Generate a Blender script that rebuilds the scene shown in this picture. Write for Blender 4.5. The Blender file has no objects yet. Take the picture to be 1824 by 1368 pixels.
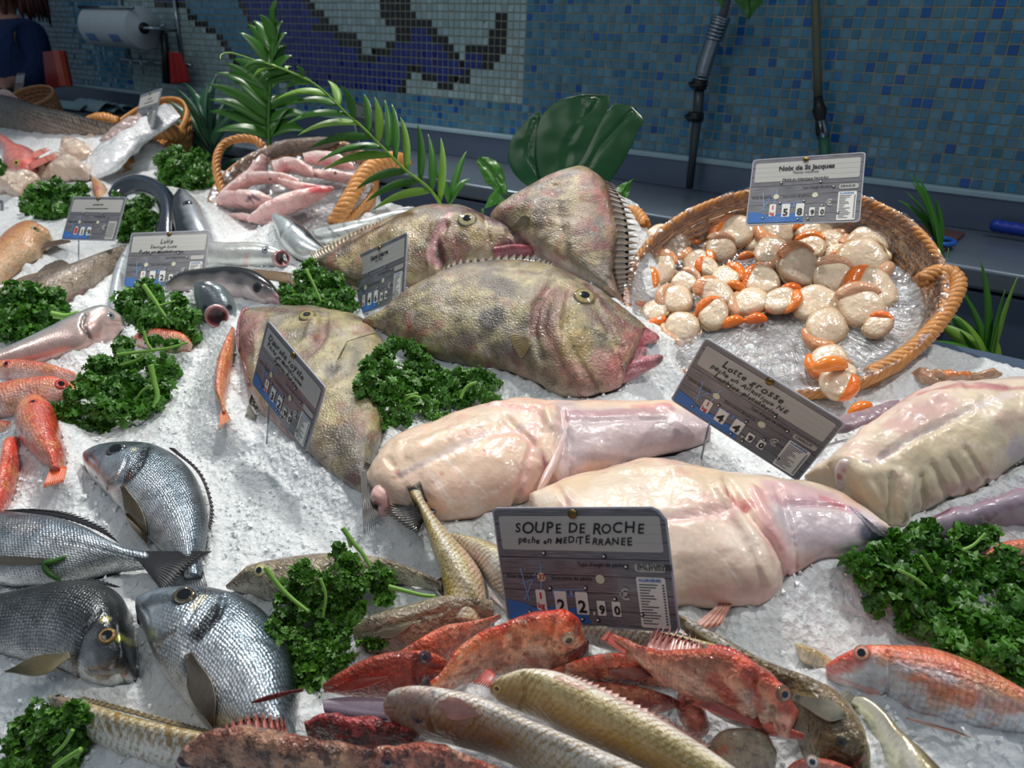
import bpy, math, random
import numpy as np
from mathutils import Vector, Matrix
from mathutils.bvhtree import BVHTree
random.seed(7); rng = np.random.default_rng(7)
SC = bpy.context.scene; COL = SC.collection
# ------------------------------------------------------------------ camera
F = 1370.0; CX, CY = 912.0, 684.0
TH, YAW, ROLL = math.radians(23.5), math.radians(35), math.atan(142/3146)
FW0 = np.array([-math.sin(YAW), math.cos(YAW), 0.0])
FW = FW0*math.cos(TH)+np.array([0, 0, -math.sin(TH)])
R0 = np.array([math.cos(YAW), math.sin(YAW), 0.0]); D0 = np.cross(FW, R0)
RT = R0*math.cos(ROLL)-D0*math.sin(ROLL)
DN = R0*math.sin(ROLL)+D0*math.cos(ROLL)
cd = bpy.data.cameras.new('camera'); cam = bpy.data.objects.new('camera', cd); COL.objects.link(cam)
cd.sensor_fit = 'HORIZONTAL'; cd.sensor_width = 36; cd.lens = 36*F/1824; cd.clip_start = .02; cd.clip_end = 60
cam.matrix_world = Matrix(((RT[0], -DN[0], -FW[0], 0), (RT[1], -DN[1], -FW[1], 0), (RT[2], -DN[2], -FW[2], 0), (0, 0, 0, 1)))
cd.dof.use_dof = True; cd.dof.focus_distance = .82; cd.dof.aperture_fstop = 9.5
SC.camera = cam
# ------------------------------------------------------------------ light and exposure
SC.view_settings.view_transform = 'Standard'; SC.view_settings.look = 'None'
SC.view_settings.exposure = 0.12; SC.view_settings.gamma = 1.0; SC.view_settings.use_curve_mapping = False
SC.cycles.max_bounces = 6; SC.cycles.diffuse_bounces = 2; SC.cycles.glossy_bounces = 3
SC.cycles.transmission_bounces = 4; SC.cycles.transparent_max_bounces = 10
SC.cycles.caustics_reflective = False; SC.cycles.caustics_refractive = False
SC.cycles.sample_clamp_indirect = 4
w = bpy.data.worlds.new('World'); SC.world = w; w.use_nodes = True
w.node_tree.nodes['Background'].inputs[0].default_value = (.70, .85, 1.0, 1)
w.node_tree.nodes['Background'].inputs[1].default_value = .20
def spot(loc, target, power, size=70, radius=.05, col=(1, .97, .92), blend=.5):
    l = bpy.data.lights.new('ceiling_spot', 'SPOT'); l.energy = power; l.spot_size = math.radians(size); l.spot_blend = blend
    l.shadow_soft_size = radius; l.color = col
    o = bpy.data.objects.new('ceiling_spot', l); COL.objects.link(o); o.location = loc
    o.rotation_euler = (Vector(target)-Vector(loc)).to_track_quat('-Z', 'Y').to_euler()
spot((-.95, 1.42, 1.6), (-.45, .62, -.42), 95, 62)
spot((-2.3, 1.5, 1.6), (-1.55, .85, -.38), 110, 66)
spot((.45, 1.2, 1.6), (-.1, .95, -.35), 60, 60)
spot((-1.75, -.55, 1.5), (-1.75, .95, -.36), 55, 42, .08)
al = bpy.data.lights.new('front_fill_area', 'AREA'); al.shape = 'RECTANGLE'; al.size = 2.2; al.size_y = .6; al.energy = 7; al.color = (1, .98, .95)  # soft fill light added over the customer side, not a real ceiling fixture
ao = bpy.data.objects.new('front_fill_area', al); COL.objects.link(ao); ao.location = (-.8, -.5, 1.9)
ao.rotation_euler = (Vector((-.8, .8, -.4))-Vector((-.8, -.5, 1.9))).to_track_quat('-Z', 'Y').to_euler()
# ------------------------------------------------------------------ geometry helpers
SL = .2; Z0 = -.56                      # the ice bed: z = Z0 + SL*y
def ray(x, y): return FW+RT*((x-CX)/F)+DN*((y-CY)/F)
def rays(xy):
    xy = np.asarray(xy, float); return FW+RT*((xy[..., :1]-CX)/F)+DN*((xy[..., 1:2]-CY)/F)
class Plane:
    """z = a + b*y + c*x"""
    def __init__(s, a, b, c=0.): s.a, s.b, s.c = a, b, c; n = np.array([-c, -b, 1.]); s.n = n/np.linalg.norm(n)
    def pt(s, xy):
        r = rays(xy); t = s.a/(r[..., 2]-s.b*r[..., 1]-s.c*r[..., 0]); return r*t[..., None]
    def up(s, h): return Plane(s.a+h/s.n[2], s.b, s.c)
ICE = Plane(Z0, SL)
def plane_at(px, py, slope, xs=0., h=0.):
    p = ICE.up(h).pt((px, py)); return Plane(p[2]-slope*p[1]-xs*p[0], slope, xs)
def at_depth(x, y, d): return ray(x, y)*d
def C(h, k=1.):
    h = h.lstrip('#'); v = np.array([int(h[i:i+2], 16)/255 for i in (0, 2, 4)])
    return np.where(v <= .04045, v/12.92, ((v+.055)/1.055)**2.4)*k
def _hash(i, j, k, s):
    n = (i*374761393+j*668265263+k*2147483647+s*974634777) & 0x7fffffff
    n = ((n ^ (n >> 13))*1274126177) & 0x7fffffff
    return ((n ^ (n >> 16)) & 0xffff)/65535.
def vn(P, sc, seed=0):
    """value noise, -1..1"""
    Q = np.asarray(P)/sc; I = np.floor(Q).astype(np.int64); f = Q-I; f = f*f*(3-2*f); r = 0
    for a in (0, 1):
        for b in (0, 1):
            for c in (0, 1):
                wt = (f[:, 0] if a else 1-f[:, 0])*(f[:, 1] if b else 1-f[:, 1])*(f[:, 2] if c else 1-f[:, 2])
                r = r+wt*_hash(I[:, 0]+a, I[:, 1]+b, I[:, 2]+c, seed)
    return r*2-1
def fbm(P, sc, seed=0, o=3):
    return sum(vn(P, sc/2**i, seed+i)*.5**i for i in range(o))
def sstep(a, b, x):
    t = np.clip((x-a)/(b-a+1e-9), 0, 1); return t*t*(3-2*t)
def crom(P, n):
    """catmull-rom through rows of P, chord-length spaced; returns n rows and their parameter"""
    P = np.asarray(P, float)
    if len(P) == 2: P = np.array([P[0], (P[0]+P[1])/2, P[1]])
    mid = (P[:, :2]+P[:, 2:4])/2 if P.shape[1] >= 4 else P[:, :2]
    d = np.concatenate([[0], np.cumsum(np.maximum(np.linalg.norm(np.diff(mid, axis=0), axis=1), 1e-6))]); d /= d[-1]
    # denser near both ends
    u = np.linspace(0, 1, n); u = .5-.5*np.cos(np.pi*u)*.55-.5*(1-2*u)*.45
    u[0], u[-1] = 0, 1
    m = np.zeros_like(P)
    for i in range(len(P)):
        a, b = max(i-1, 0), min(i+1, len(P)-1); m[i] = (P[b]-P[a])/(d[b]-d[a])
    k = np.clip(np.searchsorted(d, u, side='right')-1, 0, len(P)-2); h = (d[k+1]-d[k])[:, None]; t = ((u-d[k])/(d[k+1]-d[k]))[:, None]
    r = (2*t**3-3*t**2+1)*P[k]+(t**3-2*t**2+t)*h*m[k]+(-2*t**3+3*t**2)*P[k+1]+(t**3-t**2)*h*m[k+1]
    return r, u
def mesh_obj(name, V, Fc, mat, parent=None, col=None, suv=None, smooth=True, mats=None, midx=None):
    me = bpy.data.meshes.new(name); V = np.asarray(V, float)
    loc = np.zeros(3)
    q = parent
    while q is not None: loc = loc+np.array(q.location); q = q.parent
    me.from_pydata((V-loc).tolist(), [], Fc if isinstance(Fc, list) else Fc.tolist())
    if col is not None:
        a = me.attributes.new('Col', 'FLOAT_COLOR', 'POINT')
        c4 = np.ones((len(V), 4)); c4[:, :3] = np.clip(col, 0, 1); a.data.foreach_set('color', c4.ravel())
    if suv is not None:
        a = me.attributes.new('suv', 'FLOAT_VECTOR', 'POINT'); a.data.foreach_set('vector', np.asarray(suv, float).ravel())
    for m in (mats or [mat]): me.materials.append(m)
    if midx is not None: me.polygons.foreach_set('material_index', np.asarray(midx, np.int32))
    if smooth: me.polygons.foreach_set('use_smooth', np.ones(len(me.polygons), bool))
    o = bpy.data.objects.new(name, me); COL.objects.link(o)
    if parent is not None: o.parent = parent
    return o
def thing(name, label, cat, loc, group=None):
    o = bpy.data.objects.new(name, None); COL.objects.link(o); o.location = [float(v) for v in loc]; o.empty_display_size = .02
    o['label'] = label; o['category'] = cat
    if group: o['group'] = group
    return o
def tag(o, label, cat, group=None):
    o['label'] = label; o['category'] = cat
    if group: o['group'] = group
    return o
def struct(o): o['kind'] = 'structure'; return o
def grid_faces(n, m, wrap=False):
    i = np.arange(n-1)[:, None]; j = np.arange(m if wrap else m-1)[None, :]; j2 = (j+1) % m
    return np.stack([i*m+j, i*m+j2, (i+1)*m+j2, (i+1)*m+j], -1).reshape(-1, 4)
def tube(P, r, m=8, cap=True, twist=None):
    """tube mesh along 3D points; returns V, F(list)"""
    P = np.asarray(P, float); n = len(P); r = np.broadcast_to(r, n)
    T = np.gradient(P, axis=0); T /= np.linalg.norm(T, axis=1)[:, None]+1e-12
    up = np.array([0, 0, 1.]) if abs(T[0, 2]) < .9 else np.array([1., 0, 0])
    N = np.zeros_like(P); N[0] = np.cross(T[0], up); N[0] /= np.linalg.norm(N[0])
    for i in range(1, n):
        v = N[i-1]-T[i]*(N[i-1]@T[i]); N[i] = v/(np.linalg.norm(v)+1e-12)
    B = np.cross(T, N); a = np.linspace(0, 2*np.pi, m, endpoint=False)
    V = (P[:, None]+(N[:, None]*np.cos(a)[None, :, None]+B[:, None]*np.sin(a)[None, :, None])*r[:, None, None]).reshape(-1, 3)
    Fc = grid_faces(n, m, True).tolist()
    if cap: Fc.append(list(range(m))[::-1]); Fc.append([(n-1)*m+k for k in range(m)])
    return V, Fc
class MB:
    def __init__(s): s.V = []; s.F = []; s.c = []; s.mi = []; s.n = 0
    def add(s, V, Fc, col=(1, 1, 1), mi=0):
        V = np.asarray(V, float); s.V.append(V); s.F += [[int(i)+s.n for i in f] for f in Fc]; s.mi += [mi]*len(Fc)
        col = np.asarray(col, float); s.c.append(np.broadcast_to(col, (len(V), 3))); s.n += len(V)
    def box(s, lo, hi, col=(1, 1, 1), M=None, mi=0):
        x0, y0, z0 = lo; x1, y1, z1 = hi
        V = np.array([(x0, y0, z0), (x1, y0, z0), (x1, y1, z0), (x0, y1, z0), (x0, y0, z1), (x1, y0, z1), (x1, y1, z1), (x0, y1, z1)], float)
        if M is not None: V = V@M[:3, :3].T+M[:3, 3]
        s.add(V, [(3, 2, 1, 0), (4, 5, 6, 7), (0, 1, 5, 4), (1, 2, 6, 5), (2, 3, 7, 6), (3, 0, 4, 7)], col, mi)
    def obj(s, name, mat, parent=None, smooth=True, mats=None):
        return mesh_obj(name, np.concatenate(s.V), s.F, mat, parent, np.concatenate(s.c), None, smooth, mats, s.mi if mats else None)
SOL = []        # solids one can aim at: (bvh, lo, hi)
def solid(V, Fc):
    V = np.asarray(V); SOL.append((BVHTree.FromPolygons([tuple(v) for v in V.tolist()], Fc if isinstance(Fc, list) else Fc.tolist()), 0, 0)); return SOL[-1][0]
def hit(px, py, trees=None):
    d = Vector(ray(px, py)); best = None
    for b in (trees or [s[0] for s in SOL]):
        q = b.ray_cast(Vector((0, 0, 0)), d)
        if q[0] is not None and (best is None or q[3] < best[1]): best = (q, q[3])
    return None if best is None else (np.array(best[0][0]), np.array(best[0][1]))
# ------------------------------------------------------------------ materials
MATS = {}
def nodes(name):
    m = bpy.data.materials.new(name); m.use_nodes = True; nt = m.node_tree; return m, nt, nt.nodes['Principled BSDF']
def N(nt, t, **k):
    n = nt.nodes.new(t)
    for a, b in k.items():
        if a.startswith('i_'): n.inputs[a[2:]].default_value = b
        else: setattr(n, a, b)
    return n
def flat(name, col, rough=.5, metal=0., spec=.5, coat=0., alpha=None, bump=None, var=.12, vs=40.):
    if name in MATS: return MATS[name]
    m, nt, b = nodes(name); L = nt.links.new
    b.inputs['Roughness'].default_value = rough; b.inputs['Metallic'].default_value = metal
    b.inputs['Specular IOR Level'].default_value = spec; b.inputs['Coat Weight'].default_value = coat; b.inputs['Coat Roughness'].default_value = .08
    tc = N(nt, 'ShaderNodeTexCoord'); nz = N(nt, 'ShaderNodeTexNoise', i_Scale=vs, i_Detail=3.); L(tc.outputs['Object'], nz.inputs['Vector'])
    mx = N(nt, 'ShaderNodeMix', data_type='RGBA'); L(nz.outputs['Fac'], mx.inputs[0])
    mx.inputs[6].default_value = (*(np.asarray(col)*(1-var)), 1); mx.inputs[7].default_value = (*np.clip(np.asarray(col)*(1+var), 0, 1), 1)
    L(mx.outputs[2], b.inputs['Base Color'])
    if bump:
        n2 = N(nt, 'ShaderNodeTexNoise', i_Scale=bump[0], i_Detail=4.); L(tc.outputs['Object'], n2.inputs['Vector'])
        bp = N(nt, 'ShaderNodeBump', i_Strength=bump[1], i_Distance=bump[2]); L(n2.outputs['Fac'], bp.inputs['Height']); L(bp.outputs[0], b.inputs['Normal'])
    if alpha is not None: b.inputs['Alpha'].default_value = alpha
    MATS[name] = m; return m
def skin(name, rough=.3, coat=.6, metal=0., wet=(260., .35, .0012), scales=None, speck=None, sss=0., mott=(90., .25), alpha=None, trans=0., lines=None):
    """wet fish skin: pigment from the mesh, mottled by noise, with scale rows and a wet film that breaks the highlights"""
    if name in MATS: return MATS[name]
    m, nt, b = nodes(name); L = nt.links.new
    b.inputs['Roughness'].default_value = rough; b.inputs['Metallic'].default_value = metal
    b.inputs['Coat Weight'].default_value = coat; b.inputs['Coat Roughness'].default_value = .06
    if sss: b.inputs['Subsurface Weight'].default_value = sss; b.inputs['Subsurface Radius'].default_value = (.9, .35, .2); b.inputs['Subsurface Scale'].default_value = .008
    at = N(nt, 'ShaderNodeAttribute', attribute_name='Col'); su = N(nt, 'ShaderNodeAttribute', attribute_name='suv'); tc = N(nt, 'ShaderNodeTexCoord')
    nz = N(nt, 'ShaderNodeTexNoise', i_Scale=mott[0], i_Detail=5., i_Roughness=.65); L(tc.outputs['Object'], nz.inputs['Vector'])
    mr = N(nt, 'ShaderNodeMapRange'); mr.inputs['From Min'].default_value = .3; mr.inputs['From Max'].default_value = .7
    mr.inputs['To Min'].default_value = 1-mott[1]; mr.inputs['To Max'].default_value = 1+mott[1]; L(nz.outputs['Fac'], mr.inputs['Value'])
    mu = N(nt, 'ShaderNodeVectorMath', operation='SCALE'); L(at.outputs['Color'], mu.inputs[0]); L(mr.outputs[0], mu.inputs['Scale'])
    out = mu.outputs[0]
    w1 = N(nt, 'ShaderNodeTexNoise', i_Scale=wet[0], i_Detail=2.); L(tc.outputs['Object'], w1.inputs['Vector'])
    bp = N(nt, 'ShaderNodeBump', i_Strength=wet[1], i_Distance=wet[2]); L(w1.outputs['Fac'], bp.inputs['Height'])
    if scales:                          # (scale size m, bump, darken)
        mp = N(nt, 'ShaderNodeVectorMath', operation='SCALE'); mp.inputs['Scale'].default_value = 1/scales[0]; L(su.outputs['Vector'], mp.inputs[0])
        vo = N(nt, 'ShaderNodeTexVoronoi', feature='F1', i_Scale=1., i_Randomness=.35, voronoi_dimensions='2D'); L(mp.outputs[0], vo.inputs['Vector'])
        b2 = N(nt, 'ShaderNodeBump', i_Strength=scales[1], i_Distance=scales[0]*.35, invert=True); L(vo.outputs['Distance'], b2.inputs['Height']); L(bp.outputs[0], b2.inputs['Normal']); bp = b2
        hx = N(nt, 'ShaderNodeSeparateXYZ'); L(su.outputs['Vector'], hx.inputs[0]); hm = N(nt, 'ShaderNodeMapRange', interpolation_type='SMOOTHSTEP'); hm.inputs['From Min'].default_value = .2; hm.inputs['From Max'].default_value = .34; hm.inputs['To Min'].default_value = .12; hm.inputs['To Max'].default_value = 1.; L(hx.outputs[2], hm.inputs['Value'])
        hs = N(nt, 'ShaderNodeMath', operation='MULTIPLY'); hs.inputs[1].default_value = scales[1]; L(hm.outputs[0], hs.inputs[0]); L(hs.outputs[0], b2.inputs['Strength'])
        m2 = N(nt, 'ShaderNodeMapRange'); m2.inputs['From Min'].default_value = .25; m2.inputs['From Max'].default_value = .75
        m2.inputs['To Min'].default_value = 1.; hd = N(nt, 'ShaderNodeMath', operation='MULTIPLY_ADD'); hd.inputs[1].default_value = -scales[2]; hd.inputs[2].default_value = 1.; L(hm.outputs[0], hd.inputs[0]); L(hd.outputs[0], m2.inputs['To Max']); L(vo.outputs['Distance'], m2.inputs['Value'])
        mv = N(nt, 'ShaderNodeVectorMath', operation='SCALE'); L(out, mv.inputs[0]); L(m2.outputs[0], mv.inputs['Scale']); out = mv.outputs[0]
    if lines:                           # (spacing m, colour, strength, angle deg) wavy slanting pigment lines
        mp = N(nt, 'ShaderNodeMapping'); mp.inputs['Rotation'].default_value = (0, 0, math.radians(lines[3])); L(su.outputs['Vector'], mp.inputs['Vector'])
        wv = N(nt, 'ShaderNodeTexWave', wave_type='BANDS', bands_direction='X', wave_profile='SIN', i_Scale=.314/lines[0], i_Distortion=5., i_Detail=3.); wv.inputs['Detail Scale'].default_value = 1.2; wv.inputs['Detail Roughness'].default_value = .6; L(mp.outputs[0], wv.inputs['Vector'])
        nm = N(nt, 'ShaderNodeTexNoise', i_Scale=70., i_Detail=3.); L(tc.outputs['Object'], nm.inputs['Vector']); mm = N(nt, 'ShaderNodeMath', operation='MULTIPLY'); L(wv.outputs['Fac'], mm.inputs[0]); L(nm.outputs['Fac'], mm.inputs[1])
        r4 = N(nt, 'ShaderNodeMapRange'); r4.inputs['From Min'].default_value = .33; r4.inputs['From Max'].default_value = .46; r4.inputs['To Max'].default_value = lines[2]; L(mm.outputs[0], r4.inputs['Value'])
        mx = N(nt, 'ShaderNodeMix', data_type='RGBA'); L(r4.outputs[0], mx.inputs[0]); L(out, mx.inputs[6]); mx.inputs[7].default_value = (*lines[1], 1); out = mx.outputs[2]
    if speck:                           # (scale, threshold, colour, strength) small irregular pigment flecks
        n3 = N(nt, 'ShaderNodeTexNoise', i_Scale=speck[0], i_Detail=4., i_Roughness=.7); L(tc.outputs['Object'], n3.inputs['Vector'])
        r3 = N(nt, 'ShaderNodeMapRange'); r3.inputs['From Min'].default_value = speck[1]; r3.inputs['From Max'].default_value = speck[1]+.08; r3.inputs['To Max'].default_value = speck[3]; L(n3.outputs['Fac'], r3.inputs['Value'])
        mx = N(nt, 'ShaderNodeMix', data_type='RGBA'); L(r3.outputs[0], mx.inputs[0]); L(out, mx.inputs[6]); mx.inputs[7].default_value = (*speck[2], 1); out = mx.outputs[2]
    L(out, b.inputs['Base Color']); L(bp.outputs[0], b.inputs['Normal']); L(bp.outputs[0], b.inputs['Coat Normal'])
    if trans: b.inputs['Transmission Weight'].default_value = trans
    if alpha is not None: b.inputs['Alpha'].default_value = alpha
    MATS[name] = m; return m
M_DORY = skin('john_dory_skin', .38, .75, 0, (380., .7, .0026), None, (110., .56, tuple(C('#4a4230')), .55), mott=(34., .5))
M_BREAM = skin('bream_silver_skin', .3, .35, .72, (400., .4, .0014), (.0034, .6, .6), mott=(45., .5))
M_BASS = skin('bass_silver_skin', .27, .6, .45, (200., .25, .001), (.004, .12, .15), mott=(40., .2))
M_MONK = skin('monkfish_flesh', .36, .5, 0, (70., .5, .004), None, None, .35, mott=(34., .10))
M_RED = skin('red_fish_skin', .32, .8, 0, (330., .9, .0032), (.0028, .3, .25), (150., .56, tuple(C('#6e1410')), .6), mott=(100., .5))
M_MULLET = skin('red_mullet_skin', .28, .8, 0, (280., .8, .0028), (.0042, .5, .4), (110., .58, tuple(C('#f3c0a0')), .5), mott=(70., .3))
M_WEEVER = skin('weever_skin', .32, .6, 0, (260., .6, .0022), (.0022, .3, .15), lines=(.0036, tuple(C('#93721e')), .75, 52.), mott=(120., .15))
M_BROWN = skin('brown_fish_skin', .3, .9, 0, (260., .9, .0034), None, (150., .54, tuple(C('#3c3020')), .6), mott=(60., .35))
M_ROCK = skin('scorpion_skin', .34, .8, 0, (300., 1., .0045), None, (95., .50, tuple(C('#3c140e')), .85), mott=(70., .6))
M_SQUID = skin('squid_flesh', .22, 1., 0, (110., .8, .004), None, None, .3, mott=(40., .1))
M_FIN = skin('fin_membrane', .4, .4, 0, (300., .2, .0006), None, None, mott=(200., .15))
M_SCALLOP = skin('scallop_flesh', .2, 1., 0, (4., .35, .005), None, None, .3, mott=(3., .12))
M_BIGSCALE = skin('dark_scaled_skin', .38, .35, 0, (150., .2, .001), (.017, .9, .9), mott=(40., .2))
M_EYE = skin('eye_gloss', .08, 1., 0, (50., .05, .0005), None, None, mott=(300., .1))
M_VC = skin('matt_pigment', .55, 0., 0, (60., .05, .0005), None, None, mott=(50., .06))
# ------------------------------------------------------------------ lofted bodies
class Body: pass
RK_ = .7
def strokes_w(P, pl, st, bv=None):
    """weight 0..1 of every vertex under a stroke ([pixels...], radius px[, softness]) laid on the body's surface"""
    px = np.array(st[0], float).reshape(-1, 2)
    if len(px) > 1:
        o = [px[:1]]
        for a, b in zip(px[:-1], px[1:]): k = max(1, int(np.linalg.norm(b-a)/14)); o.append(a+(b-a)*(np.arange(1, k+1)/k)[:, None])
        px = np.concatenate(o)
    hs = [hit(x, y, [bv]) for x, y in px]; ok = [h[0] for h in hs if h is not None]
    if ok: dm = np.mean([q@FW for q in ok]); pts = np.array([h[0] if h is not None else ray(*q)*dm for h, q in zip(hs, px)])
    else: pts = pl.pt(px)
    rr = st[1]*np.mean(pts@FW)/F
    Q = P
    if len(pts) == 1: d = np.linalg.norm(Q-pts[0], axis=1)
    else:
        d = np.full(len(P), 1e9)
        for a, b in zip(pts[:-1], pts[1:]):
            ab = b-a; t = np.clip((Q-a)@ab/(ab@ab+1e-12), 0, 1); d = np.minimum(d, np.linalg.norm(Q-a-ab*t[:, None], axis=1))
    d = d*(1+.25*vn(P, max(rr*.6, .002), 31))
    soft = st[2] if len(st) > 2 else .5
    return 1-sstep(rr*(1-soft), rr*(1+soft), d)
def loft(name, pairs, T, pl, mat, parent, base, strokes=(), relief=(), n=110, m=56, e=2., lift=None, lump=None, prof=.75, noise=None, correct=True, stripes=None, sink=.82, sol=True, flip=False, color_fn=None):
    """body through pixel pairs (dorsal|ventral) laid on plane pl; T = half thickness in m (or list per pair)"""
    rows = np.array(pairs, float)[:, :4]
    Tl = None
    if isinstance(T, (list, tuple)): Tl = np.array(T, float)[:, None]; rows = np.hstack([rows, Tl])
    r, u = crom(rows, n)
    tm = max(T) if Tl is not None else T
    pc = pl.up(tm*sink+(lift or 0.))
    A = pc.pt(r[:, 0:2]); B = pc.pt(r[:, 2:4]); M = (A+B)/2; Dv = (A-B)/2; a0 = np.linalg.norm(Dv, axis=1)+1e-6; D = Dv/a0[:, None]
    if Tl is not None: b = np.maximum(r[:, 4], 1e-4)
    else: b = tm*(a0/a0.max())**prof
    if correct:
        v = M/np.linalg.norm(M, axis=1)[:, None]
        cd_, sd = np.abs((v*D).sum(1)), np.abs(v@pl.n); ct = np.minimum(cd_/(sd+1e-3), 2.2)
        b = np.minimum(b, a0*.8/np.maximum(ct, .4)+a0*.15)
        a = np.sqrt(np.maximum(a0**2-(b*ct)**2, (a0*.5)**2))
    else: a = a0
    th = np.linspace(0, 2*np.pi, m, endpoint=False); c, s = np.cos(th), np.sin(th)
    ce = np.sign(c)*np.abs(c)**(2/e); se = np.sign(s)*np.abs(s)**(2/e)
    V = M[:, None]+D[:, None]*(a[:, None]*ce[None])[..., None]+pl.n[None, None]*(b[:, None]*se[None])[..., None]
    V = V.reshape(-1, 3); U = np.repeat(u, m); S = np.tile(c, n); Tt = np.tile(s, n)
    L = np.concatenate([[0], np.cumsum(np.linalg.norm(np.diff(M, axis=0), axis=1))])
    suv = np.stack([np.repeat(L, m), (np.repeat(a, m)*np.arcsin(np.clip(S, -1, 1))), np.repeat(L/L[-1], m)], 1)
    top = sstep(-.3, .5, Tt)
    nd = D[:, None]*ce[None, :, None]+pl.n[None, None]*se[None, :, None]; nd = (nd/np.linalg.norm(nd, axis=2)[..., None]).reshape(-1, 3)
    endf = np.repeat(sstep(0, .06, u)*sstep(0, .06, 1-u), m)
    F0 = grid_faces(n, m, True).tolist(); bv0 = BVHTree.FromPolygons([tuple(v) for v in V.tolist()], F0) if (strokes or relief) else None; VB = V.copy()
    dis = np.zeros(len(V))
    if lump: dis += fbm(V, lump[0], 5, 3)*lump[1]*endf
    for st in relief: dis += strokes_w(VB, pc, st[1:], bv0)*st[0]*RK_
    dis = dis*1.
    V = V+nd*dis[:, None]
    # pigment
    sv = np.array([q[0] for q in base]); cs = np.array([C(q[1]) for q in base])
    sj = np.clip(S+.18*vn(V, .02, 3), -1, 1)
    col = np.stack([np.interp(sj, sv, cs[:, k]) for k in range(3)], 1)
    if noise:
        for nn in (noise if isinstance(noise, list) else [noise]):       # (scale, colour, threshold, strength)
            wgt = sstep(nn[2]-.2, nn[2]+.2, fbm(V, nn[0], 11, 3))*nn[3]; col = col*(1-wgt[:, None])+C(nn[1])*wgt[:, None]
    if stripes:                         # (count, colour, s range, strength, slant, duty)
        k_, cc, (s0, s1), stg, sl, du = stripes
        ph = (suv[:, 2]*k_+S*sl+.25*vn(V, .012, 9)) % 1
        wgt = sstep(du, du-.15, np.abs(ph-.5)*2)*sstep(s0-.1, s0+.1, S)*(1-sstep(s1-.1, s1+.1, S))*stg*(.6+.4*vn(V, .008, 4)); wgt = np.clip(wgt, 0, 1)
        col = col*(1-wgt[:, None])+C(cc)*wgt[:, None]
    for st in strokes:                  # (colour, strength, pixels, radius, softness)
        wgt = strokes_w(VB, pc, st[2:], bv0)*st[1]; col = col*(1-wgt[:, None])+C(st[0])*wgt[:, None]
    Fc = grid_faces(n, m, True).tolist()
    Fc.append(list(range(m))[::-1]); Fc.append([(n-1)*m+k for k in range(m)])
    # outward orientation
    q = Fc[len(Fc)//2]; fn = np.cross(V[q[1]]-V[q[0]], V[q[2]]-V[q[0]])
    if fn@nd[q[0]] < 0: Fc = [f[::-1] for f in Fc]
    o = mesh_obj(name, V, Fc, mat, parent, col, suv)
    bo = Body(); bo.o = o; bo.V = V; bo.pl = pc; bo.bvh = solid(V, Fc) if sol else BVHTree.FromPolygons([tuple(v) for v in V.tolist()], Fc); bo.low = V[Tt < .05]
    return bo
UNDER = []
def base_loc(pairs, pl):
    p = np.array(pairs, float); i = len(p)//2; return pl.pt((p[i, 0:2]+p[i, 2:4])/2)
def surf(bo, xy, lift=.001):
    xy = np.asarray(xy, float).reshape(-1, 2); out = []
    for x, y in xy:
        h = hit(x, y, [bo.bvh]) if bo is not None else None
        if h is None: out.append(None)
        else: out.append(h[0]-ray(x, y)/np.linalg.norm(ray(x, y))*lift)
    fb = (bo.pl if bo else ICE).pt(xy)
    ts = [np.linalg.norm(q)/np.linalg.norm(f) for q, f in zip(out, fb) if q is not None]
    k = np.mean(ts) if ts else 1.
    return np.array([q if q is not None else f*k for q, f in zip(out, fb)])
def eye(bo, px, py, r, parent, iris='#c9b25a', pupil='#0a0c10', name='eye', pr=.52, bulge=.45):
    h = hit(px, py, [bo.bvh])
    if h is None: h = (bo.pl.pt((px, py)), bo.pl.n)
    p, nn = h; nn = nn if nn@ray(px, py) < 0 else -nn
    nn = nn-.25*ray(px, py); nn /= np.linalg.norm(nn)
    rr = r*(p@FW)/F; t = np.cross(nn, [0, 0, 1.]); t /= np.linalg.norm(t); b = np.cross(nn, t)
    prof = [(0, .55), (.25, .53), (pr-.02, .47), (pr+.02, .45), (.8, .30), (.9, .25), (.98, .24), (1.12, .10), (1.2, -.3)]
    m = 28; a = np.linspace(0, 2*np.pi, m, endpoint=False); V = []; c = []
    for k, (q, z) in enumerate(prof):
        q = max(q, .001)
        V.append(p+rr*q*(np.cos(a)[:, None]*t+np.sin(a)[:, None]*b)+nn*rr*z*bulge*2*.6)
        cc = C(pupil) if k < 3 else (C(iris) if k < 6 else C(iris)*.45)
        c.append(np.repeat(cc[None], m, 0)*(1+.15*np.sin(a*9)[:, None]*(1 if 2 < k < 6 else 0)))
    ey = mesh_obj(name, np.concatenate(V[2:]), grid_faces(len(prof)-2, m, True), M_EYE, parent, np.concatenate(c[2:]))
    V[2] = V[2]*1.0; mesh_obj('pupil', np.concatenate(V[:3]), grid_faces(3, m, True), M_EYE, ey, np.concatenate(c[:3]))
    return ey
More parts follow.
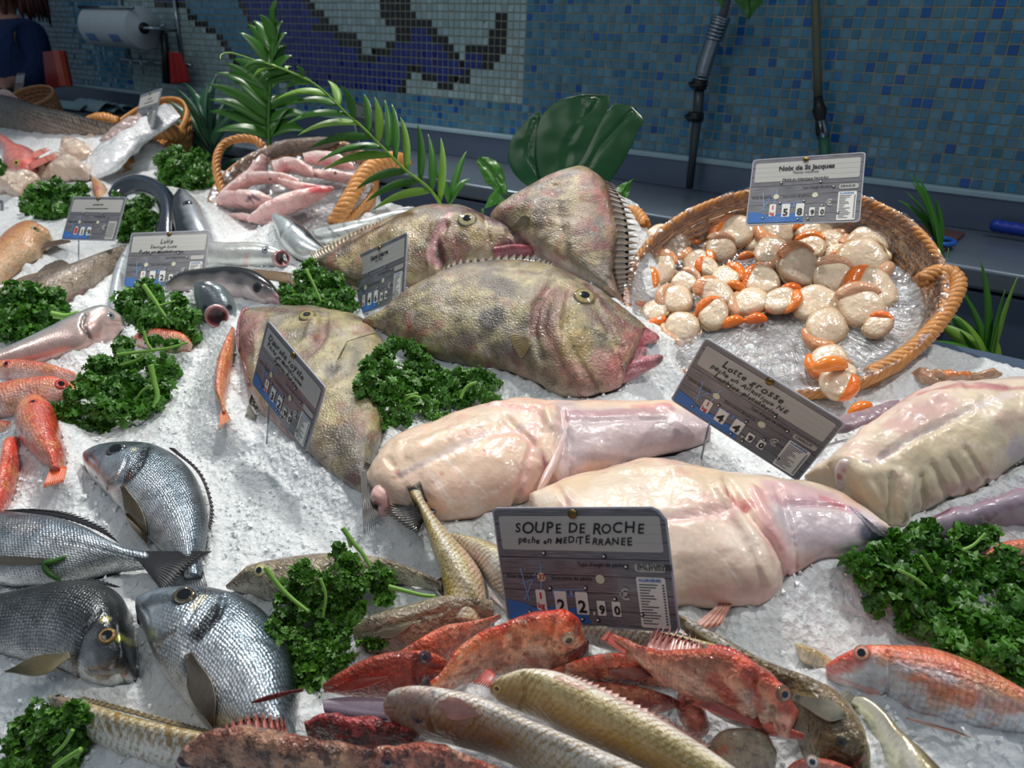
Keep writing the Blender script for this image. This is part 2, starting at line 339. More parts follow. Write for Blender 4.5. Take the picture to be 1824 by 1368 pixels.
def fin(name, bpx, tpx, bo, parent, colA, colB, rays_=14, jag=.12, on=False, lift=.0015, k=7, mat=None, hgt=0., tcol=None, thick=.0006, flare=0., inset=.35):
    """rayed fin: sheet between a base and a tip polyline (pixels)"""
    nb = rays_*4+1; b, _ = crom(bpx, nb); t, _ = crom(tpx, nb)
    ph = np.arange(nb) % 4; saw = np.array([0, .5, 1, .5])[ph]
    if on:
        G = []
        for i in range(k):
            f = i/(k-1); q = b+(t-b)*f*(1-jag*saw[:, None]*(f > .7)); G.append(surf(bo, q, lift+.003*f*f))
        G = np.array(G)
    else:
        pl = bo.pl.up(hgt); Bp, Tp = pl.pt(b), pl.pt(t); Bp = Bp-(Tp-Bp)*inset; G = []
        for i in range(k):
            f = i/(k-1); q = Bp+(Tp-Bp)*f*(1-jag*saw[:, None]*(f > .75)); G.append(q+pl.n*(flare*f*f))
        G = np.array(G)
    nrm = bo.pl.n if bo is not None else ICE.n
    wob = .0006*np.where(saw > .6, 1, -1)
    G = G+nrm*(wob[None, :, None])
    top = G.reshape(-1, 3); bot = top-nrm*thick*2
    Fc = grid_faces(k, nb).tolist(); off = len(top)
    Fb = [[q+off for q in f[::-1]] for f in Fc]
    ed = []
    for i in range(nb-1):
        ed.append([i+1, i, off+i, off+i+1]); j = (k-1)*nb+i; ed.append([j, j+1, off+j+1, off+j])
    for i in range(k-1):
        j = i*nb; ed.append([j, j+nb, off+j+nb, off+j]); j = i*nb+nb-1; ed.append([j+nb, j, off+j, off+j+nb])
    cA, cB = C(colA), C(colB); cc = cA+(cB-cA)*saw[:, None]
    c = np.repeat(cc[None], k, 0).reshape(-1, 3)
    if tcol is not None:
        f = np.repeat(np.linspace(0, 1, k), nb)[:, None]**1.5; c = c*(1-f)+C(tcol)*f*(.6+.4*np.tile(saw, k)[:, None])
    return mesh_obj(name, np.vstack([top, bot]), Fc+Fb+ed, mat or M_FIN, parent, np.vstack([c, c]))
def pect(b0, t0, wmax, bo, parent, cA, cB, rays_=15, curve=0., flat_h=None, name='pectoral_fin', lift=.0022, f0=.28, peak=.45):
    """long pectoral fin lying on the flank: narrow at its root, widest in the middle, pointed at the tip"""
    b0, t0 = np.array(b0, float), np.array(t0, float); d = t0-b0; nrm = np.array([-d[1], d[0]])/np.linalg.norm(d); k = 26; nb = rays_*4+1
    f = np.linspace(0, 1, k); w = np.where(f < peak, f0+(1-f0)*sstep(0, peak, f), 1-sstep(peak, 1.02, f)**1.3*.97)*wmax/2
    cen = b0+d*f[:, None]+nrm*(curve*np.sin(np.pi*f))[:, None]; s = np.linspace(-1, 1, nb); ph = np.arange(nb) % 4; saw = np.array([0, .5, 1, .5])[ph]
    G = [surf(bo, cen[i]+nrm*(w[i]*s)[:, None], lift+.004*f[i]**2) for i in range(k)] if flat_h is None else [bo.pl.up(flat_h*(1-f[i]**2*.6)).pt(cen[i]+nrm*(w[i]*s)[:, None]) for i in range(k)]; G = np.array(G)+bo.pl.n*(.0005*np.where(saw > .6, 1, -1))[None, :, None]
    top = G.reshape(-1, 3); bot = top-bo.pl.n*.0012; Fc = grid_faces(k, nb).tolist(); off = len(top)
    ed = [[i+1, i, off+i, off+i+1] for i in range(nb-1)]+[[(k-1)*nb+i, (k-1)*nb+i+1, off+(k-1)*nb+i+1, off+(k-1)*nb+i] for i in range(nb-1)]
    ed += [[i*nb, i*nb+nb, off+i*nb+nb, off+i*nb] for i in range(k-1)]+[[i*nb+nb-1+nb, i*nb+nb-1, off+i*nb+nb-1, off+i*nb+nb-1+nb] for i in range(k-1)]
    c = C(cA)+(C(cB)-C(cA))*np.clip(saw[None, :, None]*.8+.25*f[:, None, None], 0, 1); c = np.broadcast_to(c, (k, nb, 3)).reshape(-1, 3)
    return mesh_obj(name, np.vstack([top, bot]), Fc+[[q+off for q in x[::-1]] for x in Fc]+ed, M_FIN, parent, np.vstack([c, c]))
def blade(p0, p1, wd, bend, side, n=9, fold=.25, taper=(.35, 1.)):
    """leaf blade between 3D points: curved, folded along the midrib, real thickness"""
    p0, p1 = np.asarray(p0, float), np.asarray(p1, float); t = np.linspace(0, 1, n)
    L = np.linalg.norm(p1-p0); d = (p1-p0)/L; bend = np.asarray(bend, float)
    P = p0+(p1-p0)*t[:, None]+bend*(4*t*(1-t))[:, None]
    T = np.gradient(P, axis=0); T /= np.linalg.norm(T, axis=1)[:, None]
    side = np.asarray(side, float); S = side-T*(T@side)[:, None]; S /= np.linalg.norm(S, axis=1)[:, None]; Nn = np.cross(T, S)
    w_ = wd*np.sin(np.pi*np.clip(t, .02, 1)**.62)**.8; w_[-1] = wd*.03; w_[0] = wd*taper[0]
    th = .0006
    rows = [P-S*w_[:, None]+Nn*(w_*fold)[:, None], P-Nn*.0002, P+S*w_[:, None]+Nn*(w_*fold)[:, None], P+S*w_[:, None]+Nn*(w_*fold-th)[:, None], P-Nn*(th+.0003), P-S*w_[:, None]+Nn*(w_*fold-th)[:, None]]
    V = np.stack(rows, 1).reshape(-1, 3); Fc = grid_faces(n, 6, True).tolist(); Fc += [[5, 4, 3, 2, 1, 0], [(n-1)*6+k for k in range(6)]]
    return V, Fc
# ------------------------------------------------------------------ the setting
YW = 2.0
def wp(x, y, Y=YW): r = ray(x, y); return r*(Y/r[1])
def inpoly(P, poly):
    x, y = P[:, 0], P[:, 1]; r = np.zeros(len(P), bool); q = np.array(poly, float)
    for i in range(len(q)):
        x1, y1 = q[i]; x2, y2 = q[i-1]
        c = ((y1 > y) != (y2 > y)) & (x < (x2-x1)*(y-y1)/(y2-y1+1e-12)+x1); r ^= c
    return r
def build_wall():
    p = .0225; zb = wp(1100, 265)[2]+.004
    xs = np.arange(-6.2, .5, p); zs = zb+np.arange(42)*p
    X, Z = np.meshgrid(xs+p/2, zs+p/2, indexing='ij'); X = X.ravel(); Z = Z.ravel(); P = np.stack([X, Z], 1)
    def wz(pts):       # mosaic outlines, measured on the wall plane in metres
        return [(wp(300+a/2.606, b/2.606)[0], wp(300+a/2.606, b/2.606)[2]) for a, b in pts]
    k = rng.random(len(X)); pal = np.array([C('#5a8ea6'), C('#4486a6'), C('#2f78a8'), C('#1560ac')])
    col = pal[np.searchsorted([.48, .80, .94], k)]
    far = X < wp(215, 60)[0]; col[far] = np.array([C('#4a8fb0'), C('#3c82a8')])[(k[far] > .5).astype(int)]
    xr = wp(940, 90)[0]; xl = wp(226, 80)[0]; zbot = wp(937, 186)[2]; xs0 = wp(528, 165)[0]
    white = (X < xr) & (X > xl) & ((Z > zbot) | (X < xs0)); col[white] = C('#a3bfc2')
    lb = inpoly(P, wz([(85, -200), (250, -200), (330, 0), (375, 90), (420, 170), (500, 300), (520, 430), (420, 420), (330, 300), (240, 165), (130, 98), (85, 40)])) & white
    col[lb] = pal[1]
    db = inpoly(P, wz([(200, -300), (520, -300), (640, 0), (700, 70), (740, 130), (790, 170), (880, 190), (895, 265), (960, 260), (1030, 215), (1055, 190), (1115, 190), (1115, 70), (1150, 110), (1215, 140), (1250, 195), (1310, 225), (1335, 280), (1385, 290), (1385, 240), (1470, 240), (1480, 330), (1390, 340), (1385, 370), (1310, 375), (1300, 400), (1255, 395), (1250, 370), (1180, 365), (1170, 325), (1120, 325), (1095, 370), (1080, 434), (560, 436), (500, 300), (430, 170), (380, 80), (345, 0)])) & white
    db |= inpoly(P, wz([(-120, -100), (85, -100), (85, 25), (-20, 20), (-60, 0)])) & white
    col[db] = C('#082884')
    bl = inpoly(P, wz([(970, -150), (1090, -150), (1115, 0), (1115, 190), (1050, 190), (1050, 110), (1000, 105), (975, 75)]))
    bl |= inpoly(P, wz([(1512, 50), (1555, 50), (1578, 120), (1575, 210), (1550, 240), (1525, 280), (1500, 310), (1482, 335), (1460, 335), (1462, 250), (1488, 210), (1488, 150), (1513, 120)]))
    for ln in ([(560, -100), (630, 0), (690, 60), (740, 120), (790, 155)], [(685, 125), (785, 125)], [(800, 180), (870, 185), (890, 225), (898, 262), (960, 265), (968, 240), (1025, 240), (1040, 205)], [(1115, 65), (1150, 100), (1210, 130), (1235, 165), (1270, 190), (1310, 225), (1330, 258), (1360, 288)],
               [(1385, 230), (1500, 232)], [(1390, 350), (1385, 385), (1320, 380)], [(1300, 407), (1258, 407)], [(1245, 375), (1182, 370)], [(1170, 330), (1120, 330), (1108, 365), (1090, 395), (1080, 425)],
               [(-60, 20), (80, 28), (100, 72), (130, 98), (165, 120), (200, 142), (240, 170), (265, 215), (290, 250), (330, 300)], [(270, -150), (330, 0), (350, 40), (375, 90), (420, 170), (500, 300)]):
        q = np.array(wz(ln))
        for a, b in zip(q[:-1], q[1:]):
            ab = b-a; t = np.clip(((P-a)@ab)/(ab@ab+1e-12), 0, 1); bl |= np.linalg.norm(P-a-ab*t[:, None], axis=1) < p*.62
    bl &= white; col[bl] = C('#0a0c10')
    col = col*(1+.10*rng.standard_normal(len(X)))[:, None]
    g = .0013; h = p/2-g; y0 = YW-.0015; bv = .0012
    n = len(X); tilt = rng.standard_normal((n, 2))*.0005
    cn = []
    for (sx, sz) in ((-1, -1), (1, -1), (1, 1), (-1, 1)):
        cn.append(np.stack([X+sx*(h-bv), y0+sx*tilt[:, 0]+sz*tilt[:, 1], Z+sz*(h-bv)], 1))
    for (sx, sz) in ((-1, -1), (1, -1), (1, 1), (-1, 1)):
        cn.append(np.stack([X+sx*h, np.full(n, YW), Z+sz*h], 1))
    V = np.stack(cn, 1).reshape(-1, 3); i = np.arange(n)[:, None]*8
    Fc = np.concatenate([i+np.array([0, 1, 2, 3]), i+np.array([4, 5, 1, 0]), i+np.array([5, 6, 2, 1]), i+np.array([6, 7, 3, 2]), i+np.array([7, 4, 0, 3])])
    midx = np.zeros(len(Fc), int)
    c = np.repeat(np.clip(col, 0, 1), 8, 0)
    o0 = len(V); x0, x1, z0, z1 = -6.3, .6, -1.4, 1.3
    V = np.vstack([V, [(x0, YW-.0002, z0), (x1, YW-.0002, z0), (x1, YW-.0002, z1), (x0, YW-.0002, z1), (x0, YW+.1, z0), (x1, YW+.1, z0), (x1, YW+.1, z1), (x0, YW+.1, z1)]])
    q = np.array([(0, 1, 2, 3), (5, 4, 7, 6), (4, 0, 3, 7), (1, 5, 6, 2), (3, 2, 6, 7), (4, 5, 1, 0)])+o0
    Fc = np.concatenate([Fc, q]); midx = np.concatenate([midx, np.ones(6, int)]); c = np.vstack([c, np.repeat(C('#8d9184')[None], 8, 0)])
    mt = skin('glazed_tile', .22, .3, 0, (90., .12, .002), None, None, mott=(25., .12))
    mg = skin('grout', .8, 0., 0, (200., .2, .001), None, None, mott=(12., .18))
    o = mesh_obj('wall_back', V, Fc, None, None, c, None, False, [mt, mg], midx); struct(o)
    return zb
ZB = build_wall()
M_STEEL = flat('brushed_steel', C('#7d8a98'), .3, .55, .5, var=.10, vs=14., bump=(60., .12, .002))
M_STEELD = flat('dark_steel', C('#64748c'), .35, .35, .5, var=.12, vs=9., bump=(40., .12, .002))
def boxo(name, lo, hi, mat, bev=0.): 
    m = MB(); m.box(lo, hi); o = m.obj(name, mat, None, False)
    if bev: b = o.modifiers.new('b', 'BEVEL'); b.width = bev; b.segments = 3
    return o
ZT = wp(1683, 402, 1.965)[2]
r_ = ray(1683, 466); YF = float((r_*(ZT/r_[2]))[1]); YF = min(max(YF, 1.45), 1.8)
zf = wp(1683, 508, YF)[2]
struct(boxo('trim_1', (-6.3, YW-.035, ZB-.012), (.6, YW-.0025, ZB+.001), flat('white_silicone', C('#a9c6d2'), .5), .003))
struct(boxo('trim_2', (-6.3, YW-.03, ZT), (.6, YW-.003, ZB-.0125), M_STEELD))
tag(boxo('steel_worktop', (-6.3, YF, zf+.002), (.6, YW-.004, ZT-.001), M_STEEL, .006), 'long stainless steel worktop running along the foot of the blue tiled wall', 'worktop')
tag(boxo('steel_cabinet', (-6.3, YF+.012, -1.34), (.6, YW-.03, zf-.004), M_STEELD, .004), 'dark steel cabinet front under the long worktop by the wall', 'cabinet')
struct(boxo('floor', (-6.3, -1.2, -1.4), (.6, YW, -1.345), flat('floor_tile', C('#55585a'), .5)))
YB = 1.2
# display counter: sloping tray whose rim shows behind the ice
def counter():
    m = MB(); x0, x1 = -3.6, .42; y0, y1 = .02, 1.115; zz = lambda y: Z0+SL*y-.055
    V = [(x0, y0, -1.34), (x1, y0, -1.34), (x1, y1, -1.34), (x0, y1, -1.34), (x0, y0, zz(y0)), (x1, y0, zz(y0)), (x1, y1, zz(y1)), (x0, y1, zz(y1))]
    m.add(V, [(3, 2, 1, 0), (4, 5, 6, 7), (0, 1, 5, 4), (1, 2, 6, 5), (2, 3, 7, 6), (3, 0, 4, 7)])
    m.box((x0, 1.116, zz(y1)-.02), (x1, 1.15, Z0+SL*1.10-.002)); m.box((x0, 1.151, -1.0), (-.33, YB+.08, Z0+SL*YB-.05))
    m.box((x0, y0-.03, -1.34), (x1, y0-.001, zz(y0)+.07))
    o = m.obj('display_counter', M_STEELD, None, False)
    tag(o, 'steel fish display counter holding the sloping bed of crushed ice', 'counter')
counter()
# ------------------------------------------------------------------ things on the wall
def lathe(prof, m=32, axis=(0, 0, 1), org=(0, 0, 0)):
    ax = np.array(axis, float); ax /= np.linalg.norm(ax); t = np.cross(ax, [0, 0, 1.] if abs(ax[2]) < .9 else [1., 0, 0]); t /= np.linalg.norm(t); b = np.cross(ax, t)
    a = np.linspace(0, 2*np.pi, m, endpoint=False)
    V = np.concatenate([np.array(org)+ax*z+max(r, 1e-4)*(np.cos(a)[:, None]*t+np.sin(a)[:, None]*b) for r, z in prof])
    return V, grid_faces(len(prof), m, True).tolist()
def empty_at(name, label, cat, p, group=None): return thing(name, label, cat, p, group)
M_PLW = flat('white_paper', C('#c6d3da'), .7, var=.05)
M_BLUEP = flat('blue_print', C('#6f93c8'), .7)
M_BLK = flat('black_plastic', C('#101216'), .35)
M_CHR = flat('chrome', C('#9aa4ac'), .2, 1.)
M_REDC = flat('red_cloth', C('#b02a2a'), .85, bump=(30., .5, .01))
def paper_roll():
    a, b = wp(172, 47, 1.86), wp(256, 50, 1.86); a[2] = b[2] = (a[2]+b[2])/2
    e = empty_at('paper_roll', 'white paper towel roll with blue print hanging on a wall bracket', 'paper roll', (a+b)/2)
    L = np.linalg.norm(b-a); r = .078
    V, Fc = lathe([(.022, -.001), (.022, .0), (r, 0), (r+.001, .004), (r+.001, L-.004), (r, L), (.022, L), (.022, L+.001)], 40, b-a, a)
    mesh_obj('roll', V, Fc, M_PLW, e)
    # printed squares along the roll
    m = MB()
    for f in (.12, .62):
        for th in (200, 330):
            P = []
            for i in range(5):
                for j in range(5):
                    an = math.radians(th+i*6); x = f*L+j*.018; P.append((x, an))
            V = np.array([a+(b-a)/L*x+(r+.0022)*(np.array([0, math.cos(an), math.sin(an)])) for x, an in P])
            m.add(V, grid_faces(5, 5).tolist()); m.obj('print', M_BLUEP, e); m = MB()
    V, Fc = lathe([(.021, .0), (.021, .006)], 24, b-a, b+(b-a)/L*.001); Fc.append(list(range(24, 48))); mesh_obj('core', V, Fc, M_BLK, e)
    e2 = empty_at('roll_bracket', 'grey metal wall bracket carrying the paper towel roll', 'bracket', b)
    m = MB(); dx = (b-a)/L
    for q in (a-dx*.02, b+dx*.03):
        V, Fc = tube([q+np.array([0, .13, .16]), q+np.array([0, .13, -.14])], .009); m.add(V, Fc)
        V, Fc = tube([q+np.array([0, .13, 0]), q], .007); m.add(V, Fc)
    V, Fc = tube([a-dx*.02, b+dx*.03], .006); m.add(V, Fc)
    V, Fc = tube([a-dx*.02+np.array([0, .10, -.13]), b+dx*.14+np.array([0, .10, -.13])], .008); m.add(V, Fc)
    V, Fc = tube([a-dx*.02+np.array([0, -.05, .07]), b+dx*.03+np.array([0, -.05, .07])], .006); m.add(V, Fc)
    m.obj('rail', M_CHR, e2)
    q0, q1 = wp(238, 100, 1.93), wp(246, 130, 1.93)
    for nm, x, x2 in (('hook', 232, 236), ('hook', 250, 256)):
        V, Fc = tube([wp(x, 98, 1.93), wp(x+2, 115, 1.93), wp(x2, 132, 1.93)], .005); mesh_obj(nm, V, Fc, M_CHR, e2)
paper_roll()
def squeegee():
    a, b = wp(292, 58, 1.93), wp(298, 148, 1.93)
    e = empty_at('squeegee', 'black long handle hanging on the mosaic wall beside the red cloth', 'squeegee', b)
    V, Fc = tube([a, (a+b)/2, b], [.014, .016, .02]); mesh_obj('handle', V, Fc, M_BLK, e)
    V, Fc = tube([a+np.array([0, 0, .0]), a+np.array([.0, -.02, .02]), a+np.array([.02, 0, .03])], .006); mesh_obj('hook', V, Fc, M_CHR, e)
squeegee()
def cloth(pts, Y, name, label, cat, mat):
    q = np.array([wp(x, y, Y) for x, y in pts]); c = q.mean(0); n = 14
    left, right = q[:len(q)//2], q[len(q)//2:][::-1]
    t = np.linspace(0, 1, 18); k = np.linspace(0, 1, len(left))
    Lf = np.stack([np.interp(t, k, left[:, i]) for i in range(3)], 1); Rt = np.stack([np.interp(t, k, right[:, i]) for i in range(3)], 1)
    s = np.linspace(0, 1, n); G = Lf[:, None]*(1-s)[None, :, None]+Rt[:, None]*s[None, :, None]
    G[..., 1] += .018*np.sin(s*19)[None]*np.linspace(.3, 1, 18)[:, None]
    V = G.reshape(-1, 3); Fc = grid_faces(18, n).tolist()
    o = mesh_obj(name, V, Fc, mat, None); md = o.modifiers.new('s', 'SOLIDIFY'); md.thickness = .006; tag(o, label, cat)
cloth([(301, 93), (303, 125), (306, 150), (338, 146), (332, 120), (322, 94)], 1.93, 'hanging_cloth', 'red cloth hanging on the white mosaic beside the black handle', 'cloth', M_REDC)
def red_board():
    a, b, c, d = wp(76, 92, 1.62), wp(104, 90, 1.62), wp(117, 153, 1.62), wp(82, 158, 1.62)
    e = empty_at('cutting_board', 'red plastic boards standing upright behind the worker in navy', 'board', c)
    m = MB(); V = np.array([a, b, c, d]); V2 = V+np.array([0, .03, 0]); m.add(np.vstack([V, V2]), [(0, 1, 2, 3), (7, 6, 5, 4), (0, 4, 5, 1), (1, 5, 6, 2), (2, 6, 7, 3), (3, 7, 4, 0)])
    m.obj('panel', flat('dark_red_plastic', C('#8c2323'), .4), e, False)
    V = np.array([wp(94, 90, 1.6), wp(104, 90, 1.6), wp(118, 153, 1.6), wp(106, 153, 1.6)]); V2 = V+np.array([0, .018, 0]); m = MB(); m.add(np.vstack([V, V2]), [(0, 1, 2, 3), (7, 6, 5, 4), (0, 4, 5, 1), (1, 5, 6, 2), (2, 6, 7, 3), (3, 7, 4, 0)])
    m.obj('edge_strip', flat('orange_red_plastic', C('#b8472f'), .4), e, False)
red_board()
def wrap_sheets():
    z = ZT+.004; rr = random.Random(3)
    def zp(x, y): r = ray(x, y); return r*(z/r[2])
    for i, (x, y, wd, dp, h, an, lab) in enumerate([(118, 192, .34, .10, .03, .1, 'pale wrapped packet on the far worktop nearest the small basket'), (172, 196, .30, .12, .045, -.1, 'pale stacked wrapping paper in the middle of the far worktop'), (218, 196, .18, .14, .03, .25, 'crumpled pale wrapping sheet on the far worktop beside the blue price card')]):
        c = zp(x, y); c[1] = min(max(c[1], YF+.12), YW-.15)
        n1, n2 = 12, 8; G = []
        for k in range(n1):
            for l in range(n2):
                u, v = k/(n1-1)-.5, l/(n2-1)-.5; G.append((u*wd*math.cos(an)-v*dp*math.sin(an)+c[0], u*wd*math.sin(an)+v*dp*math.cos(an)+c[1], z+h*(1-(2*v)**2)*(.6+.4*rr.random())+.003))
        o = mesh_obj('wrapping_paper', G, grid_faces(n1, n2).tolist(), flat('pale_wrap', C('#a8cad4'), .6), None); md = o.modifiers.new('s', 'SOLIDIFY'); md.thickness = .004; md.offset = 1
        tag(o, lab, 'paper')
wrap_sheets()
def hoses():
    Y = 1.93
    P = [wp(*q) for q in ()]
    e = empty_at('spray_hose', 'grey spring-wound hose clamped to the tiled wall left of the thin hose', 'hose', wp(1232, 330, Y))
    path = [wp(x, y, Y) for x, y in [(1296, -30), (1292, 10), (1280, 45), (1264, 90), (1252, 130), (1247, 160)]]
    q, _ = crom(np.array(path), 60); V, Fc = tube(q, .011); mesh_obj('hose', V, Fc, flat('grey_rubber', C('#5d656b'), .5), e)
    for (i0, i1, rr, tr, tn) in ((14, 32, .019, .004, 7), (32, 58, .0165, .0026, 26)):
        s = np.linspace(i0, i1, tn*14); c = np.stack([np.interp(s, np.arange(60), q[:, k]) for k in range(3)], 1); an = np.linspace(0, tn*2*np.pi, len(s))
        T = q[i1]-q[i0]; T /= np.linalg.norm(T); n1 = np.cross(T, [0, 1, 0]); n1 /= np.linalg.norm(n1); n2 = np.cross(T, n1)
        V, Fc = tube(c+rr*(np.cos(an)[:, None]*n1+np.sin(an)[:, None]*n2), tr, 6); mesh_obj('spring', V, Fc, M_CHR, e)
    V, Fc = tube([wp(1246, 150, Y), wp(1243, 200, Y), wp(1236, 260, Y), wp(1228, 335, Y)], [.014, .013, .011, .010]); mesh_obj('pipe', V, Fc, flat('grey_pipe', C('#4a5258'), .35, .6), e)
    for (x, y) in ((1246, 150), (1239, 208)):
        V, Fc = tube([wp(x-16, y-2, Y-.015), wp(x-14, y+3, Y-.02), wp(x, y+2, Y-.022), wp(x+10, y, Y-.01)], .006, 6); mesh_obj('clamp', V, Fc, M_BLK, e)
        V, Fc = lathe([(0, -.012), (.019, -.012), (.021, 0), (.019, .012), (0, .012)], 16, (0, 0, 1), wp(x, y, Y)); mesh_obj('collar', V, Fc, M_BLK, e)
    e = empty_at('wash_hose', 'thin brown hose with black valve hanging down the blue tiles to the worktop', 'hose', wp(1472, 272, 1.94))
    q = [wp(x, y, 1.95) for x, y in [(1452, -30), (1454, 60), (1456, 120), (1457, 175)]]
    V, Fc = tube(q, .010); mesh_obj('hose', V, Fc, flat('brown_hose', C('#5f6250'), .5), e)
    V, Fc = lathe([(0, 0), (.010, 0), (.012, .02), (.017, .03), (.012, .05), (.014, .08), (.010, .1), (0, .1)], 16, wp(1463, 225, 1.95)-wp(1457, 172, 1.95), wp(1457, 172, 1.95)); mesh_obj('valve', V, Fc, M_BLK, e)
    V, Fc = tube([wp(1462, 215, 1.95), wp(1467, 245, 1.95)], [.013, .014]); mesh_obj('coupling', V, Fc, M_CHR, e)
    V, Fc = tube([wp(1467, 244, 1.95), wp(1470, 285, 1.95), wp(1473, 330, 1.95)], [.013, .013, .012]); mesh_obj('nozzle', V, Fc, flat('green_plastic', C('#2c6b52'), .4), e)
hoses()
def worktop_bits():
    z = ZT
    def zp(x, y, dz=0.): r = ray(x, y); return r*((z+dz)/r[2])
    a, b = wp(1764, 400, 1.915), wp(1870, 418, 1.905)
    e = empty_at('blue_knife', 'knife with thick blue grip lying on the steel worktop at the right edge', 'knife', (a+b)/2)
    q, _ = crom(np.array([a, a+(b-a)*.3, a+(b-a)*.6, b]), 24); s = np.linspace(0, 1, 24)
    V, Fc = tube(q, .0125*(1-.14*np.sin(s*22)**2)*(1-.6*np.clip(.06-s, 0, 1)/.06)+.001, 14); mesh_obj('grip', V, Fc, flat('blue_plastic', C('#1b3fae'), .35), e)
    m = MB(); d = (b-a)/np.linalg.norm(b-a); nn = np.cross(d, [0, 0, 1]); m.add(np.array([b, b+d*.16, b+d*.13+nn*.03, b+nn*.028, b+[0, 0, .002], b+d*.16+[0, 0, .002], b+d*.13+nn*.03+[0, 0, .002], b+nn*.028+[0, 0, .002]]), [(0, 1, 2, 3), (7, 6, 5, 4), (0, 4, 5, 1), (1, 5, 6, 2), (2, 6, 7, 3), (3, 7, 4, 0)]); m.obj('knife_blade', M_CHR, e, False)
    q = np.array([zp(1640, 405), zp(1718, 420), zp(1678, 452), zp(1600, 440)])
    m = MB(); m.add(np.vstack([q+[0, 0, .001], q+[0, 0, .007]]), [(3, 2, 1, 0), (4, 5, 6, 7), (0, 1, 5, 4), (1, 2, 6, 5), (2, 3, 7, 6), (3, 0, 4, 7)])
    tag(m.obj('brown_board', flat('brown_board', C('#5a3a35'), .5), None, False), 'dark brown board lying on the steel worktop behind the scallop basket', 'board')
    c = zp(1677, 430, .012); an = np.linspace(0, 2*np.pi, 30); V, Fc = tube(c+np.stack([.022*np.cos(an), .032*np.sin(an), 0*an], 1), .0055, 8, False)
    tag(mesh_obj('blue_ring', V, Fc, flat('blue_plastic2', C('#235ab0'), .35), None), 'small blue plastic ring lying on the brown board', 'ring')
worktop_bits()
# ------------------------------------------------------------------ worker at the far left
def person():
    d = 3.42
    def q(x, y, dd=d): return at_depth(x, y, dd)
    e = empty_at('person', 'person in a navy top with red hair seen from behind working at the far left', 'person', q(10, 560))
    me = bpy.data.meshes.new('body'); o = bpy.data.objects.new('body', me); COL.objects.link(o); o.parent = e
    pv = [q(-10, 330), q(-5, 250), q(0, 180), q(2, 110), q(2, 55), q(2, 25), q(5, 2), q(12, -35),          # pelvis..head 0-7
          q(48, 62), q(62, 120), q(30, 148, 3.35), q(6, 150, 3.2),                                          # right arm 8-11
          q(-60, 62, 3.6), q(-80, 130, 3.5), q(-60, 155, 3.3), q(-45, 155, 3.15),                           # left arm 12-15
          q(20, 440), q(22, 560), q(-40, 440), q(-42, 560)]                                                 # legs
    ed = [(0, 1), (1, 2), (2, 3), (3, 4), (4, 5), (5, 6), (6, 7), (4, 8), (8, 9), (9, 10), (10, 11), (4, 12), (12, 13), (13, 14), (14, 15), (0, 16), (16, 17), (0, 18), (18, 19)]
    rad = [.15, .14, .15, .17, .12, .055, .06, .09, .065, .05, .035, .02, .065, .05, .035, .02, .09, .06, .09, .06]
    f0 = len(pv)
    for root, sg in ((11, 1), (15, 1)):
        for k, (dx, dy, L) in enumerate([(-10, 6, 1), (-13, 2, 1.1), (-13, -3, 1), (-11, -7, .8), (2, 9, .7)]):
            b = pv[root]; t1 = b+(RT*dx+DN*dy)*.0045*L; t2 = b+(RT*dx+DN*(dy+6))*.0075*L
            pv += [t1, t2]; n = len(pv); ed += [(root, n-2), (n-2, n-1)]; rad += [.009, .008]
    loc = np.array(e.location); me.from_pydata([tuple(np.array(v)-loc) for v in pv], ed, [])
    sk = o.modifiers.new('skin', 'SKIN'); 
    for i, r in enumerate(rad): me.skin_vertices[0].data[i].radius = (r, r)
    me.skin_vertices[0].data[0].use_root = True
    s = o.modifiers.new('sub', 'SUBSURF'); s.levels = 2; s.render_levels = 2
    me.materials.append(flat('skin_tone', C('#b98b78'), .5))
    # navy top and dark hair
    me2 = bpy.data.meshes.new('navy_top'); o2 = bpy.data.objects.new('navy_top', me2); COL.objects.link(o2); o2.parent = e
    ii = [0, 1, 2, 3, 4, 8, 9, 10, 12, 13, 14]; mp = {a: b for b, a in enumerate(ii)}
    me2.from_pydata([tuple(np.array(pv[i])-loc) for i in ii], [(mp[a], mp[b]) for a, b in ed if a in mp and b in mp], [])
    o2.modifiers.new('skin', 'SKIN')
    for k, i in enumerate(ii): r = rad[i]*1.12+.012; me2.skin_vertices[0].data[k].radius = (r, r)
    me2.skin_vertices[0].data[0].use_root = True
    s = o2.modifiers.new('sub', 'SUBSURF'); s.levels = 2; s.render_levels = 2
    me2.materials.append(flat('navy_cloth', C('#16305c'), .9, bump=(12., .6, .02)))
    m = MB(); c = q(16, -30); r0 = random.Random(5)
    for k in range(160):
        a = r0.random()*6.28; z = r0.uniform(-.2, 1); rr = math.sqrt(max(0, 1-z*z))
        p = c+np.array([rr*math.cos(a)*.105, rr*math.sin(a)*.12, z*.12]); V, Fc = tube([p, p*1.0+np.array([math.cos(a)*.015, math.sin(a)*.015, -.07]), p+np.array([math.cos(a)*.02, math.sin(a)*.02, -.15])], [.014, .012, .002], 5); m.add(V, Fc)
    m.obj('hair', flat('auburn_hair', C('#4a2018'), .5), e)
    V, Fc = tube([q(-18, 32, 3.45), q(4, 24, 3.42), q(14, 18, 3.45)], [.018, .02, .015]); mesh_obj('collar', V, Fc, flat('pale_collar', C('#c2c8cc'), .8), e)
person()
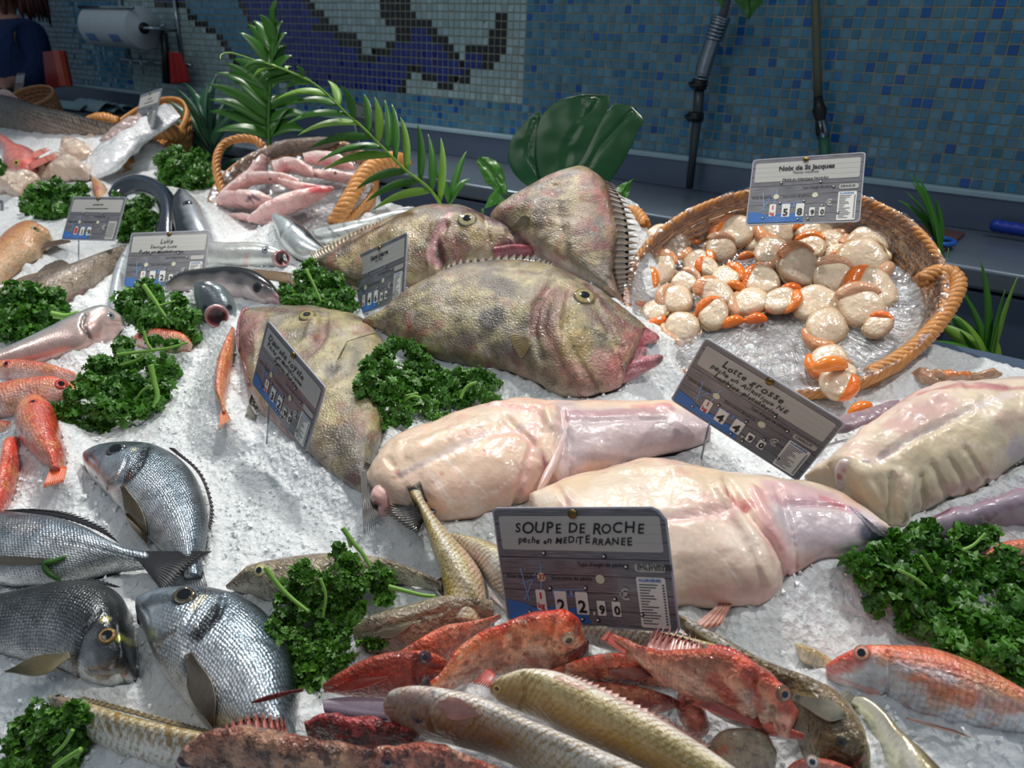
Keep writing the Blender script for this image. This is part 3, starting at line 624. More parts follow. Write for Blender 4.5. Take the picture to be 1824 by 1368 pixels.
# ------------------------------------------------------------------ fish
ALL = {}
def fish(key, name, label, cat, group, pairs, T, pl, mat, base, ice=True, **k):
    e = thing(name, label, cat, base_loc(pairs, pl), group)
    bo = loft('body', pairs, T, pl, mat, e, base, **k)
    if ice: UNDER.append(bo.low)
    ALL[key] = (e, bo); return e, bo
def tail(bo, e, bpx, tpx, cA, cB, n=16, jag=.1, k=7, **kw): return fin('tail_fin', bpx, tpx, bo, e, cA, cB, n, jag, k=k, **kw)
DORY = [(-1, '#84705c'), (-.6, '#7a7058'), (0, '#84785a'), (.55, '#8c7e62'), (1, '#5a4a3a')]
DN_ = [(.05, '#56504a', .2, .65), (.03, '#b0a274', .25, .65), (.018, '#a89c94', .5, .5), (.02, '#8c443c', .5, .5)]
G_D = 'john dory fish on the ice'
# --- A: large John Dory, centre
pA = [(1150, 580, 1103, 690), (1141, 572, 1085, 697), (1093, 531, 1028, 711), (1048, 502, 985, 706), (987, 475, 935, 678), (926, 464, 886, 664), (866, 467, 815, 655), (809, 479, 760, 640), (760, 501, 715, 617), (724, 523, 690, 600), (690, 553, 668, 588), (655, 566, 645, 584)]
PA = plane_at(930, 690, .55, -.1)
e, b = fish('A', 'john_dory', 'large olive john dory with gaping pink mouth and round dark side spot', 'fish', G_D, pA, [.012, .018, .033, .04, .042, .042, .040, .036, .03, .022, .014, .008], PA, M_DORY, DORY, n=190, m=110, noise=DN_,
    lump=(.03, .0022),
    strokes=[('#a09a78', .45, [(876, 567)], 44, .4), ('#2e2c2a', .92, [(876, 567)], 27, .3), ('#4d4438', .6, [(920, 640), (940, 622)], 14),
        ('#6e3834', .7, [(975, 512), (955, 545), (950, 590)], 11), ('#84524c', .65, [(985, 520), (975, 580), (1010, 640), (1040, 690)], 20), ('#b08c78', .55, [(1020, 505), (992, 560), (1015, 620), (1040, 668)], 9),
        ('#a39154', .7, [(1020, 575), (1030, 620)], 26), ('#55503c', .5, [(1008, 585)], 12), ('#6c4640', .75, [(1060, 560), (1120, 600)], 17), ('#6d2f38', .7, [(1045, 505), (1085, 555), (1130, 585)], 8),
        ('#b07c72', .75, [(1075, 640), (1100, 690)], 22), ('#a05850', .7, [(1125, 600), (1090, 660)], 14), ('#8c1f2c', .7, [(1140, 590)], 10), ('#7c2e28', .6, [(730, 582), (722, 560)], 7), ('#8c1c18', .8, [(730, 582)], 4),
        ('#5b4a34', .55, [(700, 560), (800, 510), (880, 480), (980, 490)], 5), ('#6a5a3e', .5, [(880, 530), (800, 540), (740, 570)], 4)],
    relief=[(-.006, [(985, 500), (955, 545), (948, 590), (965, 640)], 7), (.005, [(1000, 520), (985, 575), (1020, 650), (1045, 695)], 12), (-.005, [(1010, 545), (1003, 590), (1030, 645), (1060, 690)], 5), (.004, [(1022, 600)], 26), (-.004, [(1060, 540), (1090, 600), (1110, 680)], 5), (.005, [(1042, 530)], 24), (-.004, [(1045, 590), (1110, 620)], 5), (-.003, [(880, 500), (860, 600)], 14)])
eye(b, 1041, 528, 17, e, '#a8986a', '#101418')
PJ = b.pl
j1 = loft('upper_jaw', [(1136, 572, 1122, 640), (1148, 580, 1140, 620), (1160, 588, 1156, 612), (1171, 595, 1168, 610), (1175, 600, 1172, 606)], .013, PJ.up(-.008), M_DORY, e, [(-1, '#c0636c'), (0, '#a03344'), (1, '#4d2c34')], n=40, m=32, sink=0, strokes=[('#e0a0a0', .7, [(1150, 612), (1168, 606)], 5)])
j2 = loft('lower_jaw', [(1085, 640, 1075, 700), (1110, 652, 1105, 686), (1135, 636, 1135, 672), (1158, 633, 1160, 658), (1176, 631, 1176, 648), (1182, 636, 1180, 642)], .014, PJ.up(-.006), M_DORY, e, [(-1, '#9c6268'), (0, '#b05c6a'), (.8, '#c88488'), (1, '#7c2a34')], n=50, m=32, sink=0, relief=[(-.003, [(1100, 660), (1160, 650)], 5)], strokes=[('#7c4c48', .6, [(1178, 640)], 10)])
j3 = loft('mouth_lining', [(1118, 598, 1095, 672), (1140, 608, 1130, 655), (1152, 618, 1150, 640)], .008, PJ.up(-.012), M_DORY, e, [(-1, '#a86a70'), (1, '#b7707a')], n=30, m=24, sink=0, strokes=[('#5c141c', .8, [(1148, 628)], 8)])
pect((946, 606), (912, 618), 44, b, e, '#b09a68', '#5a4c34', 9, peak=.75)
fin('dorsal_fin', [(760, 503), (809, 481), (866, 469), (926, 466), (985, 477)], [(770, 492), (810, 462), (870, 455), (940, 452), (990, 468)], b, e, '#6a5a44', '#2c2620', 22, .5, hgt=.004)
# --- B: John Dory behind
pB = [(951, 424, 951, 440), (939, 416, 940, 456), (906, 398, 900, 464), (866, 381, 860, 480), (825, 365, 812, 492), (785, 363, 770, 507), (744, 371, 720, 520), (703, 387, 680, 520), (643, 414, 632, 505), (602, 440, 597, 488), (568, 456, 568, 474)]
PB = plane_at(760, 560, .62, -.12)
e, b = fish('B', 'john_dory', 'brown john dory lying behind the big one, card leaning on its belly', 'fish', G_D, pB, [.006, .014, .026, .036, .04, .04, .036, .03, .022, .014, .007], PB, M_DORY, [(-1, '#9a8468'), (-.4, '#94805a'), (.3, '#8d7654'), (.8, '#866a4c'), (1, '#4e3a30')], n=170, m=90, noise=DN_, lump=(.03, .002),
    strokes=[('#3c2226', .9, [(880, 388), (935, 420)], 13), ('#52262e', .85, [(815, 372), (850, 378), (890, 395)], 12), ('#8a3440', .8, [(900, 440), (940, 440)], 16), ('#3a1620', .9, [(775, 430), (785, 465)], 13), ('#c08a90', .8, [(800, 380), (772, 420), (765, 460), (780, 474)], 6),
        ('#8c3038', .6, [(812, 430), (818, 460)], 12), ('#a08a54', .7, [(845, 420)], 18), ('#4c4436', .6, [(820, 425)], 12), ('#6e3a3c', .5, [(800, 400), (795, 450)], 14), ('#5b4632', .6, [(560, 470), (660, 410), (720, 385), (790, 372)], 5)],
    relief=[(-.012, [(790, 400), (772, 430), (778, 468)], 10), (.006, [(775, 395), (764, 430), (766, 470)], 5), (.004, [(832, 392)], 20), (-.004, [(862, 385), (870, 430), (850, 470)], 5), (-.004, [(905, 410), (935, 445)], 5)])
eye(b, 832, 391, 15, e, '#a8a07c', '#0d0f12')
loft('lower_jaw', [(885, 440, 880, 466), (915, 436, 915, 460), (945, 437, 945, 456), (956, 440, 954, 450)], .014, b.pl.up(.006), M_DORY, e, [(-1, '#8a3442'), (1, '#b85a66')], n=30, m=24, sink=0)
loft('upper_jaw', [(905, 402, 900, 430), (930, 412, 928, 434), (945, 420, 944, 430)], .012, b.pl.up(.01), M_DORY, e, [(-1, '#7c2c38'), (1, '#3c2228')], n=30, m=24, sink=0)
fin('dorsal_fin', [(560, 462), (602, 442), (643, 416), (700, 389)], [(548, 448), (590, 425), (640, 402), (700, 380)], b, e, '#a08e6c', '#6a5844', 26, .5)
fin('anal_fin', [(597, 488), (660, 513), (724, 522), (790, 498)], [(640, 520), (700, 530), (738, 512), (802, 492)], b, e, '#a08e6c', '#4a3c30', 22, .5)
# --- C: John Dory standing on end at the back
pC = [(1018, 302, 1052, 302), (985, 313, 1078, 322), (935, 340, 1092, 360), (893, 366, 1098, 390), (872, 388, 1101, 414), (905, 420, 1100, 440), (945, 450, 1098, 465), (990, 478, 1098, 490), (1040, 505, 1104, 512), (1082, 528, 1112, 530), (1100, 545, 1122, 548), (1110, 562, 1126, 564)]
PC = plane_at(1000, 560, 1.05, -.1)
e, b = fish('C', 'john_dory', 'john dory propped upright at the back in front of the monstera leaf', 'fish', G_D, pC, [.01, .022, .032, .038, .04, .04, .038, .032, .024, .016, .012, .01], PC, M_DORY, [(-1, '#75593e'), (-.5, '#8f7a62'), (.2, '#93825f'), (.8, '#9c8474'), (1, '#8a6a5c')], n=150, m=90, noise=DN_, lump=(.03, .003),
    strokes=[('#5a4e44', .85, [(962, 375), (958, 395)], 14, .6), ('#7a463c', .7, [(935, 345), (900, 372)], 12), ('#8a4840', .5, [(1060, 340), (1085, 400), (1082, 440)], 8), ('#8e3c38', .5, [(1060, 325), (1075, 370)], 6), ('#6e604c', .6, [(1000, 360), (1015, 450), (1040, 500)], 7), ('#6b3330', .6, [(1090, 520), (1110, 540)], 8)],
    relief=[(-.004, [(985, 330), (1000, 400), (1010, 470)], 8), (.003, [(1080, 340), (1090, 420), (1085, 490)], 6), (-.003, [(930, 350), (925, 400)], 6)])
fin('dorsal_fin', [(1070, 318), (1092, 352), (1100, 410), (1100, 460), (1108, 525)], [(1098, 330), (1122, 368), (1136, 425), (1134, 470), (1124, 520)], b, e, '#7e6c5c', '#2e2622', 24, .65)
pect((910, 410), (945, 388), 24, b, e, '#a89878', '#6a5c44', 8, peak=.75)
# --- D: John Dory front left, head at upper left
pD = [(440, 556, 424, 612), (457, 548, 427, 650), (495, 546, 439, 700), (540, 545, 458, 738), (592, 550, 492, 768), (640, 562, 522, 790), (672, 588, 550, 812), (692, 630, 575, 834), (690, 700, 597, 852), (682, 760, 614, 866), (668, 812, 630, 876), (655, 850, 643, 880)]
PD = plane_at(560, 800, .27, 0)
e, b = fish('D', 'john_dory', 'john dory with dark ringed spot lying behind the royal bream price card', 'fish', G_D, pD, [.016, .026, .031, .032, .031, .029, .027, .024, .021, .018, .014, .010], PD, M_DORY, [(-1, '#9a8c7c'), (-.5, '#9a8d66'), (.2, '#978d64'), (.8, '#a09468'), (1, '#5c4c3a')], n=170, m=96, noise=DN_, lump=(.03, .0022),
    strokes=[('#905a58', .8, [(440, 565), (430, 640)], 28), ('#6a4440', .7, [(480, 552), (560, 556)], 10), ('#9c5a60', .6, [(495, 600), (475, 640)], 20), ('#6c3038', .7, [(580, 575), (565, 620), (525, 640)], 10), ('#a89a62', .6, [(520, 580)], 20), ('#b8b29a', .55, [(594, 655)], 28, .35), ('#443e34', .9, [(594, 655)], 17, .35),
        ('#3e3c3a', .7, [(612, 770), (620, 800), (640, 830)], 30), ('#a87e7c', .6, [(450, 720), (520, 790)], 16), ('#5c2c34', .6, [(600, 860), (650, 850)], 12), ('#8a3c30', .5, [(535, 790)], 6)],
    relief=[(-.006, [(578, 560), (572, 610), (535, 640), (520, 700)], 8), (.005, [(560, 570), (548, 610), (510, 630)], 9), (.004, [(546, 562)], 20), (-.004, [(470, 560), (462, 640), (480, 690)], 8), (.004, [(440, 600)], 18), (-.003, [(600, 640), (588, 665)], 9)])
eye(b, 547, 562, 13, e, '#a89a66', '#141a20')
loft('upper_jaw', [(452, 556, 430, 560), (440, 565, 420, 585), (434, 600, 418, 612), (432, 622, 422, 628)], .016, b.pl.up(.014), M_DORY, e, [(-1, '#a86a78'), (1, '#8a5560')], n=30, m=24, sink=0)
loft('lower_jaw', [(446, 640, 424, 636), (452, 665, 428, 660), (455, 690, 436, 690)], .014, b.pl.up(.006), M_DORY, e, [(-1, '#8a6c68'), (1, '#8a5560')], n=30, m=24, sink=0)
fin('anal_fin', [(575, 832), (600, 853), (630, 874)], [(592, 848), (612, 872), (642, 888)], b, e, '#b0a48c', '#5c5040', 16, .5, hgt=-.01)
fin('pelvic_fin', [(448, 700), (462, 735)], [(436, 742), (452, 748)], b, e, '#8c8474', '#3c382e', 10, .3, hgt=-.006)
fin('tail_fin', [(642, 850), (668, 855)], [(648, 958), (676, 935)], b, e, '#2c2822', '#141210', 10, .3, hgt=.012)
V, Fc = tube(surf(None, [(660, 880), (640, 905), (612, 925)], .002), .0006, 5); mesh_obj('fin_filament', V, Fc, M_FIN, e, np.tile(C('#3c352c'), (len(V), 1)))
q = surf(b, [(602, 640), (618, 608), (650, 598), (683, 590)], .006); V, Fc = tube(crom(q, 20)[0] if False else q, .0007, 5); mesh_obj('dorsal_filament', V, Fc, M_FIN, e, np.tile(C('#5c5448'), (len(V), 1)))

# --- monkfish
MK = [(-1, '#e4c0ac'), (-.4, '#efd2b8'), (.4, '#f2d8be'), (1, '#e8bcac')]
MN = [(.03, '#f0dfd0', .3, .5), (.025, '#dba397', .55, .45)]
p1 = [(658, 840, 659, 884), (672, 820, 678, 912), (698, 789, 716, 930), (752, 760, 768, 938), (802, 741, 828, 932), (868, 722, 893, 914), (925, 713, 945, 895), (985, 714, 1003, 864), (1060, 712, 1065, 846), (1125, 713, 1137, 824), (1191, 716, 1192, 811), (1232, 738, 1235, 801), (1268, 762, 1264, 785)]
P1 = plane_at(900, 900, .28)
veins = lambda L, w_=1.6: [('#f8ece2', .55, q, w_, .5) for q in L]
e, b = fish('M1', 'monkfish', 'skinned monkfish tail behind the soup card with parsley over it', 'fish', 'skinned monkfish tails', p1, [.014, .026, .036, .04, .04, .038, .034, .030, .027, .024, .021, .016, .01], P1, M_MONK, MK, n=200, m=110, noise=MN, lump=(.05, .0035),
    strokes=[('#f3e0dc', .7, [(712, 845), (800, 800), (870, 770), (950, 755)], 6), ('#e9b3ac', .6, [(870, 722), (960, 735), (950, 790), (930, 890)], 10), ('#dba8a0', .7, [(965, 812), (970, 840)], 8), ('#c6686a', .7, [(968, 815), (970, 835)], 3),
        ('#d7c4c6', .85, [(1010, 720), (1020, 780), (1010, 860)], 24), ('#cdbcc0', .9, [(1060, 760), (1160, 770), (1240, 775)], 60), ('#b88a94', .7, [(1010, 738), (1100, 732), (1190, 726)], 12), ('#e29a98', .6, [(1130, 720), (1190, 722)], 7), ('#8e8290', .6, [(1010, 760), (1010, 790)], 3), ('#9a8a96', .4, [(1030, 810), (1120, 820)], 7),
        ('#e9adb0', .5, [(662, 900), (740, 920)], 14), ('#c9575c', .7, [(864, 803), (880, 810)], 3), ('#cf6f6c', .6, [(787, 843)], 4), ('#c8585c', .5, [(708, 842)], 5)] + veins([[(755, 830), (790, 870), (810, 910)], [(790, 815), (830, 850), (870, 880)], [(840, 790), (900, 790), (930, 800)], [(830, 900), (890, 870), (940, 820)], [(770, 850), (800, 900), (830, 920)], [(720, 800), (760, 780), (840, 750)], [(700, 880), (730, 900)]]),
    relief=[(-.003, [(712, 850), (790, 808), (870, 775), (950, 758)], 5), (.004, [(740, 800), (850, 755)], 18), (.003, [(800, 880), (880, 830)], 30), (.005, [(880, 722), (965, 728), (985, 760)], 8), (-.006, [(900, 740), (950, 790), (930, 850), (918, 900)], 6), (.006, [(985, 730), (975, 800), (1000, 850)], 12), (-.005, [(1000, 730), (1015, 790), (1010, 850)], 6), (-.003, [(990, 750), (1180, 745)], 6), (-.003, [(680, 800), (700, 830)], 6), (-.003, [(720, 920), (745, 890)], 5)])
loft('backbone_stump', [(722, 838, 722, 880), (705, 842, 712, 898), (685, 855, 700, 912), (664, 872, 686, 918), (658, 888, 670, 912)], .018, b.pl.up(.004), M_MONK, e, [(-1, '#d8a8a4'), (1, '#ecc8c0')], n=44, m=36, sink=0, lump=(.012, .002), strokes=[('#d2616a', .7, [(716, 848)], 10), ('#c05a58', .5, [(668, 900)], 8)])
loft('skin_flap', [(980, 716, 988, 730), (1000, 722, 1000, 770), (1012, 760, 990, 810), (1003, 800, 965, 850), (985, 840, 950, 890), (960, 880, 940, 896)], .005, b.pl.up(.022), M_MONK, e, [(-1, '#e0b8b2'), (1, '#ead0ce')], n=50, m=30, sink=0, lump=(.02, .002))
p2_ = [(948, 884, 945, 935), (958, 872, 962, 985), (1003, 856, 1010, 1045), (1060, 845, 1080, 1080), (1137, 823, 1150, 1096), (1195, 822, 1225, 1092), (1262, 842, 1300, 1086), (1328, 852, 1372, 1074), (1385, 856, 1408, 1034), (1430, 860, 1452, 1008), (1487, 873, 1502, 996), (1535, 905, 1550, 984), (1585, 945, 1595, 968)]
P2 = plane_at(1200, 1085, .22, .05)
e, b = fish('M2', 'monkfish', 'skinned monkfish tail half hidden behind the soup card, beside the smaller parsley-topped one', 'fish', 'skinned monkfish tails', p2_, [.02, .032, .042, .046, .048, .047, .044, .038, .032, .028, .024, .018, .01], P2, M_MONK, [(-1, '#e4c6b4'), (-.3, '#ecd6c4'), (.5, '#e8cfae'), (1, '#e6b9a4')], n=200, m=110, noise=[(.035, '#f0e2d2', .3, .5), (.025, '#e0a8a0', .6, .4)], lump=(.05, .004),
    strokes=[('#ecc6c2', .8, [(1180, 925), (1260, 915), (1310, 905)], 12), ('#cf8484', .8, [(1300, 880), (1320, 900), (1335, 895)], 12), ('#c4666c', .55, [(1312, 900)], 9), ('#e2a9ac', .7, [(1350, 880), (1380, 960), (1410, 1020)], 16), ('#dcb4bc', .8, [(1375, 870), (1480, 885)], 20), ('#d2c4cc', .92, [(1430, 930), (1520, 945)], 52), ('#c99aa6', .75, [(1380, 890), (1470, 895), (1520, 905)], 10),
        ('#d37a80', .7, [(1462, 885), (1500, 898)], 6), ('#4d5266', .9, [(1545, 950), (1600, 965)], 16), ('#e7d4c0', .5, [(1200, 1000)], 50), ('#d8a8a8', .5, [(1240, 1060), (1390, 1050)], 18)] + veins([[(970, 880), (1000, 950)], [(1010, 865), (1050, 900), (1080, 930)], [(1230, 960), (1290, 1000), (1320, 1040)], [(1100, 840), (1180, 850), (1240, 880)]]),
    relief=[(-.006, [(1150, 930), (1240, 918), (1300, 905)], 8), (-.008, [(1295, 860), (1320, 900), (1370, 960), (1400, 1030)], 9), (.006, [(1285, 870), (1340, 950), (1375, 1030)], 14), (-.006, [(1300, 885), (1325, 900)], 7), (.004, [(1340, 870), (1375, 930), (1410, 1000)], 8), (-.005, [(1385, 870), (1410, 950), (1420, 1010)], 6), (-.003, [(990, 860), (1010, 900)], 5), (.004, [(1110, 835), (1200, 840)], 12), (-.003, [(1400, 900), (1500, 900)], 6)])
fin('tail_membrane', [(1512, 900), (1535, 925), (1555, 945)], [(1545, 925), (1570, 945), (1590, 962)], b, e, '#e0dce2', '#b8b0bc', 8, .05, on=True, lift=.001)
p3_ = [(1430, 848, 1440, 861), (1455, 822, 1491, 884), (1480, 799, 1519, 922), (1515, 775, 1562, 942), (1551, 746, 1607, 956), (1604, 711, 1642, 930), (1657, 689, 1692, 908), (1724, 679, 1752, 886), (1790, 676, 1802, 852), (1850, 676, 1862, 820), (1920, 690, 1920, 790)]
P3 = plane_at(1600, 930, .34, .05)
e, b = fish('M3', 'monkfish', 'thick folded pale monkfish piece running off the right edge', 'fish', 'skinned monkfish tails', p3_, [.012, .03, .04, .046, .05, .052, .052, .05, .046, .04, .03], P3, M_MONK, [(-1, '#dccaac'), (-.4, '#ead8b8'), (.3, '#f0dcc8'), (.75, '#eccac2'), (1, '#dc9c9e')], n=190, m=110, noise=[(.03, '#f2e6cc', .3, .5), (.03, '#d8a0a0', .6, .35)], lump=(.035, .004),
    strokes=[('#f0e0e0', .6, [(1560, 820), (1640, 770), (1720, 730), (1800, 700)], 7), ('#cf7a84', .7, [(1640, 700), (1720, 690), (1790, 690)], 8), ('#b8667a', .6, [(1740, 684), (1824, 690)], 6), ('#d8a4a8', .6, [(1600, 760), (1680, 720)], 24), ('#6a4c54', .7, [(1500, 765), (1520, 775)], 6), ('#cdbfcb', .7, [(1810, 800), (1850, 830)], 24), ('#d48a84', .5, [(1790, 840), (1700, 890)], 8)] + veins([[(1700, 760), (1780, 740)], [(1690, 780), (1760, 800)]]),
    relief=[(-.004, [(1570, 815), (1650, 768), (1730, 728)], 6), (.005, [(1520, 830), (1560, 900)], 16), (-.006, [(1590, 850), (1590, 930)], 7), (.006, [(1620, 860), (1612, 940)], 12), (-.005, [(1640, 850), (1650, 915)], 6), (-.004, [(1660, 830), (1690, 890)], 6), (-.004, [(1690, 815), (1725, 875)], 5), (-.004, [(1720, 800), (1760, 860)], 5), (.005, [(1540, 760), (1620, 720), (1700, 690)], 16), (-.004, [(1480, 830), (1500, 870)], 5), (-.004, [(1530, 900), (1550, 930)], 5)])
loft('backbone_stump', [(1568, 812, 1560, 866), (1545, 816, 1540, 876), (1515, 818, 1514, 872), (1494, 824, 1492, 862), (1486, 836, 1486, 850)], .020, b.pl.up(.022), M_MONK, e, [(-1, '#e8dcd8'), (1, '#e2bcbc')], n=44, m=36, sink=0, lump=(.012, .0025), strokes=[('#c0525a', .8, [(1496, 850)], 6), ('#d67a80', .7, [(1558, 848)], 8), ('#b04a52', .6, [(1503, 838)], 5)])
loft('belly_flap', [(1425, 740, 1432, 800), (1470, 745, 1480, 775), (1505, 738, 1515, 768), (1550, 726, 1560, 748), (1600, 712, 1605, 722)], .008, b.pl.up(-.02), M_MONK, e, [(-1, '#8a7680'), (1, '#a08890')], n=44, m=28, sink=0, lump=(.02, .003), strokes=[('#3a2c34', .7, [(1510, 770)], 14)])
e, b = fish('M4', 'monkfish', 'dark purple skinned monkfish tail under the folded piece behind the right parsley', 'fish', 'skinned monkfish tails', [(1600, 945, 1600, 975), (1650, 925, 1660, 985), (1710, 905, 1720, 980), (1770, 885, 1780, 965), (1830, 870, 1840, 960), (1900, 860, 1910, 950)], [.01, .02, .024, .025, .025, .02], plane_at(1760, 960, .25), M_MONK, [(-1, '#8a7c88'), (0, '#a898a8'), (.6, '#b06a88'), (1, '#c9a0a8')], n=80, m=56, lump=(.03, .004), noise=[(.02, '#6a5864', .3, .5)])

# --- gilthead sea breams
BR = [(-1, '#d8d8d6'), (-.5, '#c4cad0'), (.2, '#8fa0ae'), (.7, '#74828e'), (1, '#2c343c')]
G_B = 'gilthead sea breams on the ice'
def bream_fins(e, b, pb, pt, cA='#9a8c74', cB='#5c5040', w=30, cv=0.): pb, pt = np.array(pb, float).mean(0), np.array(pt, float).mean(0); pect(pb, pt, w, b, e, cA, cB, 15, cv)
p = [(152, 812, 150, 834), (165, 800, 155, 857), (195, 789, 168, 877), (240, 785, 190, 900), (285, 790, 212, 923), (325, 811, 236, 946), (353, 841, 258, 966), (369, 880, 281, 988), (375, 915, 300, 1003), (370, 950, 316, 1012), (362, 985, 326, 1020), (362, 1030, 330, 1032)]
e, b = fish('D1', 'sea_bream', 'silver gilthead bream lying alone on open ice, its head towards the parsley', 'fish', G_B, p, [.01, .018, .024, .027, .028, .028, .027, .025, .022, .017, .012, .008], ICE.up(-.004), M_BREAM, BR, n=180, m=90,
    strokes=[('#20242a', .85, [(262, 800), (246, 830), (225, 855)], 11), ('#3c4248', .6, [(170, 805), (240, 790)], 14), ('#e6e2c0', .8, [(238, 800)], 7), ('#d0d4d8', .7, [(175, 860), (160, 830)], 12), ('#b99a74', .6, [(212, 845), (195, 862)], 6), ('#c48a80', .5, [(228, 848)], 6), ('#3a4048', .5, [(155, 815)], 8), ('#5c2c30', .5, [(374, 890), (374, 935)], 4)],
    relief=[(-.004, [(262, 790), (252, 825), (232, 850), (180, 875)], 4), (.002, [(200, 850), (232, 838)], 8), (-.003, [(225, 820), (210, 850), (175, 868)], 3), (-.003, [(152, 838), (172, 852)], 2.5), (-.002, [(160, 812), (170, 822)], 3)])
eye(b, 207, 801, 15, e, '#4a5258', '#07090c', pr=.72)
bream_fins(e, b, [(212, 868), (222, 862)], [(262, 972), (268, 978)], w=30)
loft('lip', [(150, 812, 146, 816), (156, 820, 147, 828), (158, 832, 149, 838)], .006, b.pl, M_BREAM, e, [(-1, '#b8bcc0'), (1, '#8a9096')], n=24, m=20, sink=0)
fin('tail_fin', [(326, 1015), (345, 1015), (361, 1012)], [(332, 1048), (350, 1052), (370, 1046)], b, e, '#8c9094', '#4c5054', 10, .1)
fin('dorsal_fin', [(303, 797), (353, 841), (375, 900), (372, 940)], [(312, 798), (360, 842), (381, 905), (376, 945)], b, e, '#4a4046', '#282228', 26, .5, hgt=.004)
p = [(-90, 945, -90, 1000), (-40, 915, -40, 1035), (0, 908, 0, 1050), (60, 912, 60, 1052), (110, 920, 120, 1046), (155, 936, 170, 1034), (190, 956, 205, 1024), (225, 975, 235, 1018), (258, 980, 258, 1016), (280, 984, 280, 1012)]
e, b = fish('D2', 'sea_bream', 'gilthead bream whose forked dark tail crosses another, body off the left edge', 'fish', G_B, p, [.012, .024, .027, .028, .027, .025, .02, .014, .010, .006], ICE.up(.0), M_BREAM, BR, n=150, m=90, strokes=[('#8a8478', .8, [(-20, 998), (95, 1000)], 6), ('#c8b8b0', .4, [(0, 930), (60, 940)], 14)], relief=[(-.001, [(0, 960), (120, 965), (260, 998)], 2)])
fin('tail_fin', [(262, 982), (262, 998), (260, 1015)], [(376, 981), (330, 1015), (296, 1062)], b, e, '#5c5c60', '#2c2c30', 20, .12, hgt=.008, tcol='#2a2a2e')
fin('dorsal_fin', [(20, 908), (110, 919), (170, 940), (205, 962)], [(60, 905), (125, 912), (185, 938), (212, 966)], b, e, '#3c3c40', '#1e1e22', 26, .5, hgt=.004)
pect((-40, 998), (98, 998), 16, b, e, '#8a8478', '#6a6458', 8)
p = [(241, 1190, 232, 1208), (245, 1150, 210, 1226), (243, 1108, 183, 1233), (236, 1075, 153, 1230), (222, 1052, 124, 1216), (190, 1037, 98, 1203), (150, 1034, 68, 1195), (105, 1038, 33, 1188), (41, 1049, 0, 1180), (-20, 1062, -45, 1168), (-80, 1085, -85, 1150)]
e, b = fish('D3', 'sea_bream', 'dark gilthead bream facing down with greenish gold bar between the eyes', 'fish', G_B, p, [.014, .024, .029, .031, .032, .031, .030, .028, .026, .024, .016], ICE.up(.002), M_BREAM, [(-1, '#c9cac8'), (-.5, '#7c8084'), (.1, '#4c5052'), (.7, '#484a4c'), (1, '#24282a')], n=170, m=96,
    strokes=[('#23282c', .85, [(225, 1075), (205, 1110), (215, 1170)], 26), ('#b0b464', .9, [(205, 1133), (228, 1142), (242, 1146)], 7), ('#c0b878', .6, [(182, 1104), (194, 1102)], 5), ('#181c20', .7, [(168, 1095), (140, 1140), (135, 1180)], 9), ('#c8ccca', .8, [(170, 1215), (215, 1215)], 16), ('#6e7072', .6, [(180, 1150), (190, 1190)], 16), ('#d8a8a0', .7, [(222, 1204)], 6), ('#caa08c', .4, [(128, 1180), (134, 1205)], 5)],
    relief=[(-.005, [(175, 1090), (145, 1130), (132, 1180), (140, 1210)], 4), (-.003, [(160, 1195), (205, 1195), (236, 1200)], 3), (.003, [(190, 1132)], 13), (-.003, [(205, 1110), (212, 1160), (200, 1190)], 4)])
eye(b, 191, 1132, 13, e, '#9a7434', '#07090c', pr=.7)
pect((124, 1166), (8, 1196), 34, b, e, '#9a8c64', '#55503c', 12, -4, flat_h=.018)
fin('dorsal_fin', [(-20, 1064), (41, 1050), (105, 1039), (164, 1035), (205, 1044)], [(-10, 1058), (50, 1046), (110, 1033), (172, 1030), (214, 1044)], b, e, '#34383c', '#1c2024', 26, .5, hgt=.006)
p = [(251, 1078, 244, 1108), (270, 1061, 247, 1140), (301, 1049, 256, 1170), (345, 1046, 272, 1202), (395, 1049, 298, 1234), (440, 1063, 326, 1266), (480, 1090, 352, 1292), (508, 1130, 382, 1308), (525, 1180, 412, 1322), (530, 1240, 442, 1330), (525, 1290, 480, 1330)]
e, b = fish('D4', 'sea_bream', 'bright silver gilthead bream nose to nose with the dark one', 'fish', G_B, p, [.014, .024, .031, .035, .037, .037, .036, .034, .03, .026, .02], ICE.up(-.002), M_BREAM, [(-1, '#f0efec'), (-.5, '#d8dce0'), (.2, '#a6b6c2'), (.7, '#7d909e'), (1, '#252c34')], n=190, m=100,
    strokes=[('#14181c', .92, [(390, 1082), (372, 1105), (352, 1128)], 14), ('#30363c', .7, [(270, 1068), (390, 1052)], 15), ('#f0ecd0', .85, [(362, 1064), (345, 1080)], 8), ('#dfe4e8', .8, [(262, 1130), (300, 1130)], 22), ('#b8a088', .6, [(310, 1125), (280, 1148)], 5), ('#caa0a0', .5, [(285, 1145), (262, 1152)], 5), ('#f2f0ee', .7, [(275, 1175), (320, 1240)], 18), ('#d0a4a0', .7, [(300, 1236), (350, 1290)], 6), ('#565c62', .6, [(256, 1078)], 9), ('#44403c', .7, [(335, 1180)], 17)],
    relief=[(-.005, [(398, 1060), (388, 1098), (350, 1140), (330, 1160)], 5), (-.003, [(350, 1078), (330, 1110), (275, 1148), (250, 1152)], 3), (.003, [(325, 1062)], 16), (-.002, [(252, 1080), (262, 1092), (266, 1105)], 3), (-.003, [(262, 1158), (300, 1160)], 2.5), (.002, [(340, 1120)], 14)])
eye(b, 328, 1061, 17, e, '#5c5440', '#070a10', pr=.72)
bream_fins(e, b, [(330, 1166), (342, 1160)], [(378, 1300), (386, 1303)], '#94887a', '#4c443a', w=46)
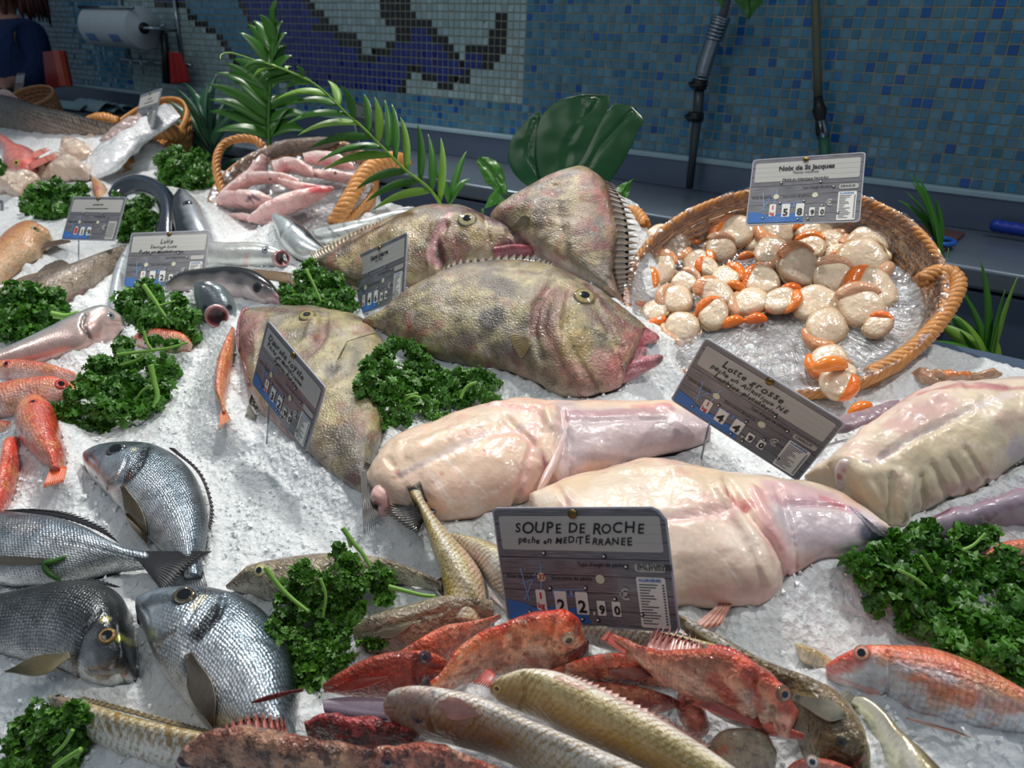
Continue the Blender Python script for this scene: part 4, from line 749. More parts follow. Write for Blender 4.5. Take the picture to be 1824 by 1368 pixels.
loft('lip', [(255, 1072, 247, 1082), (262, 1088, 244, 1098), (262, 1102, 245, 1110)], .007, b.pl.up(.004), M_BREAM, e, [(-1, '#9aa0a4'), (1, '#5c6268')], n=24, m=20, sink=0)

# --- weevers
WV = [(-1, '#e6e2da'), (-.35, '#dcd8cc'), (.2, '#c9bf94'), (.75, '#8f7d50'), (1, '#5c5038')]
G_W = 'striped weevers in the soup fish pile'
p = [(874, 1222, 873, 1236), (884, 1210, 893, 1252), (940, 1193, 945, 1276), (996, 1199, 1000, 1303), (1063, 1228, 1060, 1337), (1116, 1253, 1105, 1358), (1186, 1288, 1165, 1385), (1256, 1330, 1225, 1408), (1310, 1368, 1280, 1428), (1380, 1420, 1360, 1450)]
PW = ICE.up(.035)
e, b = fish('W2', 'weever', 'weever with golden diagonal stripes lying across the pile of red fish', 'fish', G_W, p, [.01, .018, .024, .026, .027, .026, .024, .02, .016, .01], PW, M_WEEVER, [(-1, '#9c8450'), (-.5, '#c2b080'), (-.1, '#dccfa6'), (.3, '#f0eae0'), (.8, '#f2e6de'), (1, '#dcaea0')], ice=False, n=180, m=84, stripes=(34, '#94782a', (-.9, -.1), .5, .28, .55),
    strokes=[('#8c805c', .8, [(885, 1232), (920, 1240)], 22), ('#b0a070', .5, [(950, 1240)], 25), ('#d4a09a', .7, [(990, 1205), (1040, 1226)], 6)], relief=[(-.003, [(930, 1200), (938, 1240), (925, 1262)], 3)])
eye(b, 886, 1226, 8, e, '#b09c58', '#0a0c10')
fin('dorsal_fin', [(996, 1201), (1063, 1230), (1116, 1255), (1186, 1290), (1256, 1332)], [(1010, 1195), (1078, 1222), (1130, 1248), (1200, 1282), (1268, 1324)], b, e, '#d8b4a8', '#b89088', 26, .4, hgt=-.004)
p = [(684, 1254, 685, 1278), (704, 1232, 700, 1299), (756, 1225, 735, 1314), (808, 1230, 785, 1327), (870, 1246, 850, 1344), (940, 1280, 915, 1368), (1010, 1309, 985, 1395), (1081, 1341, 1050, 1425), (1151, 1372, 1130, 1445), (1230, 1420, 1210, 1460)]
e, b = fish('W1', 'weever', 'pale bellied weever with pink pectoral fin at the front of the pile', 'fish', G_W, p, [.012, .022, .027, .028, .028, .027, .026, .024, .02, .012], ICE.up(.034), M_WEEVER, [(-1, '#94785a'), (-.6, '#cdbfae'), (-.1, '#e8e4e0'), (.6, '#eceae8'), (1, '#d8b4ac')], ice=False, n=180, m=84, stripes=(60, '#9a8a6c', (-.9, .3), .5, .15, .6),
    strokes=[('#a8988c', .85, [(700, 1262), (735, 1262)], 32), ('#5c6474', .6, [(742, 1275)], 13), ('#c69c92', .6, [(715, 1240), (760, 1232)], 10), ('#6a5c58', .6, [(694, 1290)], 7), ('#8e6038', .5, [(800, 1310), (900, 1352)], 8)], relief=[(-.003, [(770, 1235), (760, 1270), (770, 1300)], 4), (-.002, [(688, 1262), (705, 1262)], 2), (.002, [(742, 1275)], 14)])
eye(b, 743, 1282, 8, e, '#5c6878', '#39424e', bulge=.2)
pect((780, 1254), (856, 1272), 40, b, e, '#e0b0a6', '#c08880', 12, peak=.35)
p = [(89, 1241, 90, 1262), (104, 1236, 100, 1290), (164, 1244, 140, 1330), (219, 1260, 200, 1360), (274, 1277, 260, 1380), (329, 1291, 320, 1392), (381, 1304, 380, 1395), (450, 1325, 450, 1390), (520, 1345, 520, 1385)]
e, b = fish('W3', 'weever', 'brown striped weever behind the lower left parsley', 'fish', G_W, p, [.012, .022, .028, .03, .03, .028, .026, .02, .012], ICE.up(.004), M_WEEVER, WV, n=160, m=84, stripes=(24, '#8c6420', (-.8, .95), 1., .10, .62),
    strokes=[('#8c7c6c', .85, [(100, 1250), (130, 1262)], 26), ('#d89c88', .7, [(150, 1310), (160, 1330)], 12)], relief=[(-.003, [(160, 1250), (148, 1290), (150, 1320)], 3)])
eye(b, 103, 1241, 8, e, '#7c7468', '#14181c')
fin('dorsal_fin', [(140, 1244), (219, 1264), (300, 1286), (381, 1307)], [(150, 1239), (228, 1258), (310, 1281), (388, 1302)], b, e, '#8c7c58', '#5c5038', 26, .4, hgt=-.002)
p = [(866, 1112, 792, 1120), (868, 1085, 792, 1092), (867, 1050, 790, 1060), (861, 1018, 783, 1025), (840, 987, 768, 985), (816, 962, 759, 955), (795, 938, 751, 930), (774, 912, 742, 906), (758, 888, 733, 890), (752, 876, 730, 880)]
e, b = fish('W4', 'weever', 'gold flecked weever with its tail raised onto the monkfish', 'fish', G_W, p, [.02, .024, .026, .026, .022, .018, .015, .012, .009, .006], plane_at(820, 1075, .66, h=.004), M_WEEVER, [(-1, '#a88c44'), (-.4, '#c9b26a'), (.2, '#e4e2da'), (.7, '#d8cfa8'), (1, '#e0b8ac')], ice=False, n=150, m=80, stripes=(40, '#a08420', (-.9, .8), .9, .3, .5),
    strokes=[('#7c6830', .6, [(790, 985), (830, 1060)], 9)])
fin('tail_fin', [(732, 886), (745, 884), (756, 878)], [(714, 842), (733, 862), (741, 836)], b, e, '#5c5438', '#24221c', 14, .15, hgt=.002, tcol='#1c1c18')
e, b = fish('W5', 'weever', 'pale weever lying partly under the soup card', 'fish', G_W, [(796, 950, 796, 962), (830, 955, 845, 1010), (870, 966, 880, 1060), (915, 985, 920, 1090), (960, 1010, 960, 1110), (1010, 1040, 1005, 1130), (1060, 1075, 1050, 1145)], [.006, .016, .024, .026, .026, .022, .016], ICE.up(.004), M_WEEVER, WV, n=100, m=64, stripes=(22, '#8a7440', (0, .9), .7, .3, .5))
fin('tail_fin', [(750, 934), (748, 918), (755, 904)], [(742, 950), (684, 908), (702, 894)], b, e, '#3c382e', '#1c1a16', 14, .25, hgt=.012)
fin('anal_fin', [(868, 1045), (895, 1078)], [(872, 1062), (905, 1092)], b, e, '#e8d8d4', '#c8b0ac', 10, .3)
e, b = fish('W6', 'weever', 'scaly striped weever just below the foot of the soup card', 'fish', G_W, [(1030, 1118, 1030, 1140), (1080, 1114, 1085, 1158), (1150, 1120, 1150, 1170), (1220, 1135, 1220, 1180), (1280, 1150, 1280, 1190)], [.012, .02, .022, .02, .012], ICE.up(.016), M_WEEVER, WV, ice=False, n=80, m=56, stripes=(30, '#a08230', (-.9, .9), .8, .5, .5))

# --- gurnards / red scorpion fish of the soup pile
G_R = 'red rock fish in the soup pile'
RD = [(-1, '#f4c4a8'), (-.6, '#e4703c'), (0, '#da401c'), (.6, '#cc3014'), (1, '#8a2a1c')]
RN = [(.014, '#f6a070', .3, .6), (.008, '#fad0b0', .6, .6), (.01, '#9c1c12', .4, .6)]
p = [(1045, 1138, 1036, 1158), (1042, 1112, 1012, 1182), (1013, 1095, 977, 1197), (951, 1099, 925, 1200), (900, 1115, 880, 1204), (850, 1135, 845, 1214), (815, 1163, 815, 1224), (790, 1195, 795, 1234), (765, 1215, 772, 1236)]
e, b = fish('R3', 'scorpion_fish', 'bright red rock fish with bulging eye right under the soup card', 'fish', G_R, p, [.016, .028, .034, .034, .031, .027, .022, .015, .008], ICE.up(.03), M_RED, RD, ice=False, n=130, m=76, noise=RN, lump=(.02, .002),
    strokes=[('#5c1418', .8, [(1035, 1110), (1045, 1140)], 10), ('#e87858', .6, [(960, 1115), (990, 1110)], 14), ('#c86a50', .5, [(940, 1180), (990, 1180)], 14)], relief=[(-.004, [(985, 1105), (975, 1150), (990, 1185)], 4), (.004, [(1012, 1137)], 15), (-.003, [(1010, 1160), (1035, 1160)], 3)])
eye(b, 1012, 1138, 12, e, '#d0a888', '#16303c', bulge=.8)
fin('pectoral_fin', [(862, 1196), (880, 1206)], [(842, 1216), (870, 1224)], b, e, '#e07060', '#a03028', 8, .35, hgt=.006)
fin('dorsal_fin', [(835, 1145), (900, 1114), (950, 1099)], [(860, 1126), (905, 1106), (955, 1094)], b, e, '#c04030', '#801c18', 16, .5)
loft('lower_jaw', [(1020, 1165, 1010, 1185), (1040, 1150, 1030, 1178), (1050, 1140, 1048, 1166)], .012, b.pl.up(-.006), M_RED, e, [(-1, '#6a2420'), (1, '#4c1818')], n=24, m=20, sink=0)
p = [(804, 1188, 801, 1197), (798, 1176, 792, 1209), (773, 1163, 760, 1227), (722, 1163, 705, 1241), (671, 1174, 655, 1244), (619, 1194, 615, 1242), (592, 1209, 590, 1236), (576, 1219, 577, 1232)]
e, b = fish('R1', 'gurnard', 'red gurnard seen from above with both eyes, beside the flat parsley', 'fish', G_R, p, [.01, .02, .026, .027, .025, .02, .014, .008], ICE.up(.02), M_RED, [(-1, '#c04a34'), (0, '#b2442e'), (.5, '#b8583c'), (1, '#9a4630')], ice=False, n=120, m=70, noise=[(.012, '#cc7450', .4, .5), (.012, '#7c2418', .5, .4)],
    strokes=[('#4a1c18', .6, [(738, 1168), (745, 1225)], 6), ('#e0583c', .7, [(600, 1220), (680, 1206)], 5), ('#8a3420', .4, [(700, 1190), (780, 1195)], 10)], relief=[(-.003, [(740, 1166), (735, 1200), (742, 1232)], 3), (.004, [(756, 1170)], 10), (.004, [(760, 1214)], 10), (-.003, [(770, 1190), (798, 1192)], 5)])
eye(b, 757, 1171, 10, e, '#54343c', '#1c2030'); eye(b, 760, 1214, 10, e, '#6c5058', '#343848')
pect((690, 1206), (577, 1232), 16, b, e, '#f06a50', '#a83020', 8)
e, b = fish('R2', 'gurnard', 'orange red fish tail pointing up towards the soup card', 'fish', G_R, [(893, 1094, 890, 1102), (860, 1103, 860, 1122), (825, 1110, 835, 1145), (790, 1117, 808, 1172), (760, 1132, 790, 1186), (730, 1150, 760, 1192), (705, 1165, 720, 1188)], [.003, .007, .014, .02, .024, .022, .012], ICE.up(.012), M_RED, [(-1, '#e88868'), (0, '#e06c4c'), (1, '#c8482e')], ice=False, n=90, m=56, noise=[(.012, '#f4b090', .3, .6), (.01, '#c03020', .5, .4)])
fin('anal_fin', [(808, 1170), (835, 1145)], [(826, 1176), (840, 1158)], b, e, '#c8907c', '#703028', 8, .4)
p = [(1428, 1270, 1397, 1312), (1407, 1236, 1364, 1308), (1386, 1212, 1330, 1297), (1361, 1198, 1291, 1280), (1309, 1172, 1250, 1261), (1249, 1160, 1221, 1243), (1186, 1162, 1172, 1217), (1144, 1152, 1138, 1182), (1115, 1140, 1108, 1160), (1095, 1130, 1092, 1150)]
e, b = fish('R4', 'scorpion_fish', 'red scorpion fish facing lower right with open mouth and spiny back', 'fish', G_R, p, [.012, .024, .03, .033, .033, .030, .024, .015, .009, .006], ICE.up(.044), M_RED, [(-1, '#f4cab0'), (-.6, '#ee9874'), (-.1, '#d65434'), (.5, '#bc4a2e'), (1, '#7c3c28')], ice=False, n=160, m=84, noise=[(.012, '#e89078', .35, .55), (.01, '#8a2c20', .5, .5)], lump=(.015, .0015),
    strokes=[('#c02c1e', .7, [(1270, 1210), (1300, 1240)], 18), ('#b43828', .7, [(1330, 1200), (1350, 1260)], 12), ('#f2d4c4', .6, [(1330, 1240), (1345, 1290)], 12), ('#e88c80', .7, [(1395, 1290), (1425, 1275)], 12), ('#d04030', .6, [(1395, 1260)], 12), ('#8c4c34', .5, [(1200, 1175), (1300, 1185)], 14), ('#e8907c', .6, [(1120, 1150), (1160, 1175)], 10)],
    relief=[(-.005, [(1345, 1205), (1338, 1250), (1350, 1295)], 4), (.004, [(1396, 1235)], 13), (-.004, [(1375, 1260), (1370, 1300)], 4), (.003, [(1310, 1215)], 16), (-.004, [(1395, 1295), (1420, 1282)], 3)])
eye(b, 1396, 1236, 12, e, '#9a6c54', '#1c2c44', bulge=.8)
loft('lower_jaw', [(1365, 1288, 1355, 1308), (1395, 1294, 1385, 1312), (1420, 1302, 1415, 1317), (1434, 1308, 1428, 1317)], .012, b.pl.up(-.01), M_RED, e, [(-1, '#d8604c'), (1, '#f09080')], n=30, m=24, sink=0)
fin('dorsal_fin', [(1150, 1156), (1190, 1163), (1249, 1161)], [(1172, 1105), (1215, 1120), (1252, 1140)], b, e, '#e0a89c', '#a84838', 9, .75, k=9)
fin('second_dorsal_fin', [(1255, 1160), (1300, 1170), (1345, 1192)], [(1262, 1145), (1305, 1152), (1350, 1180)], b, e, '#d84834', '#a03024', 14, .2)
fin('tail_fin', [(1112, 1140), (1105, 1158)], [(1082, 1122), (1070, 1136)], b, e, '#e89080', '#b03c30', 10, .2, hgt=.002)
fin('pectoral_fin', [(1330, 1262), (1322, 1285)], [(1240, 1248), (1232, 1252)], b, e, '#e87868', '#b03c34', 12, .15, hgt=-.006)
e, b = fish('R5', 'scorpion_fish', 'smaller red fish wedged behind the open mouthed scorpion fish', 'fish', G_R, [(978, 1194, 982, 1201), (1020, 1178, 1030, 1212), (1060, 1168, 1075, 1220), (1110, 1166, 1120, 1224), (1160, 1182, 1165, 1228), (1200, 1200, 1200, 1226)], [.006, .016, .022, .024, .02, .01], ICE.up(.022), M_RED, [(-1, '#e88868'), (0, '#d8583e'), (1, '#8c3828')], ice=False, n=80, m=56, noise=RN)
pect((1085, 1196), (1162, 1204), 24, b, e, '#e08878', '#702c28', 10, peak=.6)
e, b = fish('R6', 'scorpion_fish', 'dark red fish under the striped weever and open mouthed fish', 'fish', G_R, [(1045, 1216, 1060, 1250), (1090, 1218, 1100, 1268), (1140, 1226, 1150, 1275), (1190, 1240, 1195, 1266), (1212, 1250, 1212, 1258)], [.012, .022, .022, .016, .006], ICE.up(.01), M_RED, [(-1, '#c06050'), (0, '#a8443a'), (1, '#6c2420')], ice=False, n=70, m=50, noise=RN)
e, b = fish('R7', 'scorpion_fish', 'small reddish fish tail hanging under the scorpion fish belly', 'fish', G_R, [(1204, 1243, 1236, 1236), (1206, 1268, 1256, 1270), (1222, 1294, 1264, 1298), (1240, 1307, 1256, 1306)], [.01, .014, .012, .006], ICE.up(.014), M_RED, [(-1, '#b05040'), (0, '#d88070'), (1, '#a04438')], ice=False, n=50, m=40, noise=RN)
p = [(308, 1385, 315, 1400), (330, 1340, 345, 1410), (384, 1308, 395, 1420), (440, 1294, 450, 1425), (500, 1304, 510, 1425), (560, 1316, 570, 1420), (620, 1324, 630, 1410), (680, 1335, 690, 1395), (722, 1352, 725, 1380)]
RK = [(-1, '#a87860'), (0, '#8c5240'), (1, '#5c3024')]
e, b = fish('R8', 'scorpion_fish', 'mottled brown spiny scorpion fish at the bottom edge', 'fish', G_R, p, [.016, .03, .036, .038, .038, .036, .032, .024, .012], ICE.up(.024), M_ROCK, RK, ice=False, n=150, m=84, noise=[(.02, '#c49878', .3, .6), (.012, '#4c1c16', .45, .6)], lump=(.02, .004), relief=[(.005, [(332, 1350)], 14)])
eye(b, 328, 1362, 14, e, '#5a3434', '#1c2a44', bulge=.6)
fin('dorsal_fin', [(384, 1312), (430, 1297), (470, 1298), (512, 1308)], [(378, 1302), (425, 1276), (462, 1266), (506, 1276)], b, e, '#a85040', '#54201c', 12, .6, k=8)
p = [(638, 1372, 645, 1385), (655, 1342, 670, 1410), (722, 1326, 720, 1430), (785, 1325, 780, 1440), (845, 1348, 840, 1440), (900, 1372, 890, 1430)]
e, b = fish('R9', 'scorpion_fish', 'reddish scorpion fish head at the bottom edge under the pale weever', 'fish', G_R, p, [.014, .028, .034, .034, .03, .016], ICE.up(.022), M_ROCK, [(-1, '#c88470'), (0, '#b4604c'), (1, '#a04c3c')], ice=False, n=110, m=76, noise=[(.018, '#e0b090', .35, .55), (.012, '#80281e', .45, .5)], lump=(.018, .003))
eye(b, 691, 1357, 11, e, '#6c3c3c', '#18202c', bulge=.6)
e, b = fish('R10', 'scorpion_fish', 'deep red wet fish head between flat parsley and pale weever', 'fish', G_R, [(546, 1285, 548, 1318), (575, 1274, 590, 1330), (640, 1280, 650, 1338), (700, 1290, 705, 1330), (745, 1300, 745, 1318)], [.014, .026, .028, .022, .008], ICE.up(.018), M_ROCK, [(-1, '#8c3030'), (0, '#b43c3c'), (1, '#6c2424')], ice=False, n=90, m=60, noise=[(.015, '#e07070', .4, .6), (.012, '#3c1414', .4, .6)], lump=(.015, .003))
e, b = fish('RP', 'fish_tail', 'translucent grey purple fin lying under the pale weever snout', 'fish', None, [(575, 1246, 578, 1270), (620, 1241, 625, 1280), (680, 1244, 680, 1284), (730, 1250, 728, 1280)], [.003, .004, .004, .003], ICE.up(.036), M_FIN, [(-1, '#6a5c6c'), (1, '#8c7c8c')], ice=False, n=60, m=30)
e, b = fish('SP', 'fish_tail', 'thin dark red fin spike lying over the bright bream', 'fish', None, [(447, 1250, 448, 1253), (470, 1241, 475, 1249), (500, 1233, 505, 1241), (540, 1226, 540, 1232)], [.001, .003, .003, .002], ICE.up(.07), M_RED, [(-1, '#6c1c24'), (1, '#8c2c34')], ice=False, n=40, m=20)
# --- brown fish
e, b = fish('G1', 'gurnard', 'long brown fish with yellow ringed eye half under the flat parsley', 'fish', 'brown fish of the soup pile', [(402, 1043, 404, 1049), (431, 1023, 425, 1057), (456, 1005, 455, 1070), (500, 995, 500, 1085), (585, 985, 585, 1080), (671, 992, 665, 1045), (722, 1006, 712, 1042), (763, 1024, 756, 1048), (790, 1036, 787, 1058)], [.006, .014, .02, .024, .024, .018, .013, .01, .006], ICE.up(0), M_BROWN, [(-1, '#d0c8b0'), (-.5, '#aca284'), (.1, '#8c7a60'), (1, '#6c5844')], n=130, m=70, strokes=[('#9a9c78', .5, [(690, 1030), (760, 1040)], 6), ('#6c5040', .6, [(405, 1046), (440, 1030)], 8), ('#5c3c30', .7, [(762, 1030), (785, 1050)], 8)], relief=[(-.003, [(490, 1000), (485, 1040)], 3)])
eye(b, 463, 1016, 11, e, '#d8cc90', '#0c1c28', bulge=.6)
fin('tail_fin', [(780, 1032), (786, 1058)], [(798, 1020), (800, 1072)], b, e, '#7c5c4c', '#3c2c24', 10, .15)
e, b = fish('G2', 'gurnard', 'brown wet fish body between flat parsley and the red fish', 'fish', 'brown fish of the soup pile', [(636, 1118, 630, 1150), (655, 1106, 650, 1168), (690, 1091, 682, 1178), (739, 1077, 735, 1172), (792, 1062, 790, 1145), (840, 1062, 840, 1120), (880, 1070, 880, 1110)], [.014, .022, .026, .026, .024, .018, .01], ICE.up(.004), M_BROWN, [(-1, '#a09078'), (0, '#8c7c64'), (.6, '#9a8c74'), (1, '#6c5c48')], n=110, m=70, strokes=[('#b06040', .5, [(700, 1105), (705, 1118)], 5)], relief=[(-.002, [(640, 1130), (790, 1090)], 3), (.003, [(700, 1105), (790, 1075)], 8)])
pect((660, 1135), (740, 1108), 22, b, e, '#b0a088', '#8c7c64', 10, lift=.001)
e, b = fish('L1', 'stargazer_fish', 'long olive brown fish with white belly stripe along the right of the pile', 'fish', 'brown fish of the soup pile', [(1205, 1092, 1198, 1108), (1262, 1122, 1243, 1150), (1320, 1155, 1290, 1195), (1377, 1186, 1340, 1240), (1440, 1212, 1385, 1292), (1505, 1246, 1412, 1342), (1545, 1295, 1440, 1390), (1562, 1345, 1490, 1405), (1556, 1385, 1530, 1405)], [.008, .014, .02, .026, .032, .036, .036, .03, .014], ICE.up(.008), M_BROWN, [(-1, '#8c7c58'), (-.3, '#6c5c3c'), (.3, '#84704c'), (.75, '#a8987c'), (1, '#e0d8cc')], n=150, m=80, noise=[(.015, '#3c3020', .4, .5)],
    strokes=[('#e8e4dc', .85, [(1225, 1112), (1300, 1155), (1350, 1195), (1370, 1230)], 7), ('#5c4c30', .7, [(1460, 1290), (1500, 1340)], 40), ('#8a3c34', .6, [(1470, 1375), (1540, 1350)], 6), ('#b0a070', .5, [(1410, 1235), (1480, 1260)], 10)], relief=[(-.004, [(1545, 1305), (1530, 1345), (1500, 1375)], 4), (.003, [(1498, 1320)], 12)])
eye(b, 1498, 1321, 8, e, '#3c3424', '#0a0c10')
pect((1412, 1240), (1508, 1276), 34, b, e, '#d8d4c0', '#4c4c40', 12, peak=.7)
fin('spiny_fin', [(1240, 1108), (1290, 1100)], [(1300, 1060), (1310, 1064)], b, e, '#e0a890', '#84301c', 6, .2, hgt=.0)
e, b = fish('L2', 'striped_fish', 'narrow silver and olive fish lying beside the long brown one', 'fish', None, [(1512, 1258, 1528, 1244), (1520, 1270, 1552, 1252), (1542, 1300, 1588, 1284), (1560, 1345, 1618, 1318), (1572, 1390, 1662, 1362), (1590, 1440, 1710, 1410)], [.008, .012, .018, .022, .026, .026], ICE.up(.004), M_BASS, [(-1, '#5c5038'), (-.4, '#8c7c58'), (0, '#c8bc98'), (.5, '#e4e4dc'), (1, '#d8d4b0')], n=110, m=60, strokes=[('#d8c040', .5, [(1555, 1330), (1565, 1368)], 8), ('#8c98a0', .4, [(1555, 1290), (1580, 1350)], 5)])
fin('tail_fin', [(1512, 1258), (1528, 1244)], [(1494, 1236), (1506, 1228)], b, e, '#a09c84', '#4c4c40', 10, .2)
e, b = fish('L3', 'flatfish', 'brown grey fish head at the bottom under the scorpion fish', 'fish', None, [(1255, 1330, 1262, 1360), (1275, 1305, 1290, 1390), (1320, 1300, 1330, 1400), (1360, 1312, 1365, 1400), (1382, 1340, 1380, 1380)], [.012, .026, .03, .026, .014], ICE.up(.012), M_BROWN, [(-1, '#a89880'), (0, '#9a8c74'), (1, '#7c6c58')], ice=False, n=70, m=50, strokes=[('#c06848', .7, [(1270, 1345), (1290, 1335)], 7)])
e, b = fish('L4', 'scorpion_fish', 'small red fish head with round eye at the bottom under the brown fish', 'fish', G_R, [(1395, 1372, 1400, 1385), (1412, 1355, 1420, 1400), (1450, 1350, 1455, 1410), (1500, 1362, 1500, 1410), (1540, 1380, 1540, 1400)], [.01, .02, .022, .018, .008], ICE.up(.03), M_RED, [(-1, '#e0a090'), (0, '#c05848'), (1, '#8c3428')], ice=False, n=60, m=44, noise=RN)
eye(b, 1447, 1357, 10, e, '#c8b8b0', '#1c2c3c', bulge=.6)

# --- red mullets
e, b = fish('OF', 'orange_fish', 'orange speckled fish just visible behind the big parsley at the right edge', 'fish', None, [(1752, 985, 1756, 1000), (1775, 968, 1780, 1006), (1810, 962, 1812, 1012), (1850, 966, 1850, 1015)], [.006, .016, .02, .018], ICE.up(.004), M_MULLET, [(-1, '#f0b090'), (0, '#e87850'), (1, '#d85830')], n=50, m=40, noise=[(.01, '#c03820', .4, .6)])
MU = [(-1, '#f2d4cc'), (-.55, '#f0a890'), (0, '#e87050'), (.6, '#dc5440'), (1, '#c83c2c')]
MUN = [(.02, '#f0a060', .3, .55), (.012, '#c02c28', .45, .4)]
G_M = 'red mullets on the ice'
p = [(1470, 1184, 1473, 1202), (1486, 1169, 1494, 1222), (1531, 1150, 1545, 1252), (1582, 1149, 1600, 1272), (1633, 1152, 1655, 1292), (1690, 1168, 1708, 1308), (1740, 1190, 1758, 1317), (1800, 1222, 1812, 1322), (1860, 1258, 1866, 1322), (1920, 1290, 1922, 1318)]
e, b = fish('M_R', 'red_mullet', 'large red mullet with whisker at the lower right below the big parsley', 'fish', G_M, p, [.012, .022, .029, .031, .032, .031, .029, .025, .018, .01], ICE.up(-.002), M_MULLET, [(-1, '#d8dce4'), (-.55, '#e4dce0'), (-.3, '#ec9880'), (.2, '#e87c58'), (.6, '#e08070'), (1, '#d0503c')], n=170, m=90, noise=MUN,
    strokes=[('#d83c28', .8, [(1480, 1190), (1530, 1160)], 20), ('#e87838', .75, [(1640, 1215), (1720, 1245)], 18), ('#f0e4e0', .7, [(1590, 1200), (1600, 1225), (1640, 1225)], 9), ('#c4c8d4', .7, [(1600, 1268), (1700, 1300)], 14), ('#f4b0a4', .5, [(1490, 1210), (1560, 1235)], 8)],
    relief=[(-.004, [(1582, 1160), (1590, 1210), (1575, 1250)], 4), (-.003, [(1478, 1205), (1530, 1222)], 3), (.003, [(1535, 1164)], 12)])
eye(b, 1535, 1163, 12, e, '#e8a088', '#101c24', pr=.6)
V, Fc = tube(surf(None, [(1478, 1206), (1440, 1195), (1398, 1190)], .02), .0011, 6); mesh_obj('barbel', V, Fc, M_FIN, e, np.tile(C('#e8b8b0'), (len(V), 1)))
V, Fc = tube(surf(None, [(1480, 1210), (1448, 1196), (1415, 1197)], .014), .0009, 6); mesh_obj('barbel', V, Fc, M_FIN, e, np.tile(C('#e8c8c0'), (len(V), 1)))
fin('pelvic_fin', [(1640, 1285), (1680, 1298)], [(1720, 1306), (1730, 1312)], b, e, '#e0b8a8', '#b88878', 8, .2)
e, b = fish('M_T', 'fish_tail', 'small pale fish tail with black tip behind the red mullet head', 'fish', None, [(1415, 1145, 1410, 1155), (1440, 1152, 1425, 1178), (1475, 1170, 1455, 1200), (1510, 1200, 1490, 1225)], [.004, .008, .014, .014], ICE.up(.0), M_MULLET, [(-1, '#e0ccb0'), (0, '#d0b078'), (1, '#a09070')], n=50, m=36)
fin('tail_fin', [(1420, 1148), (1414, 1158)], [(1406, 1128), (1402, 1140)], b, e, '#c8c0a0', '#20241c', 8, .2)
e, b = fish('M_5', 'red_mullet', 'single red mullet hanging tail down beside the john dory snout', 'fish', G_M, [(410, 584, 421, 588), (395, 608, 425, 615), (378, 645, 421, 660), (371, 680, 416, 690), (375, 705, 410, 715), (389, 722, 406, 728), (393, 735, 405, 737)], [.010, .02, .026, .026, .02, .012, .006], ICE.up(.014), M_MULLET, [(-1, '#e89058'), (0, '#e88a60'), (.4, '#e89c80'), (1, '#e4a8a0')], n=100, m=60, noise=MUN, strokes=[('#b898b0', .5, [(385, 650), (382, 700)], 4), ('#c05030', .5, [(405, 640), (400, 710)], 3)])
fin('tail_fin', [(393, 733), (405, 735)], [(389, 766), (412, 748)], b, e, '#f0a070', '#d07040', 10, .25)
def mul(key, pairs, T, lab, h=0., eyep=None, tl=None, ice=True):
    e, b = fish(key, 'red_mullet', lab, 'fish', G_M, pairs, T, ICE.up(h), M_MULLET, MU, ice=ice, n=100, m=60, noise=MUN)
    if eyep: eye(b, *eyep, e, '#e05040', '#0c0c10', pr=.6)
    if tl: fin('tail_fin', tl[0], tl[1], b, e, '#f08048', '#d05020', 12, .12, hgt=.002)
mul('m1', [(-60, 655, -60, 680), (0, 643, 0, 684), (50, 640, 50, 692), (101, 652, 101, 690), (136, 664, 138, 680)], [.012, .018, .02, .018, .008], 'red mullet uppermost of the left edge group with pale cheek', .0, (12, 648, 6))
mul('m2', [(138, 690, 136, 706), (126, 679, 118, 720), (101, 671, 90, 734), (50, 673, 45, 747), (0, 685, 0, 752), (-50, 700, -50, 750)], [.01, .02, .025, .026, .025, .016], 'red mullet with round black eye against the crossed parsley stems', .008, (109, 684, 9), None)
mul('m3', [(88, 712, 32, 719), (97, 725, 26, 745), (103, 750, 31, 775), (109, 775, 50, 803), (115, 800, 68, 820), (118, 825, 80, 832), (117, 840, 86, 842)], [.012, .02, .024, .024, .02, .015, .01], 'red mullet pointing down with orange tail below the crossed parsley', .014, (59, 716, 6), ([(88, 838), (117, 838)], [(76, 868), (112, 858)]))
mul('m4', [(46, 788, 18, 784), (52, 800, -5, 798), (46, 835, -14, 835), (34, 872, -20, 875), (12, 908, -22, 908), (0, 930, -20, 930)], [.01, .02, .026, .026, .02, .01], 'red mullet lowest at the left edge above the large tail', .004)
mul('m6', [(233, 606, 235, 614), (262, 588, 262, 625), (300, 586, 300, 632), (333, 598, 333, 626), (343, 610, 341, 617)], [.008, .018, .02, .015, .006], 'red mullet mostly hidden between two parsley bunches', .0, (250, 598, 5))
mul('m7', [(-40, 745, -40, 775), (0, 748, 0, 778), (28, 752, 26, 772), (36, 758, 34, 766)], [.012, .012, .008, .004], 'orange tail of a red mullet at the left edge under the round eyed one', .0)
M_EEL = skin('eel_skin', .22, 1., 0, (200., .25, .001), None, None, mott=(30., .2))
